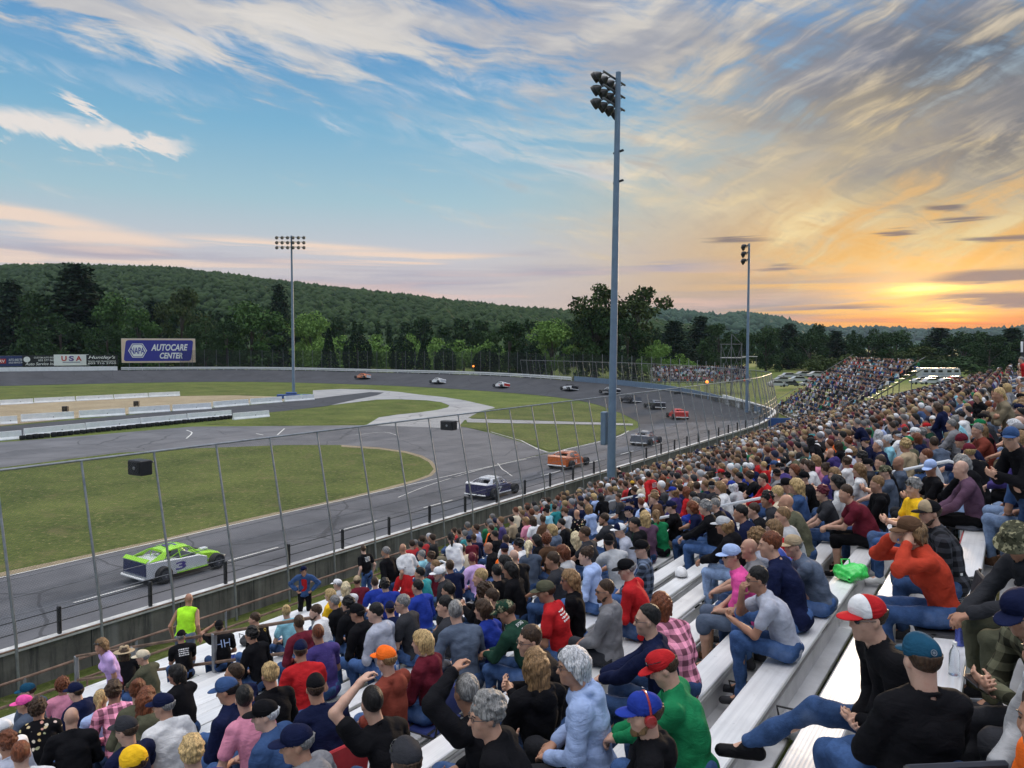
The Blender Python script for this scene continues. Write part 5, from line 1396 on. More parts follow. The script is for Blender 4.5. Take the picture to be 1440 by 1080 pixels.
HEADS = .885
def add_head(F_, c, H, res, heavy=0.0):
    k_ = HEADS
    def p(x, y, z): return c + H @ (np.array([x, y, z], float) * k_)
    class G_:
        @staticmethod
        def ell(c_, r_, *a, **kw): F0.ell(c_, np.asarray(r_, float) * k_, *a, **kw)
        @staticmethod
        def cone(a_, b_, r1, r2, *a, **kw): F0.cone(a_, b_, r1 * k_, r2 * k_, *a, **kw)
    F0 = F_; F_ = G_
    F_.ell(p(-.012, 0, .034), (.098, .076, .100), .02, M=H); F_.ell(p(.024, 0, -.028), (.070, .062 + .008 * heavy, .092), .03, M=H)
    F_.cone(p(.020, 0, -.078), p(.066, 0, -.098), .044 + .010 * heavy, .024, .03)
    if res > .016: F_.cone(p(.092, 0, .0), p(.106, 0, -.026), .016, .018, .012); return
    for s_ in (-1, 1):
        F_.ell(p(.080, .034 * s_, .012), (.016, .018, .012), .004, 's', H)
        F_.ell(p(.079, .032 * s_, .010), (.012, .013, .010), .003, M=H)
        F_.ell(p(.060, .040 * s_, -.028), (.026, .020, .022), .02, M=H)
        F_.ell(p(-.008, .079 * s_, -.004), (.020, .011, .032), .006, M=H)
    F_.cone(p(.080, -.036, .034), p(.080, .036, .034), .011, .011, .014)
    F_.cone(p(.088, 0, .016), p(.110, 0, -.024), .009, .0135, .010); F_.ell(p(.100, 0, -.028), (.012, .018, .009), .008, M=H)
    F_.ell(p(.086, 0, -.054), (.011, .025, .007), .008, M=H); F_.ell(p(.084, 0, -.068), (.011, .021, .008), .008, M=H)

def build_figure(key, pose, lean, twist, hyaw, hpit, top, legs, bulk, female, res, stand=False, spread=.14, knee_up=0.0, seed=0):
    J = skeleton(pose, lean, twist, hyaw, hpit, spread, stand, female, knee_up)
    if not stand: pass
    out = {}; hv = max(0, bulk - 1.0) * 3
    s1, s2, side = J['s1'], J['s2'], J['side']
    fw = np.cross(side, [0, 0, 1.0]); M1 = np.stack([nrm(np.cross([0, 1.0, 0], s1)), [0, 1, 0], s1], 1)
    side2 = side; M2 = np.stack([nrm(np.cross(side, s2)), side, s2], 1)
    def torso(F_, g):
        F_.ell(J['hip'] + s1 * .0, (.125 * bulk + g, .165 * bulk + g, .115 + g), .04, M=M1)
        F_.ell(J['waist'], (.110 * bulk + g, .142 * bulk + g, .15 + g), .05, M=M1)
        if hv > .1: F_.ell(J['waist'] + M1[:, 0] * .05 - s1 * .02, (.11 * bulk, .14 * bulk, .12), .06, M=M1)
        F_.ell(J['chest'] + s1 * .02 - M2[:, 0] * .015, (.108 * (bulk * .5 + .5) + g, .150 * (bulk * .5 + .5) + g, .17 + g), .05, M=M2)
        if female:
            for sg in (-1, 1): F_.ell(J['chest'] + M2[:, 0] * .085 + side * .062 * sg + s1 * .02, (.055 + g, .06 + g, .06 + g), .04)
        F_.cone(J['SL'] - side * .02, J['SR'] + side * .02, .056 + g, .056 + g, .05)
        F_.cone(J['nb'] - s2 * .01, J['SL'] * .6 + J['nb'] * .4, .056 + g, .046 + g, .05); F_.cone(J['nb'] - s2 * .01, J['SR'] * .6 + J['nb'] * .4, .056 + g, .046 + g, .05)
    neckc = J['hc'] + J['HEADM'] @ np.array([-.016, 0, -.05])
    # body: one continuous skin surface
    B = Field(res); torso(B, -.020)
    B.cone(J['nb'] - s2 * .03, neckc, .056 + .006 * hv, .052 + .006 * hv, .03); add_head(B, J['hc'], J['HEADM'], res, hv)
    for nm, sg in (('L', 1), ('R', -1)):
        S_, E_, W_ = J['S' + nm], J['E' + nm], J['W' + nm]
        er = .033 if top in ('long', 'hoodie', 'jacket') else .038; B.cone(S_, E_, .041, er, .02); B.cone(E_, E_ * .6 + W_ * .4, er, er - .002, .015); B.cone(E_ * .6 + W_ * .4, W_, er - .002, .026, .012)
        tgt = J['chest'] if pose not in ('head', 'shade', 'chin', 'chinL', 'faces') else J['hc']
        if pose in ('lap', 'knees', 'elbows'): tgt = W_ + np.array([.0, 0, -1.0])
        hand(B, W_, E_, sg, .5 if pose in ('lap', 'knees', 'down') else 1.1, res, tgt)
        H_, K, A_ = J['H' + nm], J['K' + nm], J['A' + nm]
        kr = .050 if legs == 'shorts' else .042; B.cone(H_, K, .072, kr, .03); B.cone(K, K * .62 + A_ * .38 + np.array([-.010, 0, 0]), kr, kr, .02); B.cone(K * .62 + A_ * .38 + np.array([-.010, 0, 0]), A_, kr, .032, .02)
        B.cone(A_, A_ + np.array([.10, .01 * sg, -.045]), .032, .026, .02)
    out['person'] = B.me('person', M_SKIN)
    # top
    T_ = Field(res); torso(T_, .004)
    long_ = top in ('long', 'hoodie', 'jacket'); lo = .012 if top in ('hoodie', 'jacket') else .006
    for nm in 'LR':
        S_, E_, W_ = J['S' + nm], J['E' + nm], J['W' + nm]
        if long_: T_.cone(S_, E_, (.052 + lo) * (bulk * .4 + .6), .045 + lo, .03); T_.cone(E_, W_ * .94 + E_ * .06, .044 + lo, .031 + lo, .02)
        elif top == 'tee': T_.cone(S_, S_ * .42 + E_ * .58, .060, .060, .03)
    if top != 'tank': T_.noise(.0075 if res < .012 else .007, 21, seed + 3).noise(.0034, 55, seed + 5)
    else:
        for nm in 'LR': T_.cone(J['S' + nm] + side * (.035 if nm == 'L' else -.035), J['E' + nm], .062, .055, op='s')
    if top in ('hoodie',):
        b = J['nb']; bk = -M2[:, 0]
        ring = [b + M2[:, 0] * .075 - s2 * .035, b + M2[:, 0] * .02 + side * .088, b + bk * .065 + side * .07 + s2 * .015, b + bk * .095 + s2 * .01, b + bk * .065 - side * .07 + s2 * .015, b + M2[:, 0] * .02 - side * .088]
        for i in range(6): T_.cone(ring[i], ring[(i + 1) % 6], .026, .026, .02)
        T_.ell(b + bk * .105 - s2 * .055, (.045, .095, .075), .035, M=M2)
    elif top == 'jacket':
        b = J['nb']; ring = [b + M2[:, 0] * .06 - s2 * .03, b + side * .075 + s2 * .01, b - M2[:, 0] * .062 + s2 * .03, b - side * .075 + s2 * .01]
        for i in range(4): T_.cone(ring[i], ring[(i + 1) % 4], .018, .018, .015)
    T_.cone(J['nb'] + s2 * .015, neckc + J['nd'] * .05, .058 + .006 * hv, .060, op='s')
    if res < .018:                       # knitted neckband
        cr = .0085 if top != 'jacket' else .014; ra = .061 + .006 * hv; fwd_ = M2[:, 0]; ct = J['nb'] + s2 * .012 + fwd_ * .008
        rp = [ct + fwd_ * (ra * math.cos(a)) + side * (ra * 1.08 * math.sin(a)) - s2 * (.030 * math.cos(a)) for a in np.linspace(0, 6.2832, 15)]
        for a, b in zip(rp[:-1], rp[1:]): T_.cone(a, b, cr, cr, .008)
    out['top'] = T_.me('top', None)
    if top == 'jacket' and stand:
        Fr = Field(res); Fr.ell(J['waist'], (.118 * bulk, .150 * bulk, .17), .04, M=M1).ell(J['chest'] + s1 * .02 - M2[:, 0] * .010, (.122 * (bulk * .5 + .5), .150 * (bulk * .5 + .5), .17), .05, M=M2)
        for sg in (-1, 1): Fr.plane(side * sg, .075 + sg * float(side @ J['chest']))
        Fr.plane(-M2[:, 0], -float(M2[:, 0] @ J['chest']) - .02); Fr.noise(.004, 26, 2); out['front'] = Fr.me('shirt_front', None)
    # legs
    L_ = Field(res); g = .006
    L_.ell(J['hip'], (.128 * bulk, .168 * bulk, .110), .03, M=M1)
    for nm in 'LR':
        H_, K, A_ = J['H' + nm], J['K' + nm], J['A' + nm]
        L_.cone(H_, K, .086 * (bulk * .4 + .6), .061, .04)
        if legs == 'long': L_.cone(K, A_ + np.array([0, 0, .02]), .060, .048, .03)
        else: L_.cone(K, K * .85 + A_ * .15, .070, .072, .02)
    L_.noise(.0065, 24, seed + 9).noise(.0028, 60, seed + 11)
    out['trousers'] = L_.me('trousers', None)
    for nm, sg in (('L', 1), ('R', -1)):
        Sh = Field(max(res, .008)); A_ = J['A' + nm]
        Sh.cone(A_ + np.array([-.045, 0, -.045]), A_ + np.array([.16, .012 * sg, -.053]), .040, .036, .02); Sh.cone(A_ + np.array([-.02, 0, .0]), A_ + np.array([.03, 0, -.03]), .044, .044, .02)
        Sh.plane((0, 0, -1), -(A_[2] - .086)); out['shoe' + nm] = Sh.me('shoe', None)
    out['J'] = J
    return out

# ------------------------------------------------------------------ clothing materials take the colour of the object that wears them
def wear_mat(name, rough=.88, kind='cloth'):
    m, t, b, o = new_mat(name)
    col = t.node('ShaderNodeObjectInfo').outputs['Color']; co = t.node('ShaderNodeTexCoord').outputs['Object']; rnd = t.node('ShaderNodeObjectInfo').outputs['Random']
    def gain(c, lo, hi, f): return t.vmath('MULTIPLY', c, t.comb(*[t.smooth(f, .3, .7, lo, hi)] * 3))
    if kind == 'cloth':
        c = gain(col, .86, 1.12, t.noise(co, 9, 5, .65)); fo = t.noise(t.mapping(co, (8, 8, 17), (0, R(25), 0)), 1.0, 3, .55, 1.6); t.set(b.inputs['Normal'], t.bump(t.math('ADD', t.math('ADD', fo, t.math('MULTIPLY', t.noise(co, 14, 4, .6, .6), .4)), t.math('MULTIPLY', t.noise(co, 420, 2), .10)), .42, .022)); pass
    elif kind == 'denim':
        c = gain(col, .7, 1.35, t.noise(co, 7, 5, .7)); c = t.mix(t.smooth(t.noise(co, 3.2, 3), .52, .72, 0, .30), c, (.24, .30, .42)); t.set(b.inputs['Normal'], t.bump(t.noise(co, 18, 6, .7, .8), .6, .02))
    elif kind == 'plaid':
        x, y, z = t.xyz(co)
        def st(v, sc, ph=0.0): return t.math('LESS_THAN', t.math('FRACT', t.math('ADD', t.math('MULTIPLY', v, sc), ph)), .45)
        k = t.math('ADD', t.math('MULTIPLY', st(y, 11), .5), t.math('MULTIPLY', st(z, 11), .5)); c = t.mix(k, t.vmath('MULTIPLY', col, (.35, .35, .35)), t.vmath('MULTIPLY', col, (1.9, 1.9, 1.9)))
        t.set(b.inputs['Normal'], t.bump(t.noise(co, 16, 5, .65, .6), .5, .02))
    elif kind == 'print':                     # scattered pale print on the fabric
        v = t.node('ShaderNodeTexVoronoi'); t.set(v.inputs['Vector'], t.vmath('ADD', co, t.vmath('SCALE', t.noise(co, 20, 2, .5, 0, 'Color')))); v.inputs['Scale'].default_value = 13
        tree_ = v.outputs['Distance']; k = t.smooth(tree_, .30, .24); c = t.mix(k, col, t.ramp(v.outputs['Color'], [(.2, (.65, .35, .28)), (.45, (.72, .68, .62)), (.7, (.66, .50, .22)), (.9, (.35, .45, .3))]))
        for nd in t.n:
            if nd.type == 'VECT_MATH' and nd.operation == 'SCALE': nd.inputs['Scale'].default_value = .03
    elif kind == 'camo':
        c = t.mix(t.smooth(t.noise(co, 22, 3, .5), .50, .53), col, (.05, .05, .03)); c = t.mix(t.smooth(t.noise(t.mapping(co, loc=(3, 1, 2)), 20, 3, .5), .56, .59), c, (.28, .26, .16)); c = t.mix(t.smooth(t.noise(t.mapping(co, loc=(7, 5, 2)), 24, 3, .5), .60, .62), c, (.02, .025, .018))
    elif kind == 'skin':
        c = gain(col, .86, 1.10, t.noise(co, 6, 4, .6)); c = t.mix(t.smooth(t.noise(co, 28, 4, .7), .45, .75, 0, .22), c, (.40, .12, .09)); b.inputs['Subsurface Weight'].default_value = .08; b.inputs['Subsurface Radius'].default_value = (.012, .005, .003)
        b.inputs['Subsurface Scale'].default_value = .6
    elif kind == 'hair':
        f = t.noise(t.mapping(co, (90, 90, 9)), 1.0, 3, .6, .8); c = gain(col, .45, 1.5, f); c = gain(c, .75, 1.2, t.noise(co, 14, 3)); t.set(b.inputs['Normal'], t.bump(f, .8, .012))
    elif kind == 'straw':
        c = gain(col, .75, 1.15, t.noise(t.mapping(co, (60, 60, 200)), 1.0, 2))
    t.set(b.inputs['Base Color'], c); b.inputs['Roughness'].default_value = rough; b.inputs['Specular IOR Level'].default_value = {'hair': .3, 'skin': .35}.get(kind, .10)
    return m
M_CLOTH = wear_mat('cloth'); M_DENIM = wear_mat('denim', .9, 'denim'); M_PLAID = wear_mat('plaid_cloth', .9, 'plaid'); M_PRINT = wear_mat('printed_cloth', .85, 'print'); M_CAMO = wear_mat('camouflage_cloth', .9, 'camo')
M_SKIN = wear_mat('skin', .52, 'skin'); M_HAIR = wear_mat('hair', .5, 'hair'); M_STRAW = wear_mat('straw', .8, 'straw'); M_SHOE = wear_mat('shoe_leather', .6)
M_LENS = paint('sunglass_lens', (.012, .012, .015), .12, spec=.8); M_FRAME = paint('spectacle_frame', (.05, .04, .04), .35); M_REDPL = paint('red_plastic', (.30, .02, .02), .3, coat=.3); M_EYE = paint('eye', (.03, .022, .018), .25)

# ------------------------------------------------------------------ heads: hair, hats, glasses in the frame of the head
_ACC = {}
def acc(kind, fine=True):
    key = (kind, fine)
    if key in _ACC: return _ACC[key]
    h = .0065 if fine else .013
    F_ = Field(h)
    def cap_hair(t_, front=-.020, zmin=-.085):
        F_.ell((-.025 - t_ * .2, 0, .047 + t_ * .2), (.099 + t_ * .75, .0775 + t_ * .8, .101 + t_ * .75), .02); F_.plane((.8, 0, -.75), -front * .9 + .012); F_.plane((0, 0, -1), -zmin)
    mat = M_HAIR
    if kind == 'short': cap_hair(.007, -.016, -.06); F_.noise(.0022, 130, 2)
    elif kind == 'crew': cap_hair(.005, -.012, -.05)
    elif kind == 'wavy': cap_hair(.016, -.022, -.085); F_.noise(.006, 85, 4).noise(.003, 190, 6)
    elif kind == 'curly': cap_hair(.028, -.03, -.10); F_.noise(.009, 110, 5).noise(.005, 230, 7)
    elif kind == 'bob':
        F_.ell((-.012, 0, .036), (.116, .094, .118), .02)
        for s_ in (-1, 1): F_.cone((-.02, .072 * s_, .03), (-.015, .082 * s_, -.10), .035, .030, .03)
        F_.cone((-.085, 0, .02), (-.085, 0, -.10), .06, .05, .04); F_.plane((.8, 0, -.62), .028); F_.noise(.004, 120, 3)
    elif kind in ('long', 'hatlong'):
        if kind == 'long': F_.ell((-.012, 0, .036), (.114, .092, .116), .02)
        else: F_.ell((-.03, 0, .0), (.095, .086, .07), .02)
        for s_ in (-1, 1):
            F_.cone((-.02, .070 * s_, .02), (-.01, .088 * s_, -.14), .036, .034, .03); F_.cone((-.01, .088 * s_, -.14), (-.02, .075 * s_, -.30), .034, .016, .03); F_.cone((-.07, .04 * s_, .0), (-.105, .045 * s_, -.30), .055, .030, .04)
        F_.cone((-.09, 0, .02), (-.12, 0, -.34), .06, .022, .05); F_.plane((.8, 0, -.60), .030); F_.noise(.006, 60, 3).noise(.003, 150, 8)
    elif kind == 'pony':
        cap_hair(.010, -.018, -.07); F_.ell((-.118, 0, .03), (.03, .026, .03), .02); F_.cone((-.13, 0, .02), (-.155, .01, -.08), .026, .030, .02); F_.cone((-.155, .01, -.08), (-.135, .015, -.22), .030, .008, .02); F_.noise(.003, 140, 2)
    elif kind == 'bun': cap_hair(.012, -.018, -.07); F_.ell((-.09, 0, .125), (.045, .045, .04), .02); F_.noise(.004, 130, 2)
    elif kind == 'fringe': cap_hair(.008, .035, -.07); F_.plane((0, 0, 1), .045); F_.noise(.003, 150, 2)
    elif kind == 'thin': cap_hair(.006, .055, -.06); F_.noise(.002, 150, 2)
    elif kind == 'under': cap_hair(.007, -.02, -.065); F_.plane((0, 0, 1), .05); F_.noise(.0025, 150, 2)
    elif kind == 'beard':
        F_.cone((.018, 0, -.082), (.068, 0, -.104), .052, .032, .03)
        for s_ in (-1, 1): F_.cone((.0, .062 * s_, -.03), (.03, .048 * s_, -.085), .018, .022, .02)
        F_.plane((0, 0, 1), -.046); F_.noise(.003, 160, 3)
    elif kind in ('cap', 'capback', 'cap_front'):
        mat = M_CLOTH; sg = -1 if kind == 'capback' else 1
        q_ = .004 if kind == 'cap_front' else 0; F_.ell((-.008, 0, .052), (.111 + q_, .089 + q_, .090 + q_), .01); F_.ell((.03 * sg, 0, .085), (.07 + q_, .06 + q_, .06 + q_), .03); F_.plane((-.16 * sg, 0, -1), -.026 - q_ * 3)
        F_.ell((-.008, 0, .036), (.103, .081, .085), op='s')
        if kind == 'cap_front': F_.plane((-1, 0, 0), -.026)
        else:
            b = Field(h); b.ell((.108 * sg, 0, .030), (.088, .074, .020)); b.ell((.108 * sg, 0, .016), (.100, .086, .022), op='s'); b.ell((-.03 * sg, 0, .03), (.115, .10, .1), op='s')
            F_.ell((-.01, 0, .142), (.010, .010, .006), .004)
            v1, f1 = F_.surf(); v2, f2 = b.surf(); _ACC[key] = (mesh('cap', np.concatenate([v1, v2]), np.concatenate([f1, f2 + len(v1)]), mat, True), mat); return _ACC[key]
    elif kind == 'beanie': mat = M_CLOTH; F_.ell((-.014, 0, .045), (.114, .094, .108), .01); F_.plane((-.1, 0, -1), -.015); F_.cone((-.1, 0, .03), (.085, 0, .035), .02, .02); F_.noise(.002, 120, 2)
    elif kind == 'straw':
        mat = M_STRAW; M_ = MB().lathe([(.20, .030), (.205, .036), (.14, .046), (.098, .052), (.094, .10), (.082, .142), (.05, .152), (.001, .150), (.001, .145), (.078, .135), (.088, .05), (.14, .038)], (-.01, 0, 0), 28, closed=False); _ACC[key] = (M_.me('hat', mat, True), mat); return _ACC[key]
    elif kind == 'bucket':
        mat = M_CAMO; M_ = MB().lathe([(.165, .006), (.168, .010), (.105, .050), (.100, .12), (.085, .145), (.001, .150), (.001, .142), (.092, .11), (.10, .045)], (-.01, 0, 0), 26, closed=False); _ACC[key] = (M_.me('hat', mat, True), mat); return _ACC[key]
    elif kind in ('shades', 'specs', 'topshades'):
        mat = M_LENS if kind != 'specs' else M_FRAME; M_ = MB(); z0, x0 = (.012, .100) if kind != 'topshades' else (.092, .099)
        for s_ in (-1, 1):
            if kind == 'specs': M_.tube([(x0 - .003, s_ * (.034 + .022 * math.cos(a)), z0 + .016 * math.sin(a)) for a in np.linspace(0, 6.283, 13)], .0022, 5)
            else: M_.lathe([(.001, -.003), (.024, -.003), (.026, 0), (.022, .005), (.001, .007)], (x0 - .004, s_ * .034, z0), 12, Matrix.Rotation(R(90 + 0), 3, 'Y') @ Matrix.Diagonal((.75, 1.05, 1)))
            M_.tube([(x0 - .006, s_ * .058, z0 + .004), (x0 - .05, s_ * .080, z0 + .004), (x0 - .11, s_ * .083, z0 - .002)], .003, 5)
        M_.tube([(x0 + .002, -.012, z0 + .004), (x0 + .002, .012, z0 + .004)], .003, 5); _ACC[key] = (M_.me('glasses', mat, True), mat); return _ACC[key]
    elif kind == 'muffs':
        mat = M_REDPL; M_ = MB()
        for s_ in (-1, 1): M_.lathe([(.02, -.02), (.036, -.018), (.042, 0), (.036, .020), (.015, .026), (.001, .026)], (-.005, s_ * .092, -.005), 16, Matrix.Rotation(R(-90 * s_), 3, 'X'))
        M_.tube([(-.01, .098 * math.cos(a), .02 + .128 * math.sin(a)) for a in np.linspace(0, math.pi, 15)], .008, 6); _ACC[key] = (M_.me('ear_defenders', mat, True), mat); return _ACC[key]
    elif kind == 'eyes':
        mat = M_EYE; M_ = MB()
        for s_ in (-1, 1): M_.lathe([(.001, .0145), (.005, .0135), (.0065, .011)], (.0775, s_ * .032, .010), 8, Matrix.Rotation(R(90), 3, 'Y'), closed=False); M_.tube([(.0935, s_ * .016, .032), (.0925, s_ * .034, .036), (.082, s_ * .050, .031)], .0035, 5)
        _ACC[key] = (M_.me('eyes', mat, True), mat); return _ACC[key]
    _ACC[key] = (F_.me({'cap_front': 'front_panel'}.get(kind, 'hat' if mat is not M_HAIR else 'hair'), mat), mat)
    return _ACC[key]
# ------------------------------------------------------------------ the spectators, read off the photograph one by one
PC = dict(black=(.007, .007, .009), navy=(.008, .012, .042), royal=(.018, .04, .27), red=(.45, .018, .022), white=(.72, .72, .73), grey=(.20, .20, .215), charcoal=(.032, .033, .039), maroon=(.12, .014, .026),
          pink=(.62, .24, .34), hotpink=(.80, .10, .36), lilac=(.58, .40, .72), orange=(.90, .16, .02), yellow=(.86, .50, .02), teal=(.03, .24, .26), lightblue=(.36, .47, .74), green=(.012, .17, .065), darkgreen=(.014, .045, .03),
          cream=(.66, .57, .42), tan=(.40, .31, .20), brown=(.11, .06, .035), aqua=(.25, .52, .62), heather=(.40, .42, .50), slate=(.085, .11, .16), olive=(.085, .085, .055), lime=(.46, .95, .04), denim=(.042, .085, .20), ldenim=(.20, .28, .44), purple=(.055, .04, .16),
          plum=(.11, .06, .10), rust=(.46, .05, .025), khaki=(.22, .18, .12), brick=(.20, .045, .03), silver=(.45, .46, .48), gold=(.55, .33, .04), petrol=(.012, .065, .12))
CN = dict(petrol='dark teal', lightblue='light blue', darkgreen='dark green', hotpink='hot pink', heather='pale grey', ldenim='light denim', silver='light grey', royal='royal blue', brick='reddish brown', rust='red orange')
HC_ = dict(black=(.010, .009, .009), brown=(.045, .025, .014), blond=(.45, .31, .14), grey=(.20, .195, .19), white=(.58, .58, .60), auburn=(.15, .045, .018), platinum=(.62, .52, .33), sandy=(.22, .13, .06))
SKIN = [(.52, .30, .21), (.56, .34, .25), (.46, .25, .165), (.60, .38, .29), (.40, .21, .135)]
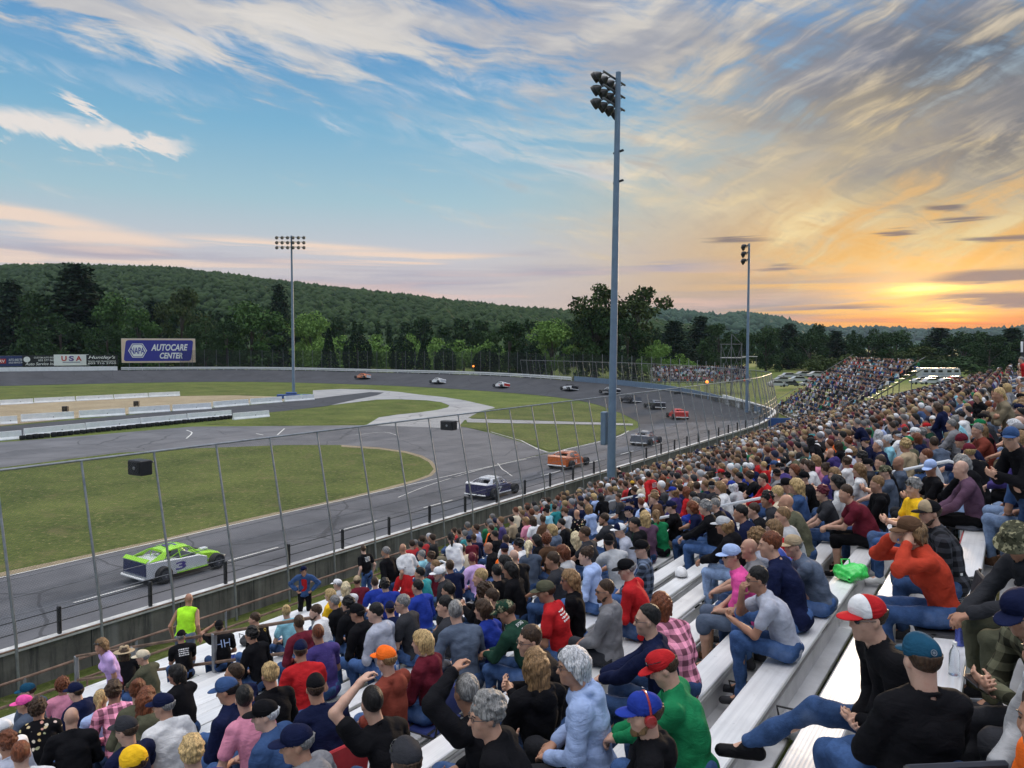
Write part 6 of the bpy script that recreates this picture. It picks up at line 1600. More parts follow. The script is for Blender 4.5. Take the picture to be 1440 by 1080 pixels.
LIST = '''
1304 929 lap long.black crew.brown cap.petrol jeans hy=-2 hp=6 lean=6 yaw=-52 big z=3.4 | man in plain black top and teal cap with round emblem, seen from behind
1222 860 crosslap long.black short.brown capf.red.white shades jeans hy=24 lean=10 yaw=22 z=4.2 big ext | clean shaven man in black with red and white cap and dark glasses, one leg stretched
1060 838 chin tee.heather short.black jeans hy=18 lean=30 yaw=16 kneeup specs z=5.2 | man in pale grey shirt and jeans resting his chin on his fist
930 950 elbows jacket.green crew.brown cap.red hy=18 hp=26 lean=30 yaw=10 big jeans topshades | heavy man in green jacket and bright red cap looking down
906 1020 lap hoodie.black under.brown capf.royal.royal muffs beard.sandy hy=30 yaw=14 jeans lean=12 | bearded man in blue and yellow cap with red ear defenders
805 937 lap hoodie.lightblue bob.white specs f hy=26 yaw=18 lean=12 big dark | white haired woman with glasses in light blue hooded top
684 1006 lap jacket.black wavy.grey f hy=38 yaw=16 lean=16 specs big jeans | woman with curly grey hair and glasses in black jacket
655 975 head hoodie.black short.grey hy=10 yaw=10 lean=16 jeans | person in black hooded top with arm raised to grey haired head
571 1075 lap tee.charcoal short.brown cap.charcoal topshades hy=8 | person in dark grey cap with glasses on it at the bottom edge
522 990 head tee.black crew.black hy=12 yaw=4 lean=22 jeans | man in black tee with bare arm up and hand on his head
543 928 lap hoodie.brick crew.sandy cap.orange hy=-6 lean=16 jeans | person in bright orange cap and reddish brown hooded top
593 904 lap hoodie.maroon bob.blond f hy=18 lean=8 jeans | blond woman in maroon hooded top on a folding seat
753 936 lap hoodie.black long.sandy f hy=16 lean=12 jeans | woman with long light brown hair in black hooded top
744 902 phone long.black short.brown specs hy=45 lean=18 jeans | brown haired youth with glasses just behind the dark green jersey
712 860 elbows long.darkgreen under.brown camo.darkgreen hy=25 hp=22 lean=30 jeans number | man in dark green jersey with white number and camouflage cap
768 832 lap tee.red under.brown cap.olive hy=30 hp=10 lean=18 jeans number2 | man in red tee with white print on back and olive cap
850 832 lap hoodie.grey crew.brown shades hy=35 lean=14 yaw=10 dark beard.brown big | heavy man in dark grey hooded top with wraparound sunglasses
909 873 elbows jacket.navy thin.black specs hy=24 lean=24 yaw=8 jeans | balding man with glasses in navy jacket
927 853 lap plaid.pink bob.auburn f hy=8 lean=14 jeans | woman with auburn bob in pink and white checked shirt
800 816 lap tee.black long.sandy shades f hy=38 lean=8 jeans | woman with long brown hair and sunglasses behind the red tee
881 801 lap jacket.red under.grey cap.black hy=40 hp=12 lean=22 jeans | man in red jacket and black cap right of the red tee
898 772 lap plaid.slate under.brown cap.black hy=36 lean=16 | person in dark checked shirt and black cap
857 762 elbows tee.silver under.black capback.black hy=10 lean=22 | man in light grey tee with cap turned backwards
827 782 lap hoodie.lightblue bun.brown f hy=30 lean=12 jeans | woman with brown bun in light blue hooded top
792 778 lap jacket.silver bob.auburn f hy=22 lean=14 | woman with auburn bob in pale jacket
775 789 elbows tee.charcoal short.brown hy=20 lean=18
1028 782 lap tee.hotpink crew.brown cap.lightblue shades hy=36 lean=16 yaw=12 shorts.slate big | man in hot pink shirt, light blue cap and sunglasses
1051 778 elbows tee.grey bald.sandy hy=20 lean=20
1060 762 lap tee.heather curly.sandy hy=32 lean=16 pack | youth with bushy ginger hair in pale grey tee with blue backpack
1084 762 lap tee.navy short.auburn hy=35 lean=14
1088 746 lap tee.red bob.sandy specs hy=40 lean=14
1102 727 elbows tee.silver crew.sandy hy=36 lean=20 jeans big
1112 779 elbows jacket.slate under.grey cap.tan hy=38 lean=22 yaw=12 big | heavy man in slate blue jacket and tan cap with sunglasses on it
1043 722 lap jacket.navy short.black hy=30 lean=12
1015 740 elbows hoodie.black under.brown cap.silver hatlong.sandy f ljeans lean=26 hy=18 | woman in black hooded top with pale blue cap and long hair
1082 702 lap tee.charcoal wavy.black muffs f hy=60 lean=12
1004 711 elbows jacket.black short.grey hy=30 lean=24
988 715 elbows long.black wavy.grey hy=24 lean=20
969 715 lap long.navy long.auburn f hy=20 lean=20 jeans
1281 687 phone tee.yellow wavy.grey topshades hy=50 lean=14 yaw=16 jeans big | heavy grey haired man in bright yellow shirt
1304 722 crosslap plaid.charcoal under.brown capf.black.tan beard.brown hy=30 lean=12 yaw=10 jeans | bearded man in dark checked shirt and black and tan cap
1281 746 faces long.rust hatlong.sandy cap.brown f hy=34 lean=20 yaw=14 jeans | woman in red orange sweatshirt with hands raised to her face
1311 658 phone tee.black crew.brown cap.lightblue hy=60 hp=15 lean=16 yaw=10 dark | man in black tee and pale blue cap looking down at his hands
1230 682 lap hoodie.black short.sandy hy=26 lean=14
1244 671 elbows tee.slate under.brown camo.olive hy=30 lean=20
1261 652 lap tee.slate bald.brown hy=20 lean=14 big
1240 650 phone tee.black short.brown hy=60 lean=14
1217 654 lap tee.charcoal under.black cap.black hy=24 lean=16
1207 662 lap tee.white long.sandy f hy=22 lean=12
1190 694 elbows tee.maroon short.brown hy=40 lean=30 yaw=8 shorts.black big | broad man in maroon tee leaning forward with clasped hands
1152 695 knees tee.charcoal wavy.maroon f hy=30 lean=30 | person with dark red hair in charcoal tee leaning on their knees
1178 679 lap tee.white long.black f hy=24 lean=12
1169 669 lap plaid.navy long.sandy f hy=60 lean=10
1188 652 lap tee.white wavy.brown hy=16 lean=14
1138 655 lap long.white long.brown f hy=20 lean=14
1106 708 lap tee.olive bald.brown hy=24 lean=14
1090 695 lap tee.cream short.blond hy=20 lean=12
1108 682 lap jacket.olive under.black cap.black hy=40 lean=16
1121 684 lap tee.denim long.blond f hy=20 lean=12
1132 672 lap tee.black under.black cap.black hy=60 lean=14
1119 661 lap tee.black long.auburn f hy=30 lean=12
1130 659 lap tee.black wavy.brown f hy=18 lean=12
1073 674 elbows jacket.red short.brown specs hy=40 lean=22
1088 655 lap tee.denim under.grey cap.denim hy=34 lean=14
1337 622 elbows jacket.navy under.grey beanie.maroon hy=20 lean=26 | man in navy jacket and dark red knitted hat
1418 616 st.phone jacket.black short.grey cap.denim hy=62 yaw=20 jeans big | standing man in black jacket, jeans and blue cap by the top rows
1437 507 st.down tee.red short.grey hy=40 jeans onseat | standing person in red shirt at the right edge of the stand
1431 860 phone plaid.olive under.grey cap.navy hy=30 hp=24 lean=18 yaw=30 dark shades z=3.9 | man in dark cap and grey green jacket looking at his phone
1432 762 elbows jacket.charcoal under.grey bucket.olive hy=40 hp=30 lean=26 yaw=26 olivelegs | person in camouflage hat and olive trousers at the right edge
1462 915 lap hoodie.silver short.grey hy=30 lean=18 yaw=20 jeans | person in light grey hooded top at the right edge, hands clasped
1466 1010 lap long.orange short.brown hy=30 lean=20 yaw=20 ljeans | person in orange top and light jeans at the bottom right edge
265 828 st.down tank.lime bald.sandy shorts.slate hy=45 yaw=-60 big z=14.3 | bald man in bright lime sleeveless shirt standing at the fence
253 896 phone tee.black under.grey cap.black hy=10 lean=20 number2 | man in black cap and black tee with white print on the back
309 882 shade tee.black under.black cap.black hy=14 lean=12 numberbox | person in black tee with pale outlined print, hand at the face
360 871 lap jacket.black short.brown hy=34 lean=12 badge
355 893 lap jacket.black wavy.black f hy=20 lean=14
401 861 lap tee.aqua bun.blond f hy=8 lean=10
421 877 lap hoodie.maroon short.brown hy=12 lean=14
445 861 lap tee.white short.brown beard.brown hy=40 lean=14 number2
472 847 lap jacket.black short.grey hy=20 lean=12
448 892 lap tee.purple crew.auburn hy=14 lean=14
422 916 lap tee.red under.brown cap.navy hy=6 lean=16 big
379 950 lap jacket.black bun.blond f hy=-10 lean=12
329 950 lap tee.navy thin.brown hy=24 lean=14
321 971 lap jacket.navy short.black cap.denim hy=34 hp=12 lean=14 | person in navy jacket and faded blue cap beside the girl in pink
343 984 lap tee.pink short.black f hy=10 lean=14 | girl with short black hair in pink and grey top
247 949 elbows jacket.black bob.black f hy=50 lean=18
373 1006 lap jacket.denim under.white cap.black hy=44 lean=18 yaw=8 big | white haired man in blue jacket and black cap
443 969 lap tee.navy under.brown capf.black.red hy=12 lean=14 big seat | man in navy tee and red and black cap on a red folding seat
418 1046 lap hoodie.grey under.grey cap.navy hy=44 lean=18 yaw=10 big | person in grey hooded top and dark navy cap at the bottom edge
269 1060 lap tee.purple wavy.blond f hy=4 lean=12 | woman with wavy blond hair at the bottom edge
503 862 lap hoodie.black under.black cap.black hy=26 lean=16 pgreen
530 859 lap hoodie.heather short.black hy=30 lean=14
547 862 elbows tee.navy under.brown cap.navy hy=14 lean=26 shorts.slate
569 849 lap tee.charcoal short.grey shades hy=40 lean=12
624 853 elbows tee.charcoal short.black hy=34 lean=18
641 856 lap long.slate short.grey hy=2 lean=10
678 858 lap tee.royal bob.brown f hy=20 lean=16
686 842 lap tee.black short.brown hy=20 lean=16
143 908 st.lap tee.lilac long.sandy topshades f hy=40 yaw=70 maroonlegs | woman in lilac top with long hair standing by the aisle rail
175 918 lap long.black long.brown straw.tan f hy=14 lean=14 | woman in wide straw hat and black top
199 925 elbows long.olive under.grey cap.cream hy=40 lean=20
41 972 lap jacket.slate under.brown cap.petrol hy=60 lean=14
36 990 lap jacket.slate under.brown cap.hotpink hy=30 lean=14
54 998 lap print.black curly.brown f hy=10 lean=14 big | woman with big dark curls in black flowered top
88 965 lap tee.pink curly.auburn hy=12 lean=10
108 973 lap hoodie.navy under.brown cap.navy hy=24 lean=14 big
100 1010 lap jacket.black bald.sandy hy=16 lean=16 big
142 986 lap tee.lightblue pony.blond cap.petrol f hy=14 lean=10
160 972 lap plaid.pink wavy.brown f hy=10 lean=14
194 970 lap long.olive bun.auburn f hy=10 lean=14
206 984 lap hoodie.olive long.auburn f hy=12 lean=14
231 993 lap tee.white under.grey cap.navy hy=48 lean=14 big
178 1027 lap tee.navy crew.brown cap.charcoal specs hy=18 lean=14 big
9 1046 lap tee.heather wavy.auburn f hy=20 lean=14
3 1027 lap tee.white under.grey cap.white hy=20 lean=14
29 1062 lap tee.white short.auburn hy=10 lean=14
187 1074 lap tee.royal short.brown beanie.yellow hy=20 lean=14 | child in bright yellow knitted hat at the bottom edge
780 714 lap tee.teal short.brown hy=10 lean=10
768 720 lap tee.aqua under.black cap.black hy=40 lean=12
794 720 lap jacket.silver under.brown cap.brown hy=24 lean=12
811 723 lap print.black bald.sandy hy=10 lean=12
829 716 lap hoodie.lightblue long.sandy f hy=14 lean=8
816 711 lap tee.navy short.brown hy=20 lean=12
826 704 lap tee.black short.brown hy=18 lean=10
835 699 lap tee.lightblue bob.blond f hy=20 lean=10
846 699 lap jacket.black long.black f hy=14 lean=10
848 731 elbows tee.charcoal short.brown beard.brown hy=34 lean=18
792 736 lap tee.black short.black beard.black hy=44 lean=18
807 757 lap jacket.black long.platinum f hy=12 lean=10
822 751 elbows tee.charcoal short.brown hy=24 lean=16
774 746 elbows hoodie.slate long.blond f hy=20 lean=18
751 732 lap tee.white long.brown f hy=14 lean=8
740 733 lap tee.pink bob.sandy f hy=60 lean=8
764 731 lap jacket.brown wavy.brown f hy=14 lean=10
770 760 lap long.brown curly.auburn f hy=10 lean=12
755 760 lap jacket.black long.black f hy=24 lean=14
742 770 lap long.slate pony.platinum f hy=10 lean=10
731 766 lap tee.white wavy.black f hy=20 lean=12
872 746 lap tee.heather under.grey capf.white.navy hy=40 lean=16
892 738 lap hoodie.black short.black hy=40 lean=16
907 728 lap long.plum long.blond f hy=6 lean=8
720 802 lap jacket.black long.black f hy=30 lean=12
724 783 lap tee.black bald.brown hy=16 lean=14
883 720 lap jacket.charcoal under.black cap.navy hy=24 lean=18
885 708 lap tee.navy under.brown cap.navy hy=20 lean=12
870 700 lap tee.charcoal short.brown hy=60 lean=10
901 708 lap tee.lightblue short.auburn hy=14 lean=12
920 701 lap long.brown wavy.sandy f hy=60 lean=12
911 669 st.down hoodie.red short.black hy=10 number2
933 673 lap long.brown long.auburn f hy=14 lean=10
940 666 lap jacket.red under.black cap.black hy=14 lean=12
951 660 lap hoodie.plum short.black hy=14 lean=10
870 660 st.rail tee.black short.black hy=30 lean=34 | person in black leaning forward over the front rail by the light pole
890 681 lap tee.black under.brown cap.gold hy=14 lean=10
892 690 lap tee.navy wavy.brown f hy=40 lean=10
510 773 st.down tee.black short.brown hy=-20 number2
541 777 st.down jacket.black short.grey beard.grey hy=30 big
567 772 st.down tee.white bald.sandy hy=-40 big
589 781 lap tee.aqua short.grey hy=24 lean=6
602 783 lap tee.slate wavy.brown f hy=20 lean=6
611 796 lap jacket.maroon short.sandy hy=40 lean=10
635 757 st.lap long.white pony.black f hy=-40
660 760 lap tee.maroon under.brown cap.navy hy=10 lean=10
667 757 lap jacket.navy short.brown hy=10 lean=10
636 781 lap tee.heather under.grey cap.grey hy=50 lean=10
651 773 lap tee.cream short.brown hy=14 lean=10
691 744 lap tee.black short.brown hy=30 lean=10
695 753 lap tee.black short.black hy=20 lean=12
689 770 lap jacket.black bald.brown topshades hy=24 lean=12
710 760 lap tee.white short.brown hy=14 lean=10
711 773 lap tee.orange under.brown cap.navy hy=14 lean=12
711 792 lap hoodie.black long.black f hy=50 lean=12
698 805 lap jacket.black short.black hy=14 lean=12
674 809 phone jacket.black short.blond hy=44 lean=18 pgreen | blond man in black with a green backpack, hands held out
665 786 lap long.lilac short.maroon hy=14 lean=12
634 797 lap tee.navy short.brown hy=14 lean=12
620 807 lap jacket.charcoal short.grey beard.grey cap.white hy=44 lean=14
591 807 lap tee.teal short.black hy=20 lean=14
588 826 lap jacket.royal short.black hy=24 lean=14
569 799 lap long.red under.grey cap.white hy=14 lean=14 big
543 823 lap tee.royal wavy.black hy=10 lean=12
528 820 lap tee.royal short.brown hy=14 lean=12
501 818 lap tee.maroon under.brown cap.tan hy=4 lean=10
485 827 lap tee.white long.platinum f hy=4 lean=10
682 835 lap long.black curly.brown hy=20 lean=14
630 832 lap tee.charcoal short.black hy=20 lean=14
490 850 lap hoodie.black wavy.black hy=20 lean=14
465 837 lap tee.yellow bob.blond f hy=20 lean=12
477 822 lap tee.silver under.grey cap.white hy=20 lean=12
427 803 st.hips jacket.denim short.brown cap.navy hy=0 yaw=132 redshirt black | person in open denim jacket over red shirt standing before the fence
988 658 lap tee.silver under.grey cap.grey hy=14 lean=12
1014 657 lap tee.pink bob.sandy f hy=40 lean=12
1014 666 lap tee.black short.brown cap.red hy=30 lean=12
1023 670 lap tee.olive under.black cap.black hy=14 lean=12
1049 657 lap tee.navy under.grey cap.white hy=14 lean=12
1064 648 lap tee.red short.brown hy=14 lean=12
1036 672 lap tee.black short.black hy=40 lean=16
1015 685 lap long.white bob.sandy f hy=20 lean=12
1001 681 lap jacket.black long.sandy f hy=14 lean=12
991 683 lap tee.navy short.sandy hy=30 lean=12
980 685 lap tee.charcoal short.brown hy=14 lean=12
1006 707 lap jacket.navy short.black hy=40 lean=24
975 699 elbows jacket.royal short.black hy=14 lean=30
965 692 lap long.red long.auburn f hy=14 lean=12
963 673 lap hoodie.heather short.grey hy=30 lean=12
1059 727 lap tee.black short.brown hy=30 lean=12
'''
CLOTH_MATS = {'plaid': M_PLAID, 'print': M_PRINT}
def parse(line):
    lab = None
    if '|' in line: line, lab = [q.strip() for q in line.split('|')]
    tk = line.split(); e = dict(x=float(tk[0]), y=float(tk[1]), pose=tk[2], stand=False, hair=None, hat=None, extra=[], legs='jeans', f=False, big=False, yaw=None, hy=None, hp=4.0, lean=14.0, label=lab, hair2=None, hat2=None)
    if e['pose'].startswith('st.'): e['stand'] = True; e['pose'] = e['pose'][3:]
    g, c = tk[3].split('.'); e['top'] = 'long' if g in ('plaid', 'print') else g; e['topname'] = g; e['topc'] = c
    for t in tk[4:]:
        if t == 'f': e['f'] = True
        elif t == 'big': e['big'] = True
        elif t[:2] == 'hy':
            e['hy'] = float(t[3:])
            if -1 < e['hy'] <= 16: e['hy'] -= 40; e['yawd'] = -14
        elif t[:2] == 'hp': e['hp'] = float(t[3:])
        elif t[:4] == 'lean': e['lean'] = float(t[5:])
        elif t[:2] == 'z=': e['z'] = float(t[2:])
        elif t[:3] == 'yaw': e['yaw'] = float(t[4:])
        elif t.split('.')[0] in ('cap', 'capf', 'capback', 'camo', 'beanie', 'straw', 'bucket'): p = t.split('.'); e['hat'] = p[0]; e['hatc'] = p[1]; e['hatc2'] = p[2] if len(p) > 2 else None
        elif t.split('.')[0] in ('short', 'crew', 'wavy', 'curly', 'bob', 'long', 'pony', 'bun', 'fringe', 'thin', 'under', 'bald', 'hatlong'):
            p = t.split('.')
            if e['hair'] and p[0] == 'hatlong': e['hair'] = 'hatlong'; e['hairc'] = p[1]
            else: e['hair'], e['hairc'] = p
        elif t.split('.')[0] == 'beard': e['extra'].append('beard'); e['beardc'] = t.split('.')[1]
        elif t.split('.')[0] == 'shorts': e['legs'] = 'shorts'; e['legc'] = t.split('.')[1]
        elif t in ('jeans', 'ljeans', 'dark', 'olivelegs', 'maroonlegs', 'black', 'khaki'): e['legs'] = t
        else: e['extra'].append(t)
    if e['hat'] and e['hair'] in ('short', 'crew', 'thin'): e['hair'] = 'under'
    return e
LEGC = dict(jeans=('denim', M_DENIM), ljeans=('ldenim', M_DENIM), dark=('charcoal', M_CLOTH), olivelegs=('olive', M_CLOTH), maroonlegs=('maroon', M_CLOTH), black=('black', M_CLOTH), khaki=('khaki', M_CLOTH))
FIG = {}; OCC = {}; PEOPLE = []
def occupied(j, y, w_=.40): return any(abs(y - q) < w_ for q in OCC.get(j, []))

def fig_for(e, dep, rnd):
    """a figure for this person: own build when near, from the shared wardrobe when far"""
    hy = e['hy'] if e['hy'] is not None else 12.0
    if dep < 8.5: res, hyq, lq, seed = .0095, hy, e['lean'], rnd.randrange(9999)
    elif dep < 16: res, hyq, lq, seed = .014, round(hy / 20) * 20, round(e['lean'] / 8) * 8, 1
    else: res, hyq, lq, seed = .021, round(hy / 30) * 30, round(e['lean'] / 12) * 12, 1
    bulk = 1.15 if e['big'] else (.88 if e['f'] else .97)
    lg = 'shorts' if e['legs'] == 'shorts' else 'long'; pose = e['pose']
    if dep > 16 and pose in ('crosslap',): pose = 'lap'
    ku = .10 if 'kneeup' in e['extra'] else 0.0
    if 'ext' in e['extra']: ku = -.01
    key = (pose, lq, hyq, e['hp'] if dep < 16 else 4, e['top'], lg, bulk, e['f'], res, e['stand'], seed, ku)
    if key not in FIG: FIG[key] = build_figure(key, pose, lq, hyq * .25 if dep < 16 else 0, hyq, e['hp'] if dep < 16 else 4, e['top'], lg, bulk, e['f'], res, e['stand'], .17 if e['big'] else .13, ku, seed)
    return FIG[key], res

_ys = np.concatenate([np.arange(.4, 20, .02), np.arange(20, 70, .1)])
def solve_y(px, d, z):
    q = np.stack([np.full_like(_ys, -d), _ys, np.full_like(_ys, z)], 1) - CAM; dz = q @ _f; x = 720 + F * (q @ _r) / np.maximum(dz, 1e-3) - px
    ok = (dz[:-1] > .5) & (np.sign(x[:-1]) != np.sign(x[1:])); i = np.nonzero(ok)[0]
    if len(i) == 0: return None
    i = i[0]; t = x[i] / (x[i] - x[i + 1]); return _ys[i] + t * (_ys[i + 1] - _ys[i])

def colset(o, rgb): o.color = (*rgb, 1.0)
def jit(c, rnd, a=.12): f = 1 + rnd.uniform(-a, a); return tuple(min(1, max(0, v * f)) for v in c)

def place(e, rnd, loc, yaw, scale, dep):
    fg, res = fig_for(e, dep, rnd); J = fg['J']
    o = link('person', fg['person']); o.location = loc; o.rotation_euler = (0, 0, math.pi + yaw); o.scale = (scale,) * 3
    colset(o, jit(rnd.choice(SKIN), rnd, .1)); e['obj'] = o
    cm = CLOTH_MATS.get(e['topname'], M_CLOTH)
    def child(name, me, mat, rgb, par=None, M=None):
        c = link(name, me, par or o)
        if not me.materials: me.materials.append(mat)
        if me.materials[0] != mat: c.material_slots[0].link = 'OBJECT'; c.material_slots[0].material = mat
        colset(c, rgb)
        if M is not None: c.matrix_local = M
        return c
    nm = {'long': 'shirt', 'tee': 'shirt', 'tank': 'shirt', 'hoodie': 'hooded_top', 'jacket': 'jacket'}[e['top']]
    top = child(nm, fg['top'], cm, jit(PC[e['topc']], rnd))
    if e['legs'] == 'shorts': lc, lm = e['legc'], M_CLOTH
    else: lc, lm = LEGC[e['legs']]
    child('shorts' if e['legs'] == 'shorts' else 'trousers', fg['trousers'], lm, jit(PC[lc], rnd, .4))
    sc_ = rnd.choice([PC['black'], PC['charcoal'], PC['white'], PC['brown']])
    for q in 'LR': child('shoe', fg['shoe' + q], M_SHOE, sc_)
    HM = Matrix.Translation(Vector(J['hc'])) @ Matrix(J['HEADM'].tolist()).to_4x4() @ Matrix.Scale(HEADS, 4)
    fine = dep < 14
    def on_head(k, mat, rgb, name=None, rot=0, sc=1.0):
        me, m0 = acc(k, fine); M = HM @ (Matrix.Rotation(rot, 4, 'Z') if rot else Matrix.Identity(4))
        return child(name or me.name.split('.')[0], me, mat or m0, rgb, None, M)
    if e['hair'] and e['hair'] != 'bald': on_head(e['hair'], None, jit(HC_.get(e['hairc'], PC.get(e['hairc'])), rnd, .15), 'hair')
    if 'beard' in e['extra']: on_head('beard', None, HC_[e['beardc']], 'beard')
    h = e['hat']
    if h in ('cap', 'capf', 'camo'):
        c = on_head('cap', M_CAMO if h == 'camo' else None, PC[e['hatc']], 'cap')
        if h == 'capf': on_head('cap_front', None, PC[e['hatc2']], 'front_panel')
    elif h == 'capback': on_head('capback', None, PC[e['hatc']], 'cap')
    elif h in ('beanie', 'straw', 'bucket'): on_head(h, None, PC[e['hatc']], 'hat')
    for x in ('shades', 'specs', 'topshades', 'muffs'):
        if x in e['extra']: on_head(x, None, (1, 1, 1))
    if dep < 9 and 'shades' not in e['extra']: on_head('eyes', None, (1, 1, 1), 'eyes')
    if 'redshirt' in e['extra'] and 'front' in fg: child('shirt_front', fg['front'], M_CLOTH, PC['red'])
    # prints and things worn on the back
    def back_point(h_):
        nb = J['nb']; bk = np.cross(np.array([0, 0, 1.0]), J['side']); b = J['chest'] + J['s2'] * h_ ; return b, bk
    if any(q in e['extra'] for q in ('number', 'number2', 'numberbox', 'pgreen', 'pack', 'badge')):
        s2 = J['s2']; M3 = np.stack([-J['side'], nrm(np.cross(J['side'], s2)), s2], 1)      # x across, y forward, z up
        bd = {'big': 1.12}.get('big' if e['big'] else '', 1.0)
        base_ = Matrix(M3.tolist()).to_4x4(); org = Vector(J['chest'] + s2 * .06)
        vt = np.array([v.co[:] for v in fg['top'].vertices])
        def wrap(me):
            """lay flat lettering on the cloth of the back"""
            v = np.array([q.co[:] for q in me.vertices]); W3 = np.array(org) + v[:, :1] * M3[:, 0] + v[:, 2:] * M3[:, 2]
            loc_ = (vt - np.array(org)) @ M3
            bk_ = loc_[:, 1] < 0
            out = []
            for (a, b_, c_) in v:
                dd = (loc_[bk_, 0] - a) ** 2 + (loc_[bk_, 2] - c_) ** 2; k = np.argsort(dd)[:4]; out.append((a, loc_[bk_][k, 1].min() - .005 + b_ * .02, c_))
            P_ = np.array(org) + np.array(out) @ M3.T; me.vertices.foreach_set('co', P_.astype(np.float32).ravel()); me.update(); return me
        if 'number' in e['extra']: link('back_print', wrap(text_mesh('47', .16, M_SIGNW, depth=.004, width=.20)), o); link('back_print', wrap(_shift(text_mesh('SONS', .035, M_SIGNW, depth=.004), 0, .13)), o)
        if 'number2' in e['extra']:           # small pale print, too blurred in the photograph to read
            r4 = random.Random(len(PEOPLE)); pm = MB()
            for row_ in range(4):
                x_ = -.085
                while x_ < .08:
                    w4 = r4.uniform(.008, .03); pm.box((x_ + w4 / 2, 0, .08 - row_ * .036), (w4, .004, r4.uniform(.012, .024)), Matrix.Rotation(r4.uniform(-.2, .2), 3, 'Y')); x_ += w4 + .008
            link('back_print', wrap(pm.me('back_print', M_SIGNW)), o)
        if 'numberbox' in e['extra']: link('back_print', wrap(_shift(text_mesh('HH', .14, paint('print_blue', (.35, .45, .7), .7), depth=.004, bold=-.01), 0, 0)), o)
        if 'pgreen' in e['extra']: link('back_print', wrap(text_mesh('88', .15, paint('print_green', (.15, .6, .08), .7), depth=.004, width=.17)), o)
        if 'badge' in e['extra']: link('shoulder_badge', wrap(_shift(text_mesh('O', .06, paint('print_gold', (.6, .4, .05), .6), depth=.004), .06, .08)), o)
        if 'pack' in e['extra']:
            p = link('backpack', PACK); c_ = org - Vector(M3[:, 1]) * .21 + Vector((0, 0, -.04)); p.matrix_world = o.matrix_basis @ (Matrix.Translation(c_) @ base_); tag(p, 'blue backpack with lime trim worn by the ginger haired youth', 'backpack')
    return o
def _shift(me, dx_, dz_):
    v = np.array([q.co[:] for q in me.vertices]); v[:, 0] += dx_; v[:, 2] += dz_; me.vertices.foreach_set('co', v.astype(np.float32).ravel()); me.update(); return me
pk_ = Field(.012); pk_.ell((0, 0, 0), (.15, .09, .20), .02).ell((0, -.07, -.05), (.11, .06, .11), .03).noise(.004, 30, 2)
PACK = pk_.me('backpack', paint('pack_blue', (.02, .05, .30), .7))

BS = .945
def settle(e, rnd):
    """which bench, where along it: the head ends up where the photograph has it, the seat on a real plank"""
    yaw = R(e['yaw'] if e['yaw'] is not None else rnd.gauss(2, 7) + e.get('yawd', 0)); best = None; lean0 = e['lean']
    for dl_ in ((0, -6, 6, -12, 10) if e['pose'] not in ('chin', 'faces', 'rail') else (0, -4, 4)):
      ln = max(-2, lean0 + dl_)
      J = skeleton(e['pose'], ln, 0, e['hy'] or 0, e['hp'], .13, e['stand'], e['f']); hc = J['hc'] * BS; ang = math.pi + yaw
      for j, d in enumerate(ROWS + [ROWS[-1] + .75]):
        wk = j == len(ROWS)
        if wk and not e['stand']: continue
        for off in ((.06, .20, .32, .44) if e['stand'] else (-.04, 0, .05)):
            if e['stand']: z0 = zw if wk else z_foot(d); d0 = d if wk else d + off
            else: z0, d0 = z_seat(d), d + off
            if e['stand'] and 'onseat' in e['extra']: z0, d0 = z_seat(d), d
            ox = hc[0] * math.cos(ang) - hc[1] * math.sin(ang); oy = hc[0] * math.sin(ang) + hc[1] * math.cos(ang)
            if e['x'] > 1290:                       # nearly straight below the line of sight: weigh both directions
                if abs(d) > 1.1: continue
                Q = np.stack([np.full_like(_ys, -d0 + ox), _ys, np.full_like(_ys, z0 + hc[2])], 1) - CAM; dz_ = np.maximum(Q @ _f, .6)
                cc = np.abs(720 + F * (Q @ _r) / dz_ - e['x']) * .8 + np.abs(540 - F * (Q @ _u) / dz_ - e['y']); k_ = int(np.argmin(cc)); y = _ys[k_]; xerr = cc[k_]
            else: y = solve_y(e['x'], d0 - ox, z0 + hc[2]); xerr = None
            if y is None or y > 68: continue
            q = project((-d0 + ox, y, z0 + hc[2]))
            cost = (abs(q[1] - e['y']) if xerr is None else xerr) + abs(dl_) * .25 + abs(off) * 4
            if e.get('z'): cost += abs(q[2] - e['z']) * 8
            if occupied((j, e['stand']), y - oy): cost += 14 + 60 / max(q[2], 1)
            if best is None or cost < best[0]: best = (cost, j, d0, z0, y - oy, q, ln, hc, ox)
    cost, j, d0, z0, y0, q, ln, hc, ox = best; e['lean'] = ln
    err = (q[1] - e['y']) / F * q[2]          # metres the head is too low
    sc = BS * min(1.05, max(.93, 1 + err / hc[2] * .9))
    OCC.setdefault((j, e['stand']), []).append(y0)
    return Vector((-d0, y0, z0)), yaw, sc, q[2], j

if True:
    ENT = [parse(l) for l in LIST.strip().split('\n') if l.strip()]
    for i, e in enumerate(ENT):
        rnd = random.Random(100 + i); loc, yaw, sc, dep, j = settle(e, rnd); e['row'] = j
        place(e, rnd, loc, yaw, sc, dep); e['dep'] = dep; PEOPLE.append(e)

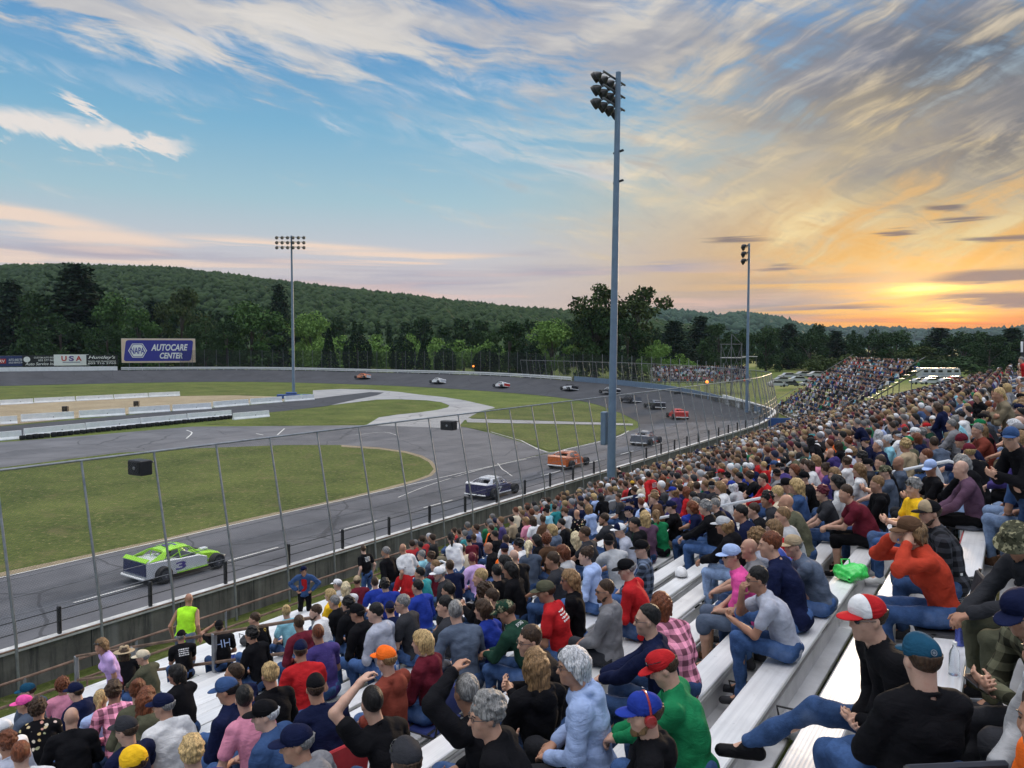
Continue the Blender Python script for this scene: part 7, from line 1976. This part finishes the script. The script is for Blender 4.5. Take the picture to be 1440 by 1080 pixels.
# seats farther up the stand that the photograph shows filled
rnd = random.Random(5); cand = []
TOPS = ['black'] * 13 + ['navy'] * 8 + ['charcoal'] * 5 + ['grey'] * 4 + ['white'] * 5 + ['red'] * 2 + ['maroon'] * 2 + ['slate'] * 3 + ['heather'] * 3 + ['denim'] * 2 + ['lightblue', 'royal', 'pink', 'teal', 'green', 'olive', 'tan', 'cream', 'orange', 'brick', 'purple', 'aqua', 'plum', 'khaki', 'silver', 'darkgreen']
HRS = ['black', 'brown', 'brown', 'brown', 'sandy', 'sandy', 'blond', 'grey', 'grey', 'white', 'auburn']
for j, d in enumerate(ROWS):
    y = 6.0 + rnd.random()
    while y < 64:
        y += rnd.uniform(.47, .74)
        zc = z_seat(d) + .76; q = project((-(d + .12), y, zc))
        if q[2] < 7 or q[0] > 1452: continue
        if any(abs(y - a) < .55 and d > .2 for a in (13.9, 21.4, 28.9, 36.4, 43.9)) : continue
        p = .74 if q[2] < 32 else .86
        if d > 14.5: p *= .55
        # bare planks the photograph shows
        if q[2] < 13.2 and not (q[0] > 1110 and q[1] < 655): continue
        if q[0] < 900 and q[2] < 22: continue
        if rnd.random() > p: continue
        if occupied((j, False), y, .44): continue
        cand.append((q[2], j, d, y))
cand.sort(); NAUTO = 300 - len(ENT); auto = cand[:NAUTO]; rest = cand[NAUTO:]
POSES = ['lap', 'lap', 'lap', 'elbows', 'elbows', 'crossed', 'knees', 'phone', 'chin']
for i, (dep, j, d, y) in enumerate(auto):
    r2 = random.Random(900 + i); f = r2.random() < .42
    hat = r2.random() < (.12 if f else .42)
    e = dict(pose=r2.choice(POSES), stand=False, f=f, big=(not f and r2.random() < .25), top=r2.choice(['tee', 'tee', 'long', 'hoodie', 'jacket']), topc=r2.choice(TOPS), hairc=r2.choice(HRS), hair=r2.choice(['long', 'long', 'bob', 'pony', 'wavy', 'bun'] if f else ['short', 'short', 'crew', 'wavy', 'thin', 'bald']),
             hat='cap' if hat else None, hatc=r2.choice(['black', 'black', 'navy', 'navy', 'red', 'white', 'charcoal', 'grey', 'tan', 'royal', 'maroon', 'green']), hatc2=None, extra=[], legs=r2.choice(['jeans', 'jeans', 'dark', 'ljeans', 'black', 'khaki']), legc='khaki', hy=r2.choice([-45, -30, -15, 0, 15, 30]), hp=4.0, lean=r2.choice([8, 14, 14, 20]), yaw=None, label=None)
    e['topname'] = e['top']
    if e['pose'] == 'elbows': e['lean'] = 26
    if hat: e['hair'] = 'hatlong' if f else 'under'
    loc = Vector((-d, y, z_seat(d))); yaw = R(r2.gauss(-4, 14)); sc = r2.uniform(.88, 1.0)
    if r2.random() < .05 and dep > 12: e['stand'] = True; e['pose'] = r2.choice(['down', 'hips', 'crossed']); loc = Vector((-(d + .3), y, z_foot(d)))
    elif r2.random() < .06: sc = r2.uniform(.72, .82)
    OCC.setdefault((j, False), []).append(y)
    place(e, r2, loc, yaw, sc, dep); e['dep'] = dep; e['row'] = j; e['x'], e['y'], _ = project((-(d + .1), y, z_seat(d) + .76)); PEOPLE.append(e)

# ------------------------------------------------------------------ labels that single each one out
def cn(c): return CN.get(c, c)
def describe(e, lvl=0):
    g = {'tee': 'tee', 'long': 'long sleeved top', 'hoodie': 'hooded top', 'jacket': 'jacket', 'tank': 'vest'}[e['top']]
    if e['topname'] == 'plaid': g = 'checked shirt'
    if e['topname'] == 'print': g = 'printed top'
    top = cn(e['topc']) + ' ' + g
    hairw = {'short': 'short', 'crew': 'cropped', 'wavy': 'wavy', 'curly': 'curly', 'bob': 'bobbed', 'long': 'long', 'pony': 'ponytailed', 'bun': 'knotted', 'thin': 'thinning', 'under': 'short', 'hatlong': 'long'}.get(e['hair'])
    hairs = 'bald' if e['hair'] == 'bald' else f"{hairw} {cn(e['hairc'])} hair"
    hat = {'cap': 'cap', 'capf': 'cap', 'capback': 'backwards cap', 'camo': 'camouflage cap', 'beanie': 'knitted hat', 'straw': 'straw hat', 'bucket': 'brimmed hat'}.get(e['hat'])
    if lvl == 'short': return f"{cn(e['hatc'])} {hat} and {top}" if hat else (f"{top}, {hairs}" if lvl else top)
    who = f"{cn(e['hatc'])} {hat}" if hat else hairs
    s = f"person in {top} with {who}" if who != 'bald' else f"bald person in {top}"
    return s
from collections import Counter
for e in PEOPLE:
    e['base'] = e['label'] or describe(e)
cnt = Counter(e['base'] for e in PEOPLE)
def tone(e):
    h = {'cap': 'cap', 'capf': 'cap', 'capback': 'cap', 'camo': 'camouflage cap', 'beanie': 'hat', 'straw': 'straw hat', 'bucket': 'hat'}.get(e['hat'])
    return (f"{cn(e['hatc'])} {h}, " if h else '') + f"{cn(e['topc'])} {dict(tee='tee', long='top', hoodie='hoodie', jacket='jacket', tank='vest')[e['top']]}"
used_l = set()
for e in PEOPLE:
    lab = e['base']
    if e['label'] is None and cnt[lab] > 1 or lab in used_l:
        nb_ = sorted((q for q in PEOPLE if q is not e), key=lambda q: math.hypot((q['x'] - e['x']), (q['y'] - e['y']) * 1.2))[:14]
        done = False
        for q in nb_:
            if q['row'] == e['row']: rel = 'beside'
            elif q['y'] > e['y']: rel = 'behind'
            else: rel = 'in front of'
            t = f"{lab}, {rel} {tone(q)}"
            if t not in used_l and len(t.replace(',', ' ').split()) <= 16: lab = t; done = True; break
        if not done: lab = f"{lab}, row {e['row']}"
    used_l.add(lab); tag(e['obj'], lab, 'person', 'spectators seated and standing on the grandstand')

# ------------------------------------------------------------------ the far part of the crowd, too small and too many to tell apart: one mass
def lowfig(seed):
    r3 = random.Random(seed); J = skeleton('lap', r3.choice([6, 14, 22]), 0, 0, 0, .13); Bd = Field(.05); Lg = Field(.05); Hd = Field(.034); Hr = Field(.034)
    Bd.ell(J['waist'], (.12, .16, .17), .04).ell(J['chest'], (.12, .17, .18), .05).cone(J['SL'], J['SR'], .07, .07, .04)
    for n_ in 'LR': Bd.cone(J['S' + n_], J['E' + n_], .062, .055, .03).cone(J['E' + n_], J['W' + n_], .052, .045, .03); Lg.cone(J['H' + n_], J['K' + n_], .095, .075, .03).cone(J['K' + n_], J['A' + n_], .07, .055, .03)
    Hd.ell(J['hc'], (.095, .078, .115)).cone(J['hc'], J['nb'], .055, .055); Hr.ell(J['hc'] + np.array([-.022, 0, .03]), (.105, .092, .108)); Hr.plane((.8, 0, -.7), J['hc'] @ np.array([.8, 0, -.7]) / math.hypot(.8, .7) + .012)
    return [f_.surf() for f_ in (Bd, Lg, Hd, Hr)]
LOW = [lowfig(k) for k in range(4)]
def crowd(name, spots, label, seed):
    r3 = random.Random(seed); VV = []; FF = []; CC = []; b = 0
    for (p, yaw) in spots:
        parts = r3.choice(LOW); rot = rotz(yaw + r3.gauss(0, .25)); sc = r3.uniform(.92, 1.06)
        cols = [PC[r3.choice(TOPS)], PC[r3.choice(['denim', 'charcoal', 'black', 'khaki'])], r3.choice(SKIN), tuple(v * .7 for v in HC_[r3.choice(HRS)]) if r3.random() < .66 else PC[r3.choice(['black', 'black', 'navy', 'navy', 'charcoal', 'grey', 'tan', 'maroon', 'white'])]]
        for (v, f), c in zip(parts, cols):
            VV.append((v * sc) @ rot.T + np.array(p)); FF.append(f + b); b += len(v); CC.append(np.tile(np.array([*c, 1.0], np.float32), (len(v), 1)))
    me = mesh(name, np.concatenate(VV), np.concatenate(FF), M_CROWD, True)
    at = me.color_attributes.new('wear', 'FLOAT_COLOR', 'POINT'); at.data.foreach_set('color', np.concatenate(CC).ravel())
    return tag(link(name, me), label, 'crowd', kind='stuff')
M_CROWD, t, b, o_ = new_mat('crowd_cloth'); t.set(b.inputs['Base Color'], t.node('ShaderNodeVertexColor', layer_name='wear').outputs[0]); b.inputs['Roughness'].default_value = .85
crowd('crowd', [((-d, y, z_seat(d)), math.pi) for dep, j, d, y in rest], 'tightly packed spectators filling the far end of the near grandstand', 1)
def on_far(c, z0, yaw, rows, L, rise, run, fill, rs):
    out = []; r3 = random.Random(rs); rt = rotz(yaw)
    for j in range(rows):
        x = -L / 2 + .3
        while x < L / 2 - .3:
            x += r3.uniform(.46, .6)
            if r3.random() < fill(j, x / L): p = rt @ np.array([x, j * run, 0]); out.append(((c[0] + p[0], c[1] + p[1], z0 + .52 + j * rise), yaw - math.pi / 2))
    return out
crowd('crowd', on_far(F1, .8, F1yaw, 17, 30, .44, .66, lambda j, u: .30 + .36 * (j > 8) + .12 * (u > 0), 2), 'scattered spectators on the half filled next grandstand along the curve', 2)
crowd('crowd', on_far(F2, F2[2] - .3, F2yaw, 9, 22, .34, .75, lambda j, u: .95, 3), 'packed spectators on the far grandstand beyond the banking', 3)
# ------------------------------------------------------------------ things lying on the benches and held
def bench_at(px, py, foot=False, lift=0.0):
    best = None
    for d in ROWS:
        for off in ((-.06, 0, .06) if not foot else (.2, .3, .42)):
            z = (z_foot(d) if foot else z_seat(d)); y = None
            Q = np.stack([np.full_like(_ys, -(d + off)), _ys, np.full_like(_ys, z + lift)], 1) - CAM; dz_ = np.maximum(Q @ _f, .5)
            cc = np.abs(720 + F * (Q @ _r) / dz_ - px) + np.abs(540 - F * (Q @ _u) / dz_ - py); k = int(np.argmin(cc))
            if best is None or cc[k] < best[0]: best = (cc[k], Vector((-(d + off), _ys[k], z + .002)))
    return best[1]
def plain(name, col, rough=.5, **k): return paint(name, col, rough, **k)
def bottle(px, py, label, body, cap_m, hgt=.23, rad=.032, group='drinks left on the bench'):
    r = tag(empty('bottle', bench_at(px, py)), label, 'bottle', group)
    MB().lathe([(.01, 0), (rad, .002), (rad, hgt * .62), (rad * .8, hgt * .74), (rad * .42, hgt * .84), (rad * .40, hgt * .93)], n=18).build('body', body, r, True)
    MB().lathe([(rad * .46, hgt * .92), (rad * .46, hgt), (.004, hgt)], n=14).build('cap', cap_m, r, True); return r
M_CLEAR, t, b, o_ = new_mat('clear_plastic'); b.inputs['Base Color'].default_value = (.85, .9, .95, 1); b.inputs['Roughness'].default_value = .08; b.inputs['Transmission Weight'].default_value = .9; b.inputs['IOR'].default_value = 1.2
M_BLUALU = plain('blue_bottle_metal', (.10, .13, .45), .3, metal=.6)
bottle(1347, 908, 'slim blue aluminium bottle standing on the bench behind the teal capped man', M_BLUALU, M_GALV, .25)
bottle(1350, 950, 'clear plastic bottle on the bench nearest the teal capped man', M_CLEAR, M_WHITE, .22)
w_ = bottle(1350, 845, 'clear water bottle with turquoise label, farthest of the three on the bench', M_CLEAR, M_WHITE, .24)
MB().lathe([(.034, .05), (.0345, .12)], n=18, closed=False).build('label', plain('turquoise_label', (.05, .35, .50)), w_, True)
def lying_cap(px, py, label, rgb, rz=0.6):
    me, m0 = acc('cap', True); o = link('cap', me); o.location = bench_at(px, py) + Vector((0, 0, -.022)); o.rotation_euler = (0, 0, rz); colset(o, rgb); tag(o, label, 'cap', 'caps lying on the benches')
    h_, m1 = acc('cap_front', True); c = link('front_panel', h_, o); colset(c, tuple(min(1, v * 1.6 + .02) for v in rgb)); return o
lying_cap(1350, 868, 'black cap lying on the bench between the bottles', PC['black'], 3.6)
lying_cap(958, 812, 'white cap lying on an empty bench right of the red jacket', PC['white'], 2.0)
v = tag(MB().tube([(.09 * math.cos(a), .09 * math.sin(a), .02 + .01 * math.sin(3 * a)) for a in np.linspace(.4, 5.9, 20)], .014, 7).build('headset', M_BLKP, None, True), 'black ear headset lying beside the turquoise labelled bottle', 'headset'); v.location = bench_at(1352, 818)
MB().lathe([(.01, 0), (.035, .004), (.035, .04), (.01, .045)], (.08, .05, 0), 14).lathe([(.01, 0), (.035, .004), (.035, .04), (.01, .045)], (.08, -.05, 0), 14).build('ear_cup', M_BLACK, v, True)
# checked jacket thrown over the bench
p = bench_at(1366, 742); fl_ = Field(.014); fl_.ell((0, 0, .03), (.24, .26, .045), .03).ell((.20, .0, -.10), (.05, .24, .16), .05).ell((-.20, .05, -.08), (.05, .22, .14), .05).cone((.2, -.2, -.05), (.30, -.28, -.38), .055, .045, .03).noise(.012, 22, 4).noise(.005, 60, 5)
o = link('jacket', fl_.me('jacket', M_PLAID)); o.location = p; colset(o, (.055, .06, .075)); tag(o, 'black and grey checked jacket thrown over the empty bench', 'jacket')
MB().tube([(-.08, .06, .075), (-.08, -.08, .08), (.02, -.12, .076)], .012, 6).build('collar', M_BLACK, o, True)
# green carrier bag
fl_ = Field(.010); fl_.ell((0, 0, .07), (.17, .13, .075), .02).ell((.07, .02, .10), (.09, .08, .07), .04).noise(.014, 32, 3).noise(.006, 90, 5)
o = tag(link('bag', fl_.me('bag', plain('green_plastic', (.05, .62, .10), .25, coat=.3))), 'bright green plastic bag on the bench beside the maroon tee', 'bag'); o.location = bench_at(1192, 815)
MB().tube([(-.08, 0, .12), (-.10, .03, .20), (-.02, .04, .21), (0, .02, .13)], .010, 6).build('handle', plain('green_plastic', (.05, .62, .10)), o, True)
c = tag(MB().lathe([(.02, 0), (.031, .004), (.033, .012), (.033, .108), (.027, .12), (.025, .118)], n=18).build('can', plain('green_can', (.02, .22, .06), .3, metal=.5), None, True), 'green drinks can standing on an empty bench', 'can'); c.location = bench_at(495, 942)
MB().lathe([(.001, .119), (.026, .1195), (.026, .121), (.001, .121)], n=16).build('lid', M_GALV, c)
c = tag(MB().lathe([(.02, 0), (.036, .003), (.045, .11), (.046, .115), (.042, .115)], n=18).build('cup', plain('blue_cup', (.03, .08, .42), .4), None, True), 'blue paper cup on the bench beside the black outlined print tee', 'cup'); c.location = bench_at(327, 928)
MB().lathe([(.047, .113), (.047, .120), (.02, .124), (.002, .124)], n=18).build('lid', M_WHITE, c, True)
o = tag(MB().box((0, 0, .07), (.26, .20, .14), Matrix.Rotation(.3, 3, 'Z'), .006).build('carton', plain('brown_card', (.33, .20, .12), .8)), 'small brown cardboard carton in front of the dark green jersey', 'box'); o.location = bench_at(690, 938, True)
MB().box((0, 0, .143), (.255, .09, .004), Matrix.Rotation(.3, 3, 'Z')).build('flap', plain('brown_card_flap', (.40, .26, .16), .8), o)
def soft_bag(px, py, label, col, size, foot=True, seed=1):
    f_ = Field(.012); f_.ell((0, 0, size * .55), (size, size * .7, size * .55), .03).ell((size * .3, 0, size * .5), (size * .6, size * .75, size * .45), .05).noise(.016, 26, seed).noise(.006, 70, seed + 1)
    o = tag(link('bag', f_.me('bag', plain('bag_' + str(seed), col, .55, var=.3))), label, 'bag'); o.location = bench_at(px, py, foot)
    MB().tube([(-.1, -.05, size * .8), (-.12, -.06, size * 1.5), (.05, -.08, size * 1.6), (.1, -.05, size * .9)], .008, 6).build('strap', M_BLACK, o, True); return o
soft_bag(636, 948, 'pale blue patterned bag on the bench behind the maroon hooded woman', (.42, .50, .72), .15, False, 3)
soft_bag(1112, 1038, 'grey and black handbag on the floor below the stretched out leg', (.20, .21, .22), .15, True, 4)
soft_bag(1042, 985, 'small dark brown bag under the bench beside the pale grey tee', (.06, .04, .03), .11, True, 5)
soft_bag(345, 905, 'black bag with pale stripes behind the black jacketed woman', (.02, .02, .025), .14, False, 6)
# folding stadium seats under their sitters
def stadium_seat(who, col, label):
    e = next(q for q in PEOPLE if q['label'] and who in q['label']); s = e['obj']
    r = tag(empty('folding_seat', s.location, s.rotation_euler.z), label, 'seat', 'folding stadium seats')
    m = plain('seat_' + label.split()[0] + label.split()[1], col, .7)
    MB().box((.03, 0, -.0), (.40, .46, .035), None, .012).build('cushion', m, r); bk = MB().box((-.215, 0, .24), (.03, .45, .36), Matrix.Rotation(R(-10), 3, 'Y'), .012).build('backrest', m, r)
    for y in (-.24, .24): MB().tube([(.22, y, -.0), (-.20, y, .0), (-.27, y, .42)], .012, 6).build('frame_tube', M_BLKP, r, True)
    for x in (-.12, .12): MB().box((x, 0, .018), (.03, .47, .004)).build('strap', M_BLACK, r)
stadium_seat('blond woman in maroon', (.02, .035, .16), 'blue folding seat under the blond woman in maroon')
stadium_seat('red folding seat', (.42, .02, .03), 'red folding seat under the man in red and black cap')
stadium_seat('white haired woman with glasses', (.02, .02, .024), 'black folding seat under the white haired woman')
stadium_seat('red orange sweatshirt', (.022, .022, .028), 'dark folding seat under the red orange sweatshirt')
stadium_seat('plain black top and teal', (.03, .035, .05), 'dark padded seat under the teal capped man')
# phone and can in the hands at the right edge
e = next(q for q in PEOPLE if q['label'] and 'looking at his phone' in q['label']); fg = next(v for k, v in FIG.items() if v['person'] == e['obj'].data)
def hold(e, nm, which='WL'): J = next(v for v in FIG.values() if v['person'] == e['obj'].data)['J']; bpy.context.view_layer.update(); return e['obj'].matrix_world @ Vector(J[which])
p = (hold(e, '', 'WL') + hold(e, '', 'WR')) / 2 + Vector((-.08, 0, .03))
o = tag(MB().box((0, 0, 0), (.075, .15, .009), Matrix.Rotation(R(35), 3, 'Y'), .004).build('phone', M_BLKP), 'dark phone held by the man at the right edge', 'phone'); o.location = p
MB().box((0, 0, .0055), (.066, .138, .002), Matrix.Rotation(R(35), 3, 'Y')).build('screen', M_GLASS, o)
# round emblem on the teal cap
e = next(q for q in PEOPLE if q['label'] and 'teal cap with round emblem' in q['label'])
cap_ = next(c for c in e['obj'].children if c.name.startswith('cap'))
MB().lathe([(.013, 0), (.017, .001), (.017, .003), (.013, .003)], (-.118, 0, .075), 20, Matrix.Rotation(R(-72), 3, 'Y'), closed=False).lathe([(.001, .002), (.008, .002), (.008, .003), (.001, .003)], (-.118, 0, .075), 12, Matrix.Rotation(R(-72), 3, 'Y')).build('emblem', M_GALV, cap_)
# ------------------------------------------------------------------ thin evening air
hm = bpy.data.materials.new('haze'); hm.use_nodes = True; ht = NT(hm.node_tree); ht.n.clear()
ho = ht.node('ShaderNodeOutputMaterial'); hv_ = ht.node('ShaderNodeVolumePrincipled'); ht.l.new(hv_.outputs[0], ho.inputs['Volume'])
hv_.inputs['Color'].default_value = (.55, .72, 1.0, 1); hv_.inputs['Density'].default_value = .00004; hv_.inputs['Anisotropy'].default_value = .2
hz = tag(MB().box((0, 1900, 150), (6200, 4400, 302.4)).build('haze', hm), 'thin bluish evening haze over the whole valley', 'haze', kind='stuff')
